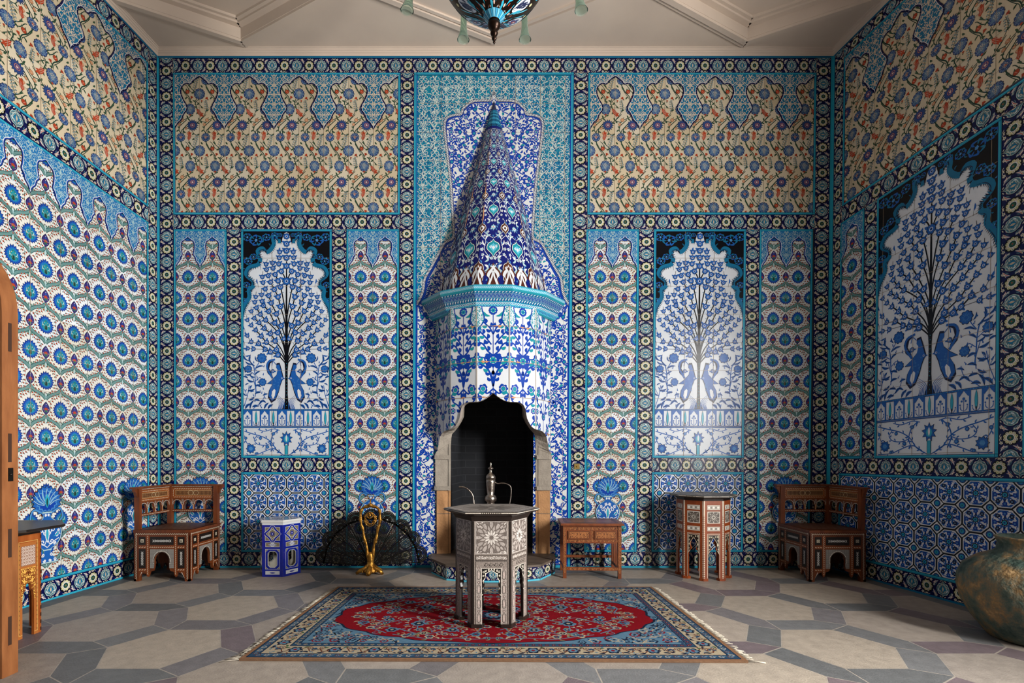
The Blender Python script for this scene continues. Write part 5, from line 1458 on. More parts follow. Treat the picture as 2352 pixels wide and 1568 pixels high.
def make_chair(mxs, loc, rz, label):
    W, Dp = .515, .52
    t = empty('corner_armchair', label, 'armchair', loc, rz, None)
    def T(p): return (p[0] * mxs, p[1], p[2])
    def pm(o, u, v=(0, 0, 1)):
        n = np.cross(np.array(u, float), np.array(v, float)) * mxs
        o_, u_ = T(o), T(u); n_ = np.array([n[0] * mxs * mxs, n[1], n[2]])
        return o_, u_, n_
    mats = [W_CHAIR, M_INLAY]
    # aprons: front (y=-Dp), right (x=W), rear, left
    for nm, o, u, n in (('front_apron', (0, -Dp, 0), (1, 0, 0), (0, -1, 0)), ('side_apron', (W, -Dp, 0), (0, 1, 0), (1, 0, 0)), ('side_apron', (0, 0, 0), (0, -1, 0), (-1, 0, 0)), ('rear_apron', (W, 0, 0), (-1, 0, 0), (0, 1, 0))):
        Wd = W if abs(u[0]) else Dp
        m = MB(); fm = pmap(T(o), T(u), (0, 0, 1), T(n)); m.flat(chair_outline(Wd), fm, .02)
        if nm != 'rear_apron': m.art(cut_apron(chair_apron(Wd), Wd), fm, mi=1)
        m.build(nm, mats, t)
    # posts
    for (x, y, h) in ((0, -Dp, .85), (W, -Dp, .455), (W, 0, .85), (0, 0, .85)):
        m = MB(); sx = 1 if x == 0 else -1; sy = 1 if y < 0 else -1
        xs = sorted([x * mxs + .002 * sx * mxs, (x + sx * .045) * mxs]); ys = sorted([y + .002 * sy, y + sy * .045]); m.box(xs[0], ys[0], 0, xs[1], ys[1], h)
        m.build('leg', mats, t)
    m = MB(); xs = sorted([-.004 * mxs, (W + .006) * mxs]); m.box(xs[0], -Dp - .006, .45, xs[1], .0, .472)
    a = Art(); a.rect(.05, -Dp + .05, W - .05, -.05, '#4a2010', 1)
    for k in range(4):
        for q in range(4):
            c = (.11 + q * .1, -.11 - k * .1); r_ = .042
            for b in range(4): a.line([(c[0] + r_ * cos(b * pi / 2), c[1] + r_ * sin(b * pi / 2)), (c[0] + r_ * cos(b * pi / 2 + pi / 4) * 1.3, c[1] + r_ * sin(b * pi / 2 + pi / 4) * 1.3), (c[0] + r_ * cos(b * pi / 2 + pi / 2), c[1] + r_ * sin(b * pi / 2 + pi / 2))], .0022, '#a89478', 3, sm=0)
            a.star(c[0], c[1], .02, '#8a6a4a', 3, 8, .6)
    m.art(a, pmap(T((0, 0, .472)), T((1, 0, 0)), (0, 1, 0), (0, 0, 1)), mi=1); m.build('seat', mats, t)
    # backs: rear and left
    for nm, o, u, n, Wd in (('backrest', (0, -.002, 0), (1, 0, 0), (0, -1, 0), W), ('backrest', (.002, -Dp, 0), (0, 1, 0), (1, 0, 0), Dp)):
        m = MB(); th = .022
        off = np.array(T(n)) * th
        fm = pmap(np.array(T(o)) + off, T(u), (0, 0, 1), T(n))
        holes = back_outline(Wd)
        outer = [(0, .588), (Wd, .588), (Wd, .85), (0, .85)]
        # solid parts: top rail, bottom rail, columns with spandrels
        m.flat([(.0, .722), (Wd, .722), (Wd, .85), (0, .85)], fm, th); m.flat([(.0, .588), (Wd, .588), (Wd, .612), (0, .612)], fm, th)
        n4 = 4; w = (Wd - .08) / n4
        for i in range(n4 + 1):
            c = .04 + w * i
            L_ = [(c - w * .5 + w * 0, .722)] 
            colm = [(c - .008, .612), (c + .008, .612), (c + .008, .655), (c + w * .14, .668)] + [(c + w / 2 - w * .34 * cos(t), .678 + .03 * sin(t)) for t in np.linspace(0, pi / 2, 5)] + [(c + w / 2, .722)]
            colm += [(c - w / 2, .722)] + [(c - w / 2 + w * .34 * sin(t), .678 + .03 * cos(t)) for t in np.linspace(0, pi / 2, 5)] + [(c - w * .14, .668), (c - .008, .655)]
            if i == 0: colm = [(x if x > c - .02 else c - .02, z) for x, z in colm]
            if i == n4: colm = [(x if x < c + .02 else c + .02, z) for x, z in colm]
            m.flat(colm, fm, th * .8)
        m.art(chair_back(Wd), fm, mi=1, base=.0012)
        m.build(nm, mats, t)
    m = MB()
    def bx(x0, y0, z0, x1, y1, z1):
        xa, xb = sorted([x0 * mxs, x1 * mxs]); m.box(xa, y0, z0, xb, y1, z1)
    bx(-.012, -.045, .85, W + .04, .008, .866); bx(-.012, -Dp - .04, .85, .045, -.045, .866)
    m.build('top_rail', mats, t)
    for (x, y, dx, dy) in ((W + .0, -.035, 1, 0), (.005, -Dp, 0, -1)):
        m = MB(); prof = [(0, .77), (0, .85), (.038, .85), (.034, .825), (.018, .81), (.014, .79)]
        if dx: fm = pmap(T((x, y, 0)), T((1, 0, 0)), (0, 0, 1), (0, -1, 0))
        else: fm = pmap(T((x + .03, y, 0)), (0, -1, 0), (0, 0, 1), T((1, 0, 0)))
        m.flat(prof, fm, .025); m.build('bracket', mats, t)
    return t
make_chair(1, (-3.315, 5.23, 0), 0, 'sunlit inlaid wooden corner armchair in the left back corner, beside the left wall')
make_chair(-1, (3.405, 5.21, 0), 0, 'shadowed inlaid wooden corner armchair in the dark right back corner')

# ---- generic prismatic inlaid table
def starwork(a, x0, y0, x1, y1, n, l, bg, fg, dk):
    """strapwork star filling a rectangle"""
    b = Art(); cx, cy = (x0 + x1) / 2, (y0 + y1) / 2; w, h = (x1 - x0), (y1 - y0); R = min(w, h) / 2
    b.rect(x0, y0, x1, y1, dk, 0)
    def rose(cx, cy, R, n):
        for k in range(n):
            t = 2 * pi * k / n
            b.leaf(cx + R * .12 * cos(t), cy + R * .12 * sin(t), cx + R * .48 * cos(t), cy + R * .48 * sin(t), R * .12, fg, 1)
            t2 = t + pi / n
            b.raw([(cx + R * .36 * cos(t2), cy + R * .36 * sin(t2)), (cx + R * .55 * cos(t2 - .14), cy + R * .55 * sin(t2 - .14)), (cx + R * .78 * cos(t2), cy + R * .78 * sin(t2)), (cx + R * .55 * cos(t2 + .14), cy + R * .55 * sin(t2 + .14))], [(0, 1, 2), (0, 2, 3)], C_(bg), 1)
            b.raw([(cx + R * .56 * cos(t), cy + R * .56 * sin(t)), (cx + R * .74 * cos(t - .13), cy + R * .74 * sin(t - .13)), (cx + R * .98 * cos(t - .1), cy + R * .98 * sin(t - .1)), (cx + R * .98 * cos(t + .1), cy + R * .98 * sin(t + .1)), (cx + R * .74 * cos(t + .13), cy + R * .74 * sin(t + .13))], [(0, 1, 2), (0, 2, 3), (0, 3, 4)], C_(bg) * rng.uniform(.85, 1.15), 1)
    for sx in (-1, 1):
        for sy in (-1, 1): rose(cx + sx * w / 2, cy + sy * h / 2, R * .62, 8)
    b.disc(cx, cy, R * 1.0, dk, .5, 20); rose(cx, cy, R, n)
    for k in range(60):
        x, y = rng.uniform(x0, x1), rng.uniform(y0, y1)
        if hypot(x - cx, y - cy) > R: b.disc(x, y, R * .06, fg if k % 2 else bg, .8, 4)
    a.put(b.clip(x0, y0, x1, y1), dl=l); fr_(a, x0, y0, x1, y1, .003, fg, l + 3)
def hex_frame(a, x, y0, y1, w, fg, bg, dk, l):
    a.rect(x - w / 2, y0, x + w / 2, y1, bg, l)
    n = max(1, int((y1 - y0) / (w * 2.6))); p = (y1 - y0) / n
    for i in range(n):
        y = y0 + p * i
        P = [(x - w * .3, y + p * .12), (x, y + p * .04), (x + w * .3, y + p * .12), (x + w * .3, y + p * .6), (x, y + p * .7), (x - w * .3, y + p * .6), (x - w * .3, y + p * .12)]
        a.line(P, w * .09, dk, l + 1, sm=0); a.disc(x, y + p * .85, w * .26, dk, l + 1, 6); a.disc(x, y + p * .85, w * .17, fg, l + 2, 6); a.rect(x - w * .16, y + p * .18, x + w * .16, y + p * .54, fg, l + 1)
def poly_table(name, label, cat, loc, rot, n, R, Zt, Rt, style, rz=0):
    t = empty(name, label, cat, loc, rz)
    e = 2 * R * sin(pi / n); ap = R * cos(pi / n)
    mats = dict(pearl=[W_BLK, M_PEARL], red=[W_RED, M_INLAY], orange=[W_OR, M_INLAY])[style]
    ang = [rot + 2 * pi * k / n for k in range(n)]
    def V(k, r_): return (r_ * cos(ang[k % n]), r_ * sin(ang[k % n]))
    oh = Zt - .05
    ow = e * (.24 if style == 'pearl' else .27 if style == 'red' else .22)
    zo = .385 if style == 'pearl' else .42 if style == 'red' else .36
    # opening with a cusped horseshoe head
    c = e / 2
    if style == 'pearl':
        arch = [(ow, .215), (ow * .72, .235), (ow * .86, .26), (ow * .72, .285), (ow * .84, .31), (ow * .6, .335), (ow * .62, .355), (ow * .28, .37), (0, .382)]
    elif style == 'red':
        arch = [(ow, .245), (ow * .66, .275), (ow * .4, .285), (ow * .66, .325), (ow * .6, .35), (ow * .22, .375), (0, .40)]
    else:
        arch = [(ow, .24), (ow * .9, .28), (ow * .55, .30), (ow * .4, .335), (0, .345)]
    hole = [(c - ow, 0)] + [(c - x, z) for x, z in arch] + [(c + x, z) for x, z in arch[::-1][1:]] + [(c + ow, 0)]
    outline = [(0, 0)] + hole + [(e, 0), (e, oh), (0, oh)]
    fg, bg, dk = ('#d9d2cc', '#94887f', '#17120f') if style == 'pearl' else ('#e2dccb', '#b9b2a4', '#2a160c')
    for k in range(n):
        p, q = np.array([*V(k, R), 0]), np.array([*V(k + 1, R), 0]); u = (q - p) / e; nrm = np.array([cos(ang[k] + pi / n), sin(ang[k] + pi / n), 0])
        m = MB(); fm = pmap(p, u, (0, 0, 1), nrm); m.flat(outline, fm, .016)
        a = Art()
        if style == 'pearl':
            a.rect(.012, .0, e - .012, oh - .01, '#857a72', 0)
            starwork(a, .022, .49, e - .022, oh - .018, 12, 2, '#a89e97', '#cfc7bf', '#6a605a')
            a.rect(.02, .446, e - .02, .482, '#7b7068', 2); fr_(a, .02, .446, e - .02, .482, .003, dk, 4)
            for i in range(13): a.curl(.034 + i * (e - .068) / 12, .464, .010, i, '#cdc5bd', 4, .0035, .9, 1 if i % 2 else -1)
            hex_frame(a, .043, .03, .41, .036, '#b9a79f', '#a0958d', '#3a322d', 2); hex_frame(a, e - .043, .03, .41, .036, '#b9a79f', '#a0958d', '#3a322d', 2)
            a.rect(.025, .4, e - .025, .438, '#8a7f77', 2); fr_(a, .02, .0, e - .02, .44, .0025, dk, 5)
            for i in range(4): a.line([(c - .05 + i * .033, .419 - .012), (c - .035 + i * .033, .431), (c - .02 + i * .033, .419), (c - .035 + i * .033, .407), (c - .05 + i * .033, .419)], .003, dk, 5, sm=0)
            # pierced lace of the arch: black with white scrolls
            a.rect(c - ow - .004, .205, c + ow + .004, .392, '#14100e', 3); fr_(a, c - ow - .006, .0, c + ow + .006, .396, .0035, '#d8cfc2', 5)
            ar = np.array([(c - x * 1.04, z) for x, z in arch] + [(c + x * 1.04, z) for x, z in arch[::-1][1:]]); a.line(ar, .0055, '#e8dfce', 6, sm=2)
            for s_ in (-1, 1):
                for (x, z, r_) in ((.95, .37, .010), (.7, .378, .008), (1.0, .345, .007), (.35, .385, .006), (.98, .31, .006)): a.curl(c + s_ * ow * x * .9, z, r_, 1, '#e8dfce', 6, .003, 1, s_)
            for i in range(9): a.disc(ar[i + 3][0] if i + 3 < len(ar) else c, ar[min(i + 3, len(ar) - 1)][1] + .006, .0035, '#efe8da', 7, 5)
            for x in (.008, e - .008): a.rect(x - .004, .0, x + .004, oh, '#17120f', 2)
            a.rect(.0, oh - .016, e, oh - .012, '#cfc7bd', 4)
        elif style == 'red':
            for (z0, z1, kind) in ((.655, .697, 0), (.53, .64, 1), (.46, .50, 0)):
                a.rect(.034, z0, e - .034, z1, '#c2b9ac', 2); fr_(a, .034, z0, e - .034, z1, .003, '#e6e0d2', 4)
                if kind: starwork(a, .037, z0 + .003, e - .037, z1 - .003, 8, 3, '#a59c92', '#ddd6ca', '#554c44')
                else:
                    for i in range(5): a.disc(.05 + i * (e - .1) / 4, (z0 + z1) / 2, .011, '#8f877d' if i % 2 else '#efeae0', 4, 6)
            fr_(a, .034, -.01, e - .034, .435, .004, '#e2d9c4', 4); fr_(a, .045, -.01, e - .045, .424, .003, '#e2d9c4', 4)
            a.rect(c - ow, .24, c + ow, .42, '#20140d', 2)
            ar = np.array([(c - x * 1.02, z) for x, z in arch] + [(c + x * 1.02, z) for x, z in arch[::-1][1:]]); a.line(ar, .006, '#e2d6b8', 5, sm=2)
            for s_ in (-1, 1):
                for (x, z, r_) in ((.8, .405, .01), (.85, .37, .009), (.4, .405, .008), (.88, .33, .008), (.9, .29, .007), (.75, .25, .006)): a.curl(c + s_ * ow * x, z, r_, 1, '#e2d6b8', 5, .0035, 1, s_)
            for x in (.006, e - .006): dashes(a, x, .0, x, .60, .017, .008, '#eee4cc', 4, .72)
            for x in (.006, e - .006): a.rect(x - .004, .6, x + .004, oh, '#eee4cc', 4)
        else:
            a.rect(.02, .0, e - .02, .60, '#a5622c', 0); fr_(a, .026, .02, e - .026, .61, .003, '#caa25c', 3)
            a.rect(.042, .455, e - .042, .58, '#8d6a58', 2)
            for i in range(5):
                for j in range(6):
                    x, z = .046 + (e - .092) * (i + .5) / 5, .458 + .12 * (j + .5) / 6; r_ = .0105
                    for b in range(6):
                        t0 = b * pi / 3 + (j % 2) * .5; a.raw([(x, z), (x + r_ * cos(t0), z + r_ * sin(t0)), (x + r_ * cos(t0 + .5), z + r_ * sin(t0 + .5))], [(0, 1, 2)], C_('#e8dcd0' if b % 2 else '#c9b0a0'), 3)
            g_ = Art(); g_.rect(.042, .235, e - .042, .44, '#e0ae52', 0)
            sc_ = scrolls(e - .084, .2, .028, C_('#7a3d14'), 1, 9, .005); g_.put(sc_.clip(0, 0, e - .084, .2), [(.042, .238)]); a.put(g_, dl=2)
            dashes(a, .031, .02, .031, .6, .028, .004, '#4a2410', 4, .3); dashes(a, e - .031, .02, e - .031, .6, .028, .004, '#4a2410', 4, .3)
            for x in (.004, e - .004): dashes(a, x, .0, x, oh, .045, .008, '#3a1c0c', 4, .5)
        # drop ornament that falls inside the opening
        P = np.array(outline)
        ho = np.array([(c - ow, -1)] + hole[1:-1] + [(c + ow, -1)])
        Vv, K_, L_, T_ = a.pack(); cen = Vv[T_].mean(axis=1); ins = np.zeros(len(cen), bool); j = len(ho) - 1
        for i in range(len(ho)):
            q_ = ((ho[i, 1] > cen[:, 1]) != (ho[j, 1] > cen[:, 1])) & (cen[:, 0] < (ho[j, 0] - ho[i, 0]) * (cen[:, 1] - ho[i, 1]) / (ho[j, 1] - ho[i, 1] + 1e-12) + ho[i, 0]); ins ^= q_; j = i
        # exact cut of large rectangles: vertical strips around the opening
        xs = [0, c - ow] + [c - x for x, z in arch][1:] + [c + x for x, z in arch[::-1]][1:] + [e]
        # build monotone upper boundary of the hole
        gx = np.linspace(c - ow, c + ow, 25)
        def top_at(x):
            x = abs(x - c); zmax = 0
            pts = [(ow, 0)] + arch
            for (x0, z0), (x1, z1) in zip(pts[:-1], pts[1:]):
                lo, hi = min(x0, x1), max(x0, x1)
                if lo - 1e-9 <= x <= hi + 1e-9:
                    zz = z0 if hi - lo < 1e-9 else z0 + (z1 - z0) * (x - x0) / (x1 - x0); zmax = max(zmax, zz if hi - lo > 1e-9 else max(z0, z1))
            return zmax
        xs = np.concatenate([[0], gx, [e]]); tp = [0.0] + [top_at(x) for x in gx] + [0.0]
        o = Art(); o.put(a.clip(0, 0, c - ow, oh)); o.put(a.clip(c + ow, 0, e, oh)); o.put(a.between(gx, [top_at(x) for x in gx], [oh] * len(gx)))
        m.art(o, fm, step=.0002, base=.0004, mi=1); m.build('side_panel', mats, t)
    # feet
    for k in range(n):
        m = MB(); c0 = np.array(V(k, R)); d = c0 / R; tt = np.array([-d[1], d[0]]); e1 = np.array(V(k + 1, R)) - c0; e0 = np.array(V(k - 1, R)) - c0
        e1, e0 = e1 / e, e0 / e; fw = c - ow
        if style != 'orange':
            pl_ = [c0 + d * .012, c0 + e1 * fw + d * .008, c0 + e1 * fw - d * .03, c0 - d * .035, c0 + e0 * fw - d * .03, c0 + e0 * fw + d * .008]
            m.prism([tuple(v) for v in pl_], 0, .012, 0); m.prism([tuple(v * .995) for v in pl_], .012, .024, 0, K=C_(fg))
            m.build('foot', mats, t)
    # top
    m = MB(); ring_ = lambda r_, z: [(*V(k, r_), z) for k in range(n)]
    if style == 'pearl': m.loft([ring_(R * .97, oh - .03), ring_(R * 1.02, oh - .01), ring_(R * 1.08, oh + .015), ring_(Rt * .93, Zt - .022), ring_(Rt * .98, Zt - .016), ring_(Rt, Zt - .01), ring_(Rt, Zt - .003), ring_(Rt * .985, Zt)], 0)
    else: m.loft([ring_(R * .97, oh - .02), ring_(R * .99, Zt - .028), ring_(Rt * .97, Zt - .02), ring_(Rt, Zt - .014), ring_(Rt, Zt)], 0)
    a = Art()
    if style == 'pearl':
        pts = np.array([V(k, Rt * .985) for k in range(n)])
        a.poly(pts, '#a49c95', 0); a.line(np.vstack([pts, pts[:1]]) * .985, .006, '#9a928b', 2, sm=0); a.line(np.vstack([pts, pts[:1]]) * .86, .03, '#b9b0a8', 1, sm=0); a.line(np.vstack([pts, pts[:1]]) * .80, .004, '#1d1816', 3, sm=0); a.line(np.vstack([pts, pts[:1]]) * .92, .004, '#1d1816', 3, sm=0)
        for rr_ in (.12, .2): a.ring(0, 0, rr_, .004, '#8d847c', 3, 24)
        for k in range(12): a.leaf(.02 * cos(k * pi / 6), .02 * sin(k * pi / 6), .19 * cos(k * pi / 6), .19 * sin(k * pi / 6), .04, '#7b736c', 2)
    elif style == 'red':
        pts = np.array([V(k, Rt) for k in range(n)]); a.poly(pts * .99, '#3b2c25', 0); starwork(a, -.2, -.2, .2, .2, 12, 1, '#7f766c', '#a59c90', '#2d211b'); a.line(np.vstack([pts, pts[:1]]) * .965, .008, '#d9d0bc', 4, sm=0)
    m.art(a, pmap((0, 0, Zt), (1, 0, 0), (0, 1, 0), (0, 0, 1)), mi=1)
    if style != 'orange':
        for k in range(n):
            p, q = np.array([*V(k, Rt), 0]), np.array([*V(k + 1, Rt), 0]); L = np.linalg.norm(q - p); b = Art(); b.rect(0, Zt - .009, L, Zt - .004, '#cfc6b6', 1); dashes(b, L * .3, Zt - .0065, L * .7, Zt - .0065, .012, .006, '#3a3028', 2, .35)
            m.art(b, pmap(p, (q - p) / L, (0, 0, 1), (cos(ang[k] + pi / n), sin(ang[k] + pi / n), 0)), mi=1)
    m.build('table_top', [W_BLK, M_PEARL] if style == 'pearl' else [W_BLK, M_INLAY], t)
    return t
poly_table('hexagonal_table', 'six-sided pearl-inlaid table standing on the red rug', 'table', (-.018, 3.61, .0145), 0, 6, .254, .773, .338, 'pearl')
poly_table('octagonal_table', 'tall red-brown octagonal side table with ivory inlay below the right tree panel', 'table', (2.016, 4.945, 0), -1.93, 8, .243, .787, .305, 'red')
poly_table('octagonal_table', 'orange-brown side table with gilt arch and black top, half hidden behind the arched wooden screen', 'table', (-3.2, 3.27, 0), -pi / 8 - .0, 8, .243, .70, .37, 'orange')

# ---- ewer behind the table
M_BRASS = plain('tinned_copper', '#b5aca0', .3, 1.0, c2='#8a8078', scale=40, bump=.25, bscale=120)
EX, EY = -.033, 4.93
ew = empty('ewer', 'tall engraved metal ewer with curved handle and spout standing on the hearth', 'ewer', (EX, EY, zs))
z_ = lambda y: H - (y - HY) / 1176 * EY - zs
def xx(px): return (px - CX) / 1176 * EY - EX
m = MB(); m.lathe([(.10, 0), (.11, .01), (.09, .03), (.06, .05), (.1, .09), (.16, .16), (.185, .26), (.17, .36), (.11, .45), (.055, .50), (.04, z_(1160)), (.034, z_(1153)), (.055, z_(1149)), (.057, z_(1144)), (.05, z_(1139)), (.032, z_(1135)), (.037, z_(1128)), (.044, z_(1110)), (.046, z_(1106)), (.046, z_(1100))], n=32)
m.build('body', M_BRASS, ew)
m = MB(); m.lathe([(.047, z_(1100)), (.046, z_(1094)), (.034, z_(1089)), (.016, z_(1086)), (.012, z_(1080)), (.014, z_(1078)), (.027, z_(1076)), (.027, z_(1074.5)), (.012, z_(1072)), (.008, z_(1070)), (.009, z_(1064)), (.005, z_(1061.4)), (0, z_(1061))], n=24); m.build('lid', M_BRASS, ew)
m = MB(); P = smooth([(xx(1097), -.02, .30), (xx(1092), -.02, .42), (xx(1089), 0, z_(1158)), (xx(1085.5), 0, z_(1137)), (xx(1077), 0, z_(1125)), (xx(1066), 0, z_(1118.5)), (xx(1054), 0, z_(1117.4))], 4) if False else None
def path3(pts, n=5):
    a3 = np.array(pts, float); xy = smooth(a3[:, :2], n); xz = smooth(a3[:, 1:], n); return [(x, y, z) for (x, y), (_, z) in zip(xy, xz)]
m.tube(path3([(xx(1100), 0, .22), (xx(1093), 0, .40), (xx(1089), 0, z_(1158)), (xx(1085.5), 0, z_(1137)), (xx(1077), 0, z_(1125)), (xx(1066), 0, z_(1118.5)), (xx(1054), 0, z_(1117.4))]), .0085, 8); m.build('spout', M_BRASS, ew)
m = MB(); m.tube(path3([(xx(1135), 0, z_(1106)), (xx(1143), 0, z_(1110)), (xx(1152), 0, z_(1109)), (xx(1163), 0, z_(1110.5)), (xx(1173), 0, z_(1118)), (xx(1173.5), 0, z_(1138)), (xx(1170), 0, z_(1158)), (xx(1160), 0, .40), (xx(1158), 0, .30)]), .009, 8, sy=.6); m.build('handle', M_BRASS, ew)

# ---- carved side table with two drawers
st_ = empty('side_table', 'carved reddish wooden side table with two drawers, right of the fireplace', 'table', (.65, 4.83, 0), -.05)
W, Dp, Z = .545, .37, .52
def carve(a, x0, y0, x1, y1, c, seed, cell=.018, w=.0035):
    h_ = x1 - x0 < y1 - y0
    s = scrolls(x1 - x0, y1 - y0, cell, C_('#3c1a0a'), 0, seed, w, mirror=False); s2 = scrolls(x1 - x0, y1 - y0, cell, C_('#b0703e'), 0, seed + 1, w * .7, mirror=False)
    b = Art(); b.put(s.clip(0, 0, x1 - x0, y1 - y0)); b.put(s2.clip(0, 0, x1 - x0, y1 - y0), dl=1); a.put(b, [(x0, y0)], dl=2)
cm_ = [W_CARV, M_INLAY]
for x, y in ((0, 0), (W - .032, 0), (0, Dp - .032), (W - .032, Dp - .032)):
    m = MB(); m.box(x, y, 0, x + .032, y + .032, Z - .02)
    if y == 0: a = Art(); carve(a, .006, .05, .026, Z - .04, 0, 3, .02, .004); m.art(a, pmap((x, 0, 0), (1, 0, 0), (0, 0, 1), (0, -1, 0)), mi=1)
    m.build('leg', cm_, st_)
m = MB(); m.box(.002, .006, .33, W - .002, Dp - .006, Z - .025)
a = Art()
for z0, z1 in ((.345, .362), (.455, .48)): carve(a, .035, z0, W - .035, z1, 0, 5, .02, .0035)
carve(a, .262, .365, .283, .452, 0, 9, .02, .0035)
m.art(a, pmap((0, .006, 0), (1, 0, 0), (0, 0, 1), (0, -1, 0)), mi=1); m.build('frame', cm_, st_)
for x0 in (.045, .295):
    m = MB(); m.box(x0, -.004, .37, x0 + .205, .01, .448); a = Art(); a.rect(.008, .378, .197, .44, '#7a4220', 1); carve(a, .01, .38, .195, .438, 0, 17, .016, .0035); fr_(a, 0, .37, .205, .448, .004, '#8f5028', 2); fr_(a, .004, .374, .201, .444, .003, '#32160a', 3)
    m.art(a, pmap((x0, -.004, 0), (1, 0, 0), (0, 0, 1), (0, -1, 0)), mi=1); m.build('drawer', cm_, st_)
m = MB(); m.box(.03, .002, .075, W - .03, .026, .105); a = Art(); carve(a, .03, .08, W - .03, .1, 0, 21, .02, .0035); m.art(a, pmap((0, .002, 0), (1, 0, 0), (0, 0, 1), (0, -1, 0)), mi=1); m.build('stretcher', cm_, st_)
m = MB(); m.box(.03, Dp - .026, .13, W - .03, Dp - .006, .155); m.build('stretcher', cm_, st_)
for x in (.004, W - .028):
    m = MB(); m.box(x, .03, .075, x + .02, Dp - .03, .1)
    for k in range(3): m.box(x + .004, .09 + k * .085, .1, x + .016, .108 + k * .085, .335)
    m.build('side_rail', cm_, st_)
m = MB(); m.prism([(-.022, -.028), (W + .022, -.028), (W + .022, Dp + .02), (-.022, Dp + .02)], Z - .02, Z - .004); m.prism([(-.018, -.024), (W + .018, -.024), (W + .018, Dp + .016), (-.018, Dp + .016)], Z - .004, Z)
a = Art(); fr_(a, .02, .015, W - .02, Dp - .02, .03, '#5a2c16', 1); m.art(a, pmap((0, 0, Z), (1, 0, 0), (0, 1, 0), (0, 0, 1)), mi=1); m.build('table_top', cm_, st_)

# ---- pierced ceramic stool
M_CER = paintmat('stool_glaze', .12, .1, 30, coat=.4, spec=.5, dirt=.05)
cs = empty('ceramic_stool', 'blue and white pierced ceramic garden stool with hexagonal sides', 'stool', (-2.11, 5.055, 0))
n, R, Z = 6, .2, .54; th0 = atan2(-.168, .093)
ang = [th0 + 2 * pi * k / n for k in range(n)]; e = R
m = MB()
def V6(k, r_=R): return np.array([r_ * cos(ang[k % 6]), r_ * sin(ang[k % 6]), 0])
for k in range(6):
    p, q = V6(k), V6(k + 1); u = (q - p) / e; nrm = np.array([cos(ang[k] + pi / 6), sin(ang[k] + pi / 6), 0]); fm = pmap(p, u, (0, 0, 1), nrm)
    c = e / 2; hw, z0, z1, cc = .044, .09, .245, .022
    hole = [(c - hw + cc, z0), (c + hw - cc, z0), (c + hw, z0 + cc), (c + hw, z1 - cc), (c + hw - cc, z1), (c - hw + cc, z1), (c - hw, z1 - cc), (c - hw, z0 + cc)]
    outer = [(0, 0), (e, 0), (e, Z - .02), (0, Z - .02)]
    tri = tessellate_polygon([[Vector((x, y, 0)) for x, y in outer], [Vector((x, y, 0)) for x, y in hole]])
    P = np.array(outer + hole); pos, nr = fm(P); N = len(P)
    m.faces(np.vstack([pos, pos - nr * .014]), [tuple(t) for t in tri] + [tuple(i + N for i in t[::-1]) for t in tri] + [(4 + i, 4 + (i + 1) % 8, N + 4 + (i + 1) % 8, N + 4 + i) for i in range(8)], 0, False, lin('#d8d2c4'))
    a = Art(); b_ = lin('#1528a0'); w_ = 'white'; tn = lin('#8a8066')
    bg = Art(); bg.rect(0, 0, e, Z - .02, b_, 0)
    for hx0, hx1, hz0, hz1 in ((0, c - hw, 0, Z), (c + hw, e, 0, Z), (c - hw, c + hw, 0, z0), (c - hw, c + hw, z1, Z)): a.put(bg.clip(hx0, hz0, hx1, min(hz1, Z - .02)))
    for sx in (-1, 1):
        for (zz, s_) in ((z0, 1), (z1, -1)): a.raw([(c + sx * hw, zz), (c + sx * (hw - cc), zz), (c + sx * hw, zz + s_ * cc)], [(0, 1, 2)], b_, 0)
    hl = np.array(hole + hole[:1]); a.line(hl * 1.0, .004, w_, 3, sm=0)
    for sx in (-1, 1):
        for sz in (-1, 1):
            x, z = c + sx * .068, (z0 + z1) / 2 + sz * .094
            a.raw([(x, z), (x - sx * .026, z), (x, z - sz * .026)], [(0, 1, 2)], tn, 2); a.line([(x, z), (x - sx * .026, z), (x, z - sz * .026), (x, z)], .003, w_, 3, sm=0)
    fr_(a, c - .07, .072, c + .07, .265, .003, w_, 2)
    # middle panel and top panel
    a.rect(c - .068, .285, c + .068, .328, tn, 2); fr_(a, c - .068, .285, c + .068, .328, .0035, w_, 3)
    a.raw([(c - .04, .306), (c, .284), (c + .04, .306), (c, .329)], [(0, 1, 2), (0, 2, 3)], C_(w_), 4); diam(a, c, .306, .034, .012, 2, .0035, b_, 5)
    a.rect(c - .072, .345, c + .072, .475, tn, 2); fr_(a, c - .072, .345, c + .072, .475, .0035, w_, 3)
    q = [(c - .075, .41), (c - .03, .45), (c - .012, .478), (c + .012, .478), (c + .03, .45), (c + .075, .41), (c + .03, .37), (c + .012, .342), (c - .012, .342), (c - .03, .37), (c - .075, .41)]
    a.line(q, .022, w_, 4, sm=0); a.line(q, .015, b_, 5, sm=0)
    oc = [(c + .036 * cos(t), .41 + .042 * sin(t)) for t in np.linspace(0, 2 * pi, 9)]; a.line(oc, .004, w_, 6, sm=0)
    a.star(c, .41, .026, b_, 6, 8, .5); a.disc(c, .41, .006, w_, 7, 6)
    a.rect(c - .068, .022, c + .068, .056, w_, 3); a.leaf(c - .03, .038, c + .03, .038, .012, b_, 4)
    a.rect(0, Z - .045, e, Z - .02, w_, 4)
    m.art(a, fm, step=.0002, base=.0004, mi=0)
m.build('body', M_CER, cs)
m = MB(); rg = lambda r_, z: [(*V6(k, r_)[:2], z) for k in range(6)]
m.loft([rg(R * .98, Z - .03), rg(R * 1.03, Z - .026), rg(R * 1.05, Z - .012), rg(R * 1.02, Z), ], 0, (True, True), K=lin('#e4e4e2'))
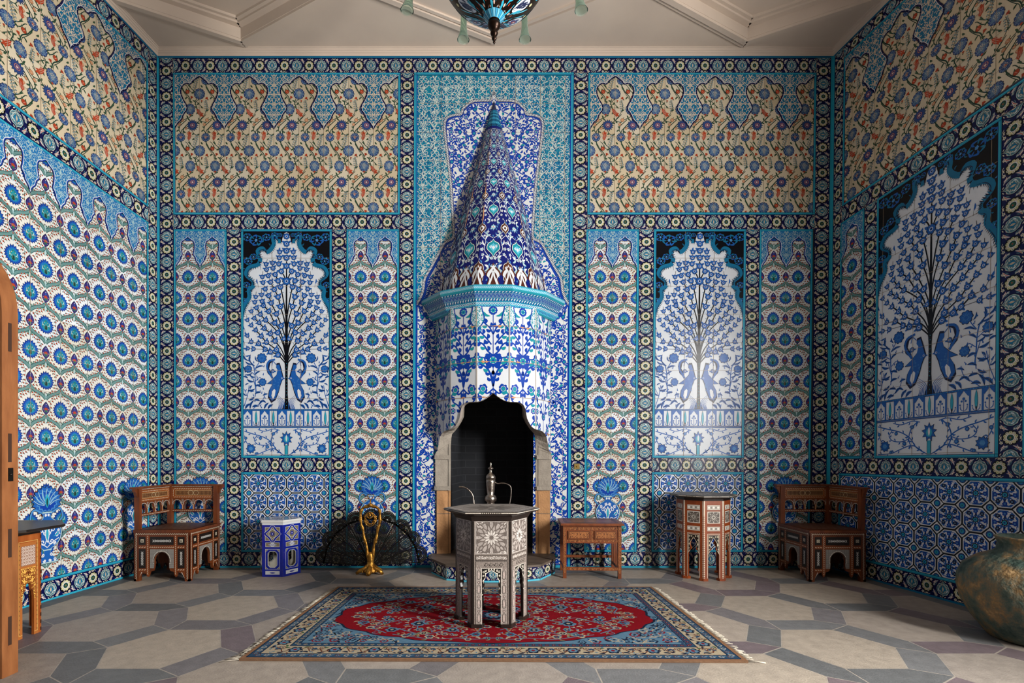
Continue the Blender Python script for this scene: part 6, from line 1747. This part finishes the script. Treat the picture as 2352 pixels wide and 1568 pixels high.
a = Art(); hexs = np.array([V6(k, R * .98)[:2] for k in range(6)]); a.poly(hexs, '#6d7aa6', 0); sc_ = scrolls(.4, .4, .05, C_('#c9d2e6'), 0, 3, .007); s2 = Art(); s2.put(sc_, [(-.2, -.2)]); a.put(s2.inside(hexs * .9), dl=2)
m.art(a, pmap((0, 0, Z), (1, 0, 0), (0, 1, 0), (0, 0, 1)), mi=0); m.build('seat', M_CER, cs)

# ---- fan fire screen
M_GOLD = plain('gilt_brass', '#cf9a45', .36, .85, c2='#7d5218', scale=25, bump=.5, bscale=70, contrast=(.3, .7))
M_IRON = plain('black_brass_leaf', '#191713', .5, .3)
FY = 5.06
fs = empty('fan_firescreen', 'peacock-style folding fan fire screen of black pierced metal with a gilt stand', 'fire screen', ((854 - CX) / 1176 * FY, FY, 0))
pz = H - (1300 - HY) / 1176 * FY
k_ = FY / 1176
def fan_leaf(ang, off):
    m = MB(); u = np.array([cos(ang), 0, sin(ang)]); v = np.array([-sin(ang), 0, cos(ang)]); o = np.array([0, off, pz + .012])
    fm = pmap(o, u, v, (0, -1, 0)); th = .0016
    L0, L1, tp = .03, .118 * 1176 * k_ * .0 + .465, .09
    def hw(r_): return .012 + (r_ - L0) * .165 / 1.0
    # rim ribs
    for s_ in (-1, 1):
        m.flat([(L0, s_ * hw(L0)), (L1, s_ * hw(L1)), (L1, s_ * (hw(L1) - .009)), (L0, s_ * (hw(L0) - .007))][::s_], fm, th)
    # slats, staggered with small gaps
    n_ = 46
    for i in range(n_):
        r0 = L0 + .05 + (L1 - L0 - .05) * i / n_; w = hw(r0)
        sg = 2 if w < .05 else 4
        for j in range(sg):
            a0 = -w + 2 * w * (j + (i % 2) * .5) / sg; a1 = a0 + 2 * w / sg * .93; a1 = min(a1, w)
            if a1 > a0: m.flat([(r0, a0), (r0 + .0068, a0), (r0 + .0068, a1), (r0, a1)], fm, th)
    for j in range(1, 5):
        f_ = -1 + 2 * j / 5
        m.flat([(L0, hw(L0) * f_ - .0012), (L1, hw(L1) * f_ - .0018), (L1, hw(L1) * f_ + .0018), (L0, hw(L0) * f_ + .0012)], fm, th)
    m.flat([(L1 - .012, -hw(L1)), (L1 + .006, -hw(L1)), (L1 + .006, hw(L1)), (L1 - .012, hw(L1))], fm, th)
    # lacy rounded tip
    R1 = hw(L1) + .004; c = L1 + .006
    for (ra, rb, nn_) in ((R1 - .009, R1, 24), (R1 * .58, R1 * .7, 20), (R1 * .25, R1 * .38, 14)):
        for i in range(nn_):
            t0, t1 = -pi / 2 - .3 + (pi + .6) * i / nn_, -pi / 2 - .3 + (pi + .6) * (i + 1.02) / nn_
            m.flat([(c + ra * cos(t0), ra * sin(t0)), (c + rb * cos(t0), rb * sin(t0)), (c + rb * cos(t1), rb * sin(t1)), (c + ra * cos(t1), ra * sin(t1))], fm, th)
    for i in range(15):
        t = -pi / 2 + pi * i / 14
        m.flat([(c + R1 * .1 * cos(t) - .002 * sin(t), R1 * .1 * sin(t) + .002 * cos(t)), (c + R1 * .1 * cos(t) + .002 * sin(t), R1 * .1 * sin(t) - .002 * cos(t)), (c + R1 * .97 * cos(t) + .002 * sin(t), R1 * .97 * sin(t) - .002 * cos(t)), (c + R1 * .97 * cos(t) - .002 * sin(t), R1 * .97 * sin(t) + .002 * cos(t))], fm, th)
        for rr_ in (.45, .8):
            x, y = c + R1 * rr_ * cos(t + .1), R1 * rr_ * sin(t + .1); q = .0085 if rr_ > .5 else .006
            m.flat([(x + q * cos(b), y + q * sin(b)) for b in np.arange(6) * pi / 3], fm, th)
    return m
for i in range(-4, 5):
    fan_leaf(pi / 2 + i * 19.2 * pi / 180, -.004 * (i + 4)).build('fan_leaf', M_IRON, fs)
g = lambda px, py, y=-.06: ((px - 854) * k_, y, H - (py - HY) / 1176 * FY)
m = MB()
fw = [(0, .0)]
m.lathe([(.0, .015), (.065, .018), (.075, .035), (.055, .055), (.045, .085), (.034, .11), (.034, .13), (.038, .16), (.028, .19), (.02, .215)], 0, -.055, 20)
for s_ in (-1, 1):
    m.tube([(s_ * .02, -.06, .09), (s_ * .05, -.075, .055), (s_ * .10, -.09, .035), (s_ * .13, -.1, .012), (s_ * .118, -.1, .022)], [.022, .024, .02, .013, .006], 8)
    m.tube([(s_ * .02, -.05, .09), (s_ * .05, -.02, .05), (s_ * .085, .0, .03), (s_ * .1, .01, .012)], [.018, .02, .016, .01], 8)
m.tube([(0, -.06, .1), (0, -.1, .05), (0, -.14, .02), (0, -.155, .012)], [.02, .03, .026, .012], 10)
for k in range(26):
    t = k * 2.4; r_ = .03 + .0035 * k; m.sphere(r_ * cos(t), -.06 + r_ * .7 * sin(t), .05 - .0012 * k + .006, .0095, n=6)
for k in range(14): m.sphere(.022 * cos(k * 2.1), -.055 + .02 * sin(k * 2.1), .06 + k * .009, .009, n=6)
m.build('base', M_GOLD, fs)
m = MB()
for s_ in (-1, 1):
    P = path3([g(854 + s_ * 6, 1278), g(854 + s_ * 8.5, 1250), g(854 + s_ * 14, 1232), g(854 + s_ * 17, 1212), g(854 + s_ * 21, 1200), g(854 + s_ * 22, 1185), g(854 + s_ * 21, 1172), g(854 + s_ * 14, 1163), g(854, 1160)], 4)
    m.tube(P, [.0115 + .0055 * (.5 + .5 * sin(i * 1.1)) for i in range(len(P))], 8)
    for (px, py) in ((14, 1232), (22.5, 1192), (12, 1242), (20.5, 1204)): m.sphere(*g(854 + s_ * px, py), .016, n=10)
    m.tube([g(854 + s_ * 19, 1192), g(854 + s_ * 27, 1192)], .006, 6)
m.build('lyre_frame', M_GOLD, fs)
m = MB()
m.tube([g(854 + 12.5 * cos(t), 1190 + 16 * sin(t), -.07) for t in np.linspace(0, 2 * pi, 20)], .0055, 6); m.tube([g(854 + 6.5 * cos(t), 1181 + 7 * sin(t), -.075) for t in np.linspace(0, 2 * pi, 14)], .006, 6)
for k in range(18):
    t = k * pi / 9; m.sphere(*g(854 + 10.5 * cos(t), 1189 + 12 * sin(t), -.072), .007 + .003 * (k % 2), n=6)
m.sphere(*g(854, 1181, -.08), .016, n=10)
for s_ in (-1, 1):
    for k in range(3): m.tube([g(854 + s_ * 4, 1196 + k * 3), g(854 + s_ * 9, 1192 + k * 4), g(854 + s_ * 14, 1184 + k * 5), g(854 + s_ * 11, 1181 + k * 4)], .0045, 5)
m.build('cartouche', M_GOLD, fs)
m = MB(); m.sphere(*g(854, 1158), .03, n=12, sz=.6)
m.tube([g(854, 1158), g(854.5, 1146)], .007, 6)
m.tube([g(854.5 + x, y) for x, y in ((0, 1147), (-4, 1142), (-7.5, 1136), (-5, 1133.5), (-1, 1136), (0, 1133), (2, 1136), (6, 1133.5), (8, 1136), (4.5, 1142), (0, 1147))], .0042, 6); m.build('finial', M_GOLD, fs)

# ---- great glazed jar
mj, nj, bj = newmat('weathered_jar_glaze')
tcj = node(nj, 'ShaderNodeTexCoord'); n1 = node(nj, 'ShaderNodeTexNoise', Scale=4.6, Detail=11.0, Roughness=.72); nj.links.new(tcj.outputs['Object'], n1.inputs['Vector'])
cr = node(nj, 'ShaderNodeValToRGB'); nj.links.new(n1.outputs['Fac'], cr.inputs['Fac']); els = cr.color_ramp.elements
els[0].position = .36; els[0].color = (*lin('#1d3a36'), 1); els[1].position = .62; els[1].color = (*lin('#b8976a'), 1)
for p_, c_ in ((.46, '#4a5c52'), (.52, '#6f6650'), (.57, '#8f7248')): x_ = els.new(p_); x_.color = (*lin(c_), 1)
nj.links.new(cr.outputs['Color'], bj.inputs['Base Color']); bj.inputs['Roughness'].default_value = .5
n2 = node(nj, 'ShaderNodeTexNoise', Scale=22.0, Detail=7.0); nj.links.new(tcj.outputs['Object'], n2.inputs['Vector']); bpj = node(nj, 'ShaderNodeBump', Strength=.9, Distance=.03); nj.links.new(n2.outputs['Fac'], bpj.inputs['Height']); nj.links.new(bpj.outputs['Normal'], bj.inputs['Normal'])
m = MB()
m.lathe([(.2, 0), (.23, .01), (.25, .03), (.32, .12), (.375, .22), (.395, .31), (.392, .38), (.36, .45), (.29, .505), (.21, .54), (.185, .56), (.178, .60), (.19, .632), (.195, .64), (.18, .645), (.16, .62), (.155, .57), (.2, .52), (.30, .44), (.34, .34), (.3, .15), (.15, .06), (0, .05)], n=48)
jar = m.build('glazed_jar', mj, None, (3.37, 3.2, 0)); jar.scale = (.92, .92, 1); tag(jar, 'large round weathered green-brown glazed jar at the right wall', 'jar')

# ---- arched wooden screen at the left edge
M_OAK2 = W_OAK
ws = empty('arched_wooden_screen', 'tall arch-topped honey-brown wooden panel at the left edge of the room', 'screen', (-3.01, 2.69, 0), 0)
ws['label'] = 'tall honey-brown wooden screen with rounded top at the left edge, before the small orange table'
Rr = .467; zc_ = 1.90
o_ = [(-Rr, .0), (Rr, 0)] + [(Rr * cos(t), zc_ + Rr * sin(t)) for t in np.linspace(0, pi, 25)]
i_ = [(-Rr + .055, .0), (-Rr + .055, .0)] 
m = MB()
ou = [(Rr, 0)] + [(Rr * cos(t), zc_ + Rr * sin(t)) for t in np.linspace(0, pi, 25)] + [(-Rr, 0)]
iu = [(Rr - .012, 0)] + [((Rr - .012) * cos(t), zc_ + (Rr - .012) * sin(t)) for t in np.linspace(0, pi, 25)] + [(-Rr + .012, 0)]
for A_, B_, y0, y1 in ((ou, iu, -.045, .045),):
    for j in range(len(A_) - 1):
        V = [(A_[j][0], y0, A_[j][1]), (A_[j + 1][0], y0, A_[j + 1][1]), (B_[j + 1][0], y0, B_[j + 1][1]), (B_[j][0], y0, B_[j][1])]; V += [(x, y1, z) for x, _, z in V]
        m.faces(V, [(0, 1, 2, 3), (7, 6, 5, 4), (0, 4, 5, 1), (2, 6, 7, 3)], 0)
for z in (.16, .62, 1.12, 1.70):      # mortises on the edge
    m.faces([(Rr + .0008, -.012, z), (Rr + .0008, .008, z), (Rr + .0008, .008, z + .15), (Rr + .0008, -.012, z + .15)], [(0, 1, 2, 3)], 1)
m.build('rim', [wood('worn_maple_edge', '#7d4a26', '#9a6238', .45), plain('dark_mortise', '#3a2213', .6)], ws)
m = MB(); m.flat([(x * .985, z) for x, z in ou], pmap((0, -.035, 0), (1, 0, 0), (0, 0, 1), (0, -1, 0)), .05); m.build('panel', M_OAK2, ws)
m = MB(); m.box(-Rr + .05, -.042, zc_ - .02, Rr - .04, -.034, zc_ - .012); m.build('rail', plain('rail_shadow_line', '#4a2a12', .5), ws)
m = MB(); m.box(Rr - .002, -.012, 1.02, Rr + .004, .014, 1.09); m.sphere(Rr + .003, 0, 1.055, .008); m.build('hinge', plain('iron_hinge', '#2a2522', .4, .8), ws)

# ---- brass switch plate
p, nn_ = back_map(np.array([[1332., 1071.]])); p = p[0]
m = MB(); m.box(p[0] - .028, p[1] - .008, p[2] - .03, p[0] + .028, p[1] - .0035, p[2] + .03); sw = m.build('switch_plate', plain('aged_brass', '#9a8450', .35, 1.0), None); tag(sw, 'small square brass switch plate on the tiles right of the fireplace', 'switch')
m = MB(); m.sphere(p[0], p[1] - .010, p[2], .008, n=10); m.build('knob', M_GOLD, sw)

# ---- hanging mosque lamp with glass cups
LD = 3.0
lm = empty('hanging_lamp', 'ornate enamelled hanging lamp with a ring of pale green glass oil cups', 'lamp', (0, LD, 0))
zl = lambda y, d=LD: H - (y - HY) / 1176 * d
M_BRZ = plain('dark_bronze', '#2a1c14', .35, .8); M_EN = paintmat('lamp_enamel', .15, .1, 40, spec=.6)
m = MB(); m.lathe([(0, zl(101)), (.004, zl(100)), (.008, zl(97)), (.005, zl(94)), (.012, zl(91)), (.015, zl(88)), (.009, zl(84)), (.018, zl(81)), (.023, zl(76)), (.014, zl(71)), (.028, zl(66)), (.036, zl(61)), (.037, zl(55)), (.026, zl(51)), (.03, zl(50))], n=20); m.build('finial', M_BRZ, lm)
prof = smooth([(.03, zl(50)), (.06, zl(38)), (.12, zl(22)), (.18, zl(8)), (.25, zl(-15)), (.31, zl(-50)), (.33, zl(-100)), (.29, zl(-150)), (.2, zl(-180))], 4)
m = MB(); m.lathe([tuple(v) for v in prof], n=40, mi=0)
pl_ = np.hypot(*np.diff(prof, axis=0).T); tot = np.r_[0, np.cumsum(pl_)]
def lampmap(P):
    P = np.asarray(P, float); r_ = np.interp(P[:, 1], tot, prof[:, 0]); z = np.interp(P[:, 1], tot, prof[:, 1]); th = P[:, 0]
    d2 = 1e-3; dr = np.interp(P[:, 1] + d2, tot, prof[:, 0]) - r_; dz = np.interp(P[:, 1] + d2, tot, prof[:, 1]) - z; L = np.hypot(dr, dz) + 1e-9
    return np.c_[r_ * np.cos(th), r_ * np.sin(th), z], np.c_[dz / L * np.cos(th), dz / L * np.sin(th), -dr / L]
a = Art()
for k in range(12):
    t0 = k * pi / 6
    for q in range(2): a.rect(t0 + q * .26 - .11, .004, t0 + q * .26 + .11, .045, '#2f8fb8' if q else '#6fb6d0', 2)
for k in range(8):
    t0 = k * pi / 4 - pi / 8
    a.rect(t0 + .06, .05, t0 + pi / 4 - .06, .42, '#8fb4bb' if k % 2 else '#cfd6d2', .5); a.rect(t0 - .04, .05, t0 + .04, .42, 'brown', 1)
    c_ = t0 + pi / 8
    a.disc(c_, .16 + .02 * (k % 2), .22, 'white' if k % 2 else '#dfe6ee', 2, 14, ry=.065)
    if k % 2:
        a.disc(c_, .165, .14, 'plum', 3, lob=5, amp=.25, ry=.042); a.disc(c_, .165, .06, 'red', 4, lob=5, amp=.2, ry=.018); a.disc(c_, .165, .025, 'white', 5, 6, ry=.007)
    else:
        for j in range(10): a.curl(c_ + rng.uniform(-.12, .12), .16 + rng.uniform(-.04, .04), .04, j, '#20264a', 4, .02, .8)
    for s_ in (-1, 1):
        a.leaf(c_ + s_ * .1, .07, c_ + s_ * .28, .12, .06, 'turq', 3, .2); a.leaf(c_ + s_ * .26, .13, c_ + s_ * .3, .22, .05, 'aqua', 3); a.disc(c_ + s_ * .26, .09, .03, 'red', 4, 6, ry=.01); a.disc(c_ + s_ * .2, .235, .05, 'yel', 3, 6, ry=.012)
    a.disc(c_, .31, .25, 'turq', 2, 12, ry=.05); a.disc(c_, .31, .15, 'white', 3, lob=6, amp=.2, ry=.03)
    a.disc(c_, .07, .06, 'pink', 3, 6, ry=.012)
m.art(a, lampmap, mi=1, base=.001, step=.0003); m.build('bowl', [M_BRZ, M_EN], lm)
m = MB(); m.lathe([(.335, zl(-96)), (.35, zl(-98)), (.35, zl(-104)), (.335, zl(-106))], n=40)
cups = [(.204, 3.49, 2.835), (.49, 3.2, 2.785)]
CR = .53; cupz = []
for k in range(8):
    t = pi / 8 + k * pi / 4; x, y = CR * cos(t), CR * sin(t); far = y > .3
    zt_ = H + (2.835 if far else 2.785)
    cupz.append((x, y, zt_, t))
    m.tube([(x * .62, y * .62, zl(-102)), (x * .8, y * .8, zl(-112)), (x, y, zt_ + .36)], .006, 6)
m.tube([(CR * cos(t), CR * sin(t), H + 2.82 + .36) for t in np.linspace(0, 2 * pi, 33)], .007, 6)
m.lathe([(.2, zl(-180)), (.1, zl(-200)), (.05, zl(-215)), (.02, zl(-230)), (.012, zl(-240)), (.012, zc)], n=16)
m.build('frame', M_BRZ, lm)
mg, ng, bg_ = newmat('green_cup_glass'); bg_.inputs['Base Color'].default_value = (*lin('#cfe9df'), 1); bg_.inputs['Transmission Weight'].default_value = .92; bg_.inputs['Roughness'].default_value = .03; bg_.inputs['IOR'].default_value = 1.25
for x, y, z, t in cupz:
    m = MB(); tx = .06 if abs(y) < .3 else .02
    pr = [(.0, .02), (.028, .016), (.036, .002), (.04, .0), (.036, .006), (.03, .03), (.021, .06), (.02, .14), (.024, .22), (.032, .26), (.034, .28), (.03, .28), (.02, .22), (.0165, .14), (.017, .07), (.026, .035), (.030, .022), (.0, .026)]
    pr = [(.042, .0), (.040, .006), (.028, .045), (.022, .09), (.022, .2), (.03, .27), (.033, .3), (.029, .3), (.026, .27), (.0185, .2), (.0185, .09), (.025, .045), (.037, .004)]
    rings = []
    for r_, h_ in pr:
        ox_, oy_ = cos(t) * tx * (1 - h_ / .3), sin(t) * tx * .0
        rings.append([(x + ox_ + r_ * cos(q), y + oy_ + r_ * sin(q), z + h_) for q in np.linspace(0, 2 * pi, 25)[:-1]])
    m.loft(rings, 0, (False, False), True); m.build('glass_cup', mg, lm)
for x, y, z, t in cupz: MB().tube([(x, y, z + .3), (x, y, z + .37)], .03, 12).build('cup_collar', M_BRZ, lm)

# ---- rug
RGX0, RGX1 = -1.40, 1.40
def rugmap(P):
    P = np.asarray(P, float)     # cm: x -140..140, y 0 (front) .. 161
    v = P[:, 1] / 161.; hw_f, hw_b = (-1.435, 1.415), (-1.365, 1.375)
    xl = hw_f[0] + (hw_b[0] - hw_f[0]) * v; xr = hw_f[1] + (hw_b[1] - hw_f[1]) * v; u = (P[:, 0] + 140) / 280
    X = xl + (xr - xl) * u; Y = 2.864 + 1.607 * v - .03 * (u - .5) * (1 - v)
    return np.c_[X, Y, np.full(len(P), .012)], np.tile([0., 0, 1], (len(P), 1))
rug = empty('rug', 'red and blue floral oriental rug with cream border on the stone floor', 'rug', (0, 0, 0))
m = MB()
cor = np.array([(-140, 0), (140, 0), (140, 161), (-140, 161)], float); pos, nr = rugmap(cor); lo = pos.copy(); lo[:, 2] = .001
m.loft([[tuple(v) for v in lo], [tuple(v) for v in pos]], 0, K=lin('#8a6a52'))
a = Art(); navy, blu, lbl, crm, redc, brn = lin('#1e2a40'), lin('#33526f'), lin('#6489a3'), lin('#bfb095'), lin('#8c1420'), lin('#744634')
def rr_(o, c, l): a.rect(-140 + o, o, 140 - o, 161 - o, c, l)
rr_(0, '#9a7458', 0); rr_(2.4, navy, 1); rr_(3, blu, 2); rr_(7.6, navy, 3); rr_(8.2, crm, 4); rr_(19.6, navy, 5); rr_(20.2, blu, 6); rr_(24, navy, 7); rr_(24.6, lbl, 8)
def blossom(x, y, r_, c1, c2, c3, l, n=8):
    a.disc(x, y, r_, c1, l, lob=n, amp=.16); a.disc(x, y, r_ * .66, c2, l + 1, lob=n, amp=.14); a.disc(x, y, r_ * .3, c3, l + 2, 7)
r9 = np.random.default_rng(9)
# borders
def along(o, step, fn):
    for sx in np.arange(-140 + o + step / 2, 140 - o, step): fn(sx, o, 0); fn(sx, 161 - o, 1)
    for sy in np.arange(o + step / 2, 161 - o, step): fn(-140 + o, sy, 2); fn(140 - o, sy, 3)
along(5.4, 5, lambda x, y, k: (blossom(x, y, 1.5, crm if int(x + y) % 3 else brn, lbl, navy, 3, 5), a.leaf(x + 1, y - 1, x + 3.4, y + 1, .9, lbl, 3, .3) if k < 2 else a.leaf(x - 1, y + 1, x + 1, y + 3.4, .9, lbl, 3, .3)))
along(22.2, 4, lambda x, y, k: blossom(x, y, 1.1, crm if int(x + y) % 2 else redc, navy, crm, 8, 5))
def bd_(x, y, k):
    blossom(x, y, 3.9, navy, lbl, redc, 5, 6)
    u = np.array([1, 0]) if k < 2 else np.array([0, 1]); w = np.array([0, 1]) if k < 2 else np.array([1, 0]); p = np.array([x, y])
    for s_ in (-1, 1):
        a.line([p + u * 3 * s_, p + u * 6 * s_ + w * 3.4 * s_, p + u * 9.6 * s_ - w * 2.6 * s_, p + u * 12 * s_], .7, brn, 5)
        blossom(*(p + u * 8 * s_ + w * 2.6), 1.7, brn, crm, navy, 6, 5); a.leaf(*(p + u * 5 * s_ - w * 3), *(p + u * 9 * s_ - w * 4.4), 1.8, navy, 6, .2); a.leaf(*(p + u * 4 * s_ + w * 3), *(p + u * 7 * s_ + w * 4.6), 1.4, lin('#4d6a4a'), 6, .2)
        a.leaf(*(p + u * 10 * s_), *(p + u * 11.6 * s_ + w * 3.2), 1.5, blu, 6, .2)
        for _ in range(7): g_ = p + u * s_ * r9.uniform(3, 12) + w * r9.uniform(-4.6, 4.6); t = r9.uniform(0, 6.3); a.leaf(*g_, g_[0] + 2.2 * cos(t), g_[1] + 2.2 * sin(t), 1.0, [navy, brn, lbl][r9.integers(0, 3)], 5.5, .3)
along(13.9, 23, bd_)
# field: red lobed medallion on light blue corners
th = np.linspace(0, 2 * pi, 97)[:-1]
kk = 1 + .035 * np.abs(np.sin(th * 9)) + .03 * np.cos(4 * th)
med = np.c_[107 * kk * np.sign(np.cos(th)) * np.abs(np.cos(th)) ** .85, 80.5 + 52.5 * kk * np.sign(np.sin(th)) * np.abs(np.sin(th)) ** .85]
a.fan((0, 80.5), med, navy, 9); a.fan((0, 80.5), (med - [0, 80.5]) * .985 + [0, 80.5], redc, 10)
def infield(x, y, k=1.0): return (abs(x) / (96 * k)) ** 2 + (abs(y - 80.5) / (50 * k)) ** 2 < 1
# corners ornaments (blue)
for _ in range(2600):
    x, y = r9.uniform(-113, 113), r9.uniform(27, 134)
    if (abs(x) / 112) ** 2.3 + (abs(y - 80.5) / 56) ** 2.3 < 1: continue
    if r9.random() < .4: blossom(x, y, r9.uniform(1.8, 3.4), [crm, navy, redc][r9.integers(0, 3)], lbl, navy, 9.2, 6)
    else:
        t = r9.uniform(0, 6.3); a.leaf(x, y, x + 5 * cos(t), y + 5 * sin(t), 1.5, [navy, blu, crm][r9.integers(0, 3)], 9, .3)
# arabesque in the red field, four-fold symmetric
q = Art(); svA = a; a = q
def arab(pts, w=.8, c=lbl): q.line(pts, w, c, 11)
for pts in ([(0, 6), (14, 12), (26, 4), (40, 14), (52, 6), (66, 16), (80, 6), (92, 4)], [(4, 30), (16, 22), (28, 30), (40, 38), (54, 30), (66, 24), (76, 28)], [(20, 44), (34, 46), (46, 42), (58, 38)], [(10, 14), (8, 30), (16, 42)],
            [(40, 14), (46, 24), (40, 38)], [(66, 16), (72, 26), (62, 36)], [(26, 4), (30, 16), (22, 22)], [(80, 6), (84, 16), (78, 22)], [(0, 44), (10, 46), (20, 44)]):
    arab(pts)
    p = smooth(pts, 4)
    for i in range(1, len(p) - 1, 2):
        d = p[i + 1] - p[i]; d /= np.hypot(*d) + 1e-9; sg = 1 if i % 4 == 1 else -1
        e2 = p[i] + d * 2.4 + np.array([-d[1], d[0]]) * 3 * sg; q.leaf(*p[i], *e2, 1.3, lin('#7c8c6a') if i % 3 else crm, 11, .3 * sg)
for x, y, r_ in ((14, 14, 3.4), (30, 10, 2.6), (46, 18, 4.4), (66, 10, 3.2), (60, 30, 3.6), (24, 30, 3.4), (36, 42, 2.8), (80, 16, 3), (10, 38, 3), (74, 26, 2.4), (50, 40, 2.6), (4, 24, 2.6), (88, 4, 2.6), (34, 24, 2.4), (54, 10, 2.2), (20, 4, 2), (70, 20, 2), (44, 30, 2), (28, 38, 1.8), (14, 46, 2)):
    blossom(x, y, r_, crm if r_ < 3 else lbl, navy if r_ > 3 else blu, crm if r_ > 3 else redc, 12, 6)
for _ in range(46):
    x, y = r9.uniform(2, 92), r9.uniform(2, 46)
    if (x / 92) ** 2.4 + (y / 47) ** 2.4 < 1: q.curl(x, y, r9.uniform(1.8, 3.4), r9.uniform(0, 6), [lbl, lin('#8a9c86')][r9.integers(0, 2)], 10.5, .55, 1.0, 1 if r9.random() < .5 else -1)
    if (x / 92) ** 2.4 + (y / 47) ** 2.4 < 1 and r9.random() < .4: blossom(x, y, r9.uniform(1.4, 2.4), [crm, lbl][r9.integers(0, 2)], [navy, blu][r9.integers(0, 2)], crm, 12.5, 6)
for _ in range(190):
    x, y = r9.uniform(2, 94), r9.uniform(2, 48)
    if (x / 90) ** 2 + (y / 47) ** 2 < 1: t = r9.uniform(0, 6.3); q.leaf(x, y, x + 3 * cos(t), y + 3 * sin(t), 1.1, [crm, lbl, lin('#c08a6a')][r9.integers(0, 3)], 11, .3)
a = svA
for sx in (-1, 1):
    for sy in (-1, 1): a.put(q, [(0, 80.5)], M=((sx * 1.1, 0), (0, sy * 1.06)))
blossom(0, 80.5, 9, navy, lbl, crm, 13, 10); blossom(0, 80.5, 3.6, redc, crm, navy, 16, 8)
a.line([(-26, 80.5), (0, 92), (26, 80.5), (0, 69), (-26, 80.5)], 1.2, lbl, 12)
m.art(a, rugmap, step=.0002, base=.0006, mi=0); m.build('pile', M_RUG, rug)
for s_ in (-1, 1):
    m = MB(); M_FR = plain('cream_fringe', '#cfc6b4', .95)
    for k in range(230):
        y = r9.uniform(0, 161); p, _ = rugmap(np.array([[140. * s_, y]])); p = p[0]; L = r9.uniform(.03, .06) + (.04 if y < 4 else 0); dx = s_ * L; dy = r9.uniform(-.03, .02)
        m.tube([(p[0] - s_ * .002, p[1], .008), (p[0] + dx * .5, p[1] + dy * .3, r9.uniform(.004, .014)), (p[0] + dx, p[1] + dy, .004)], .0019, 3)
    f = m.build('fringe', M_FR, rug); f['kind'] = 'stuff'
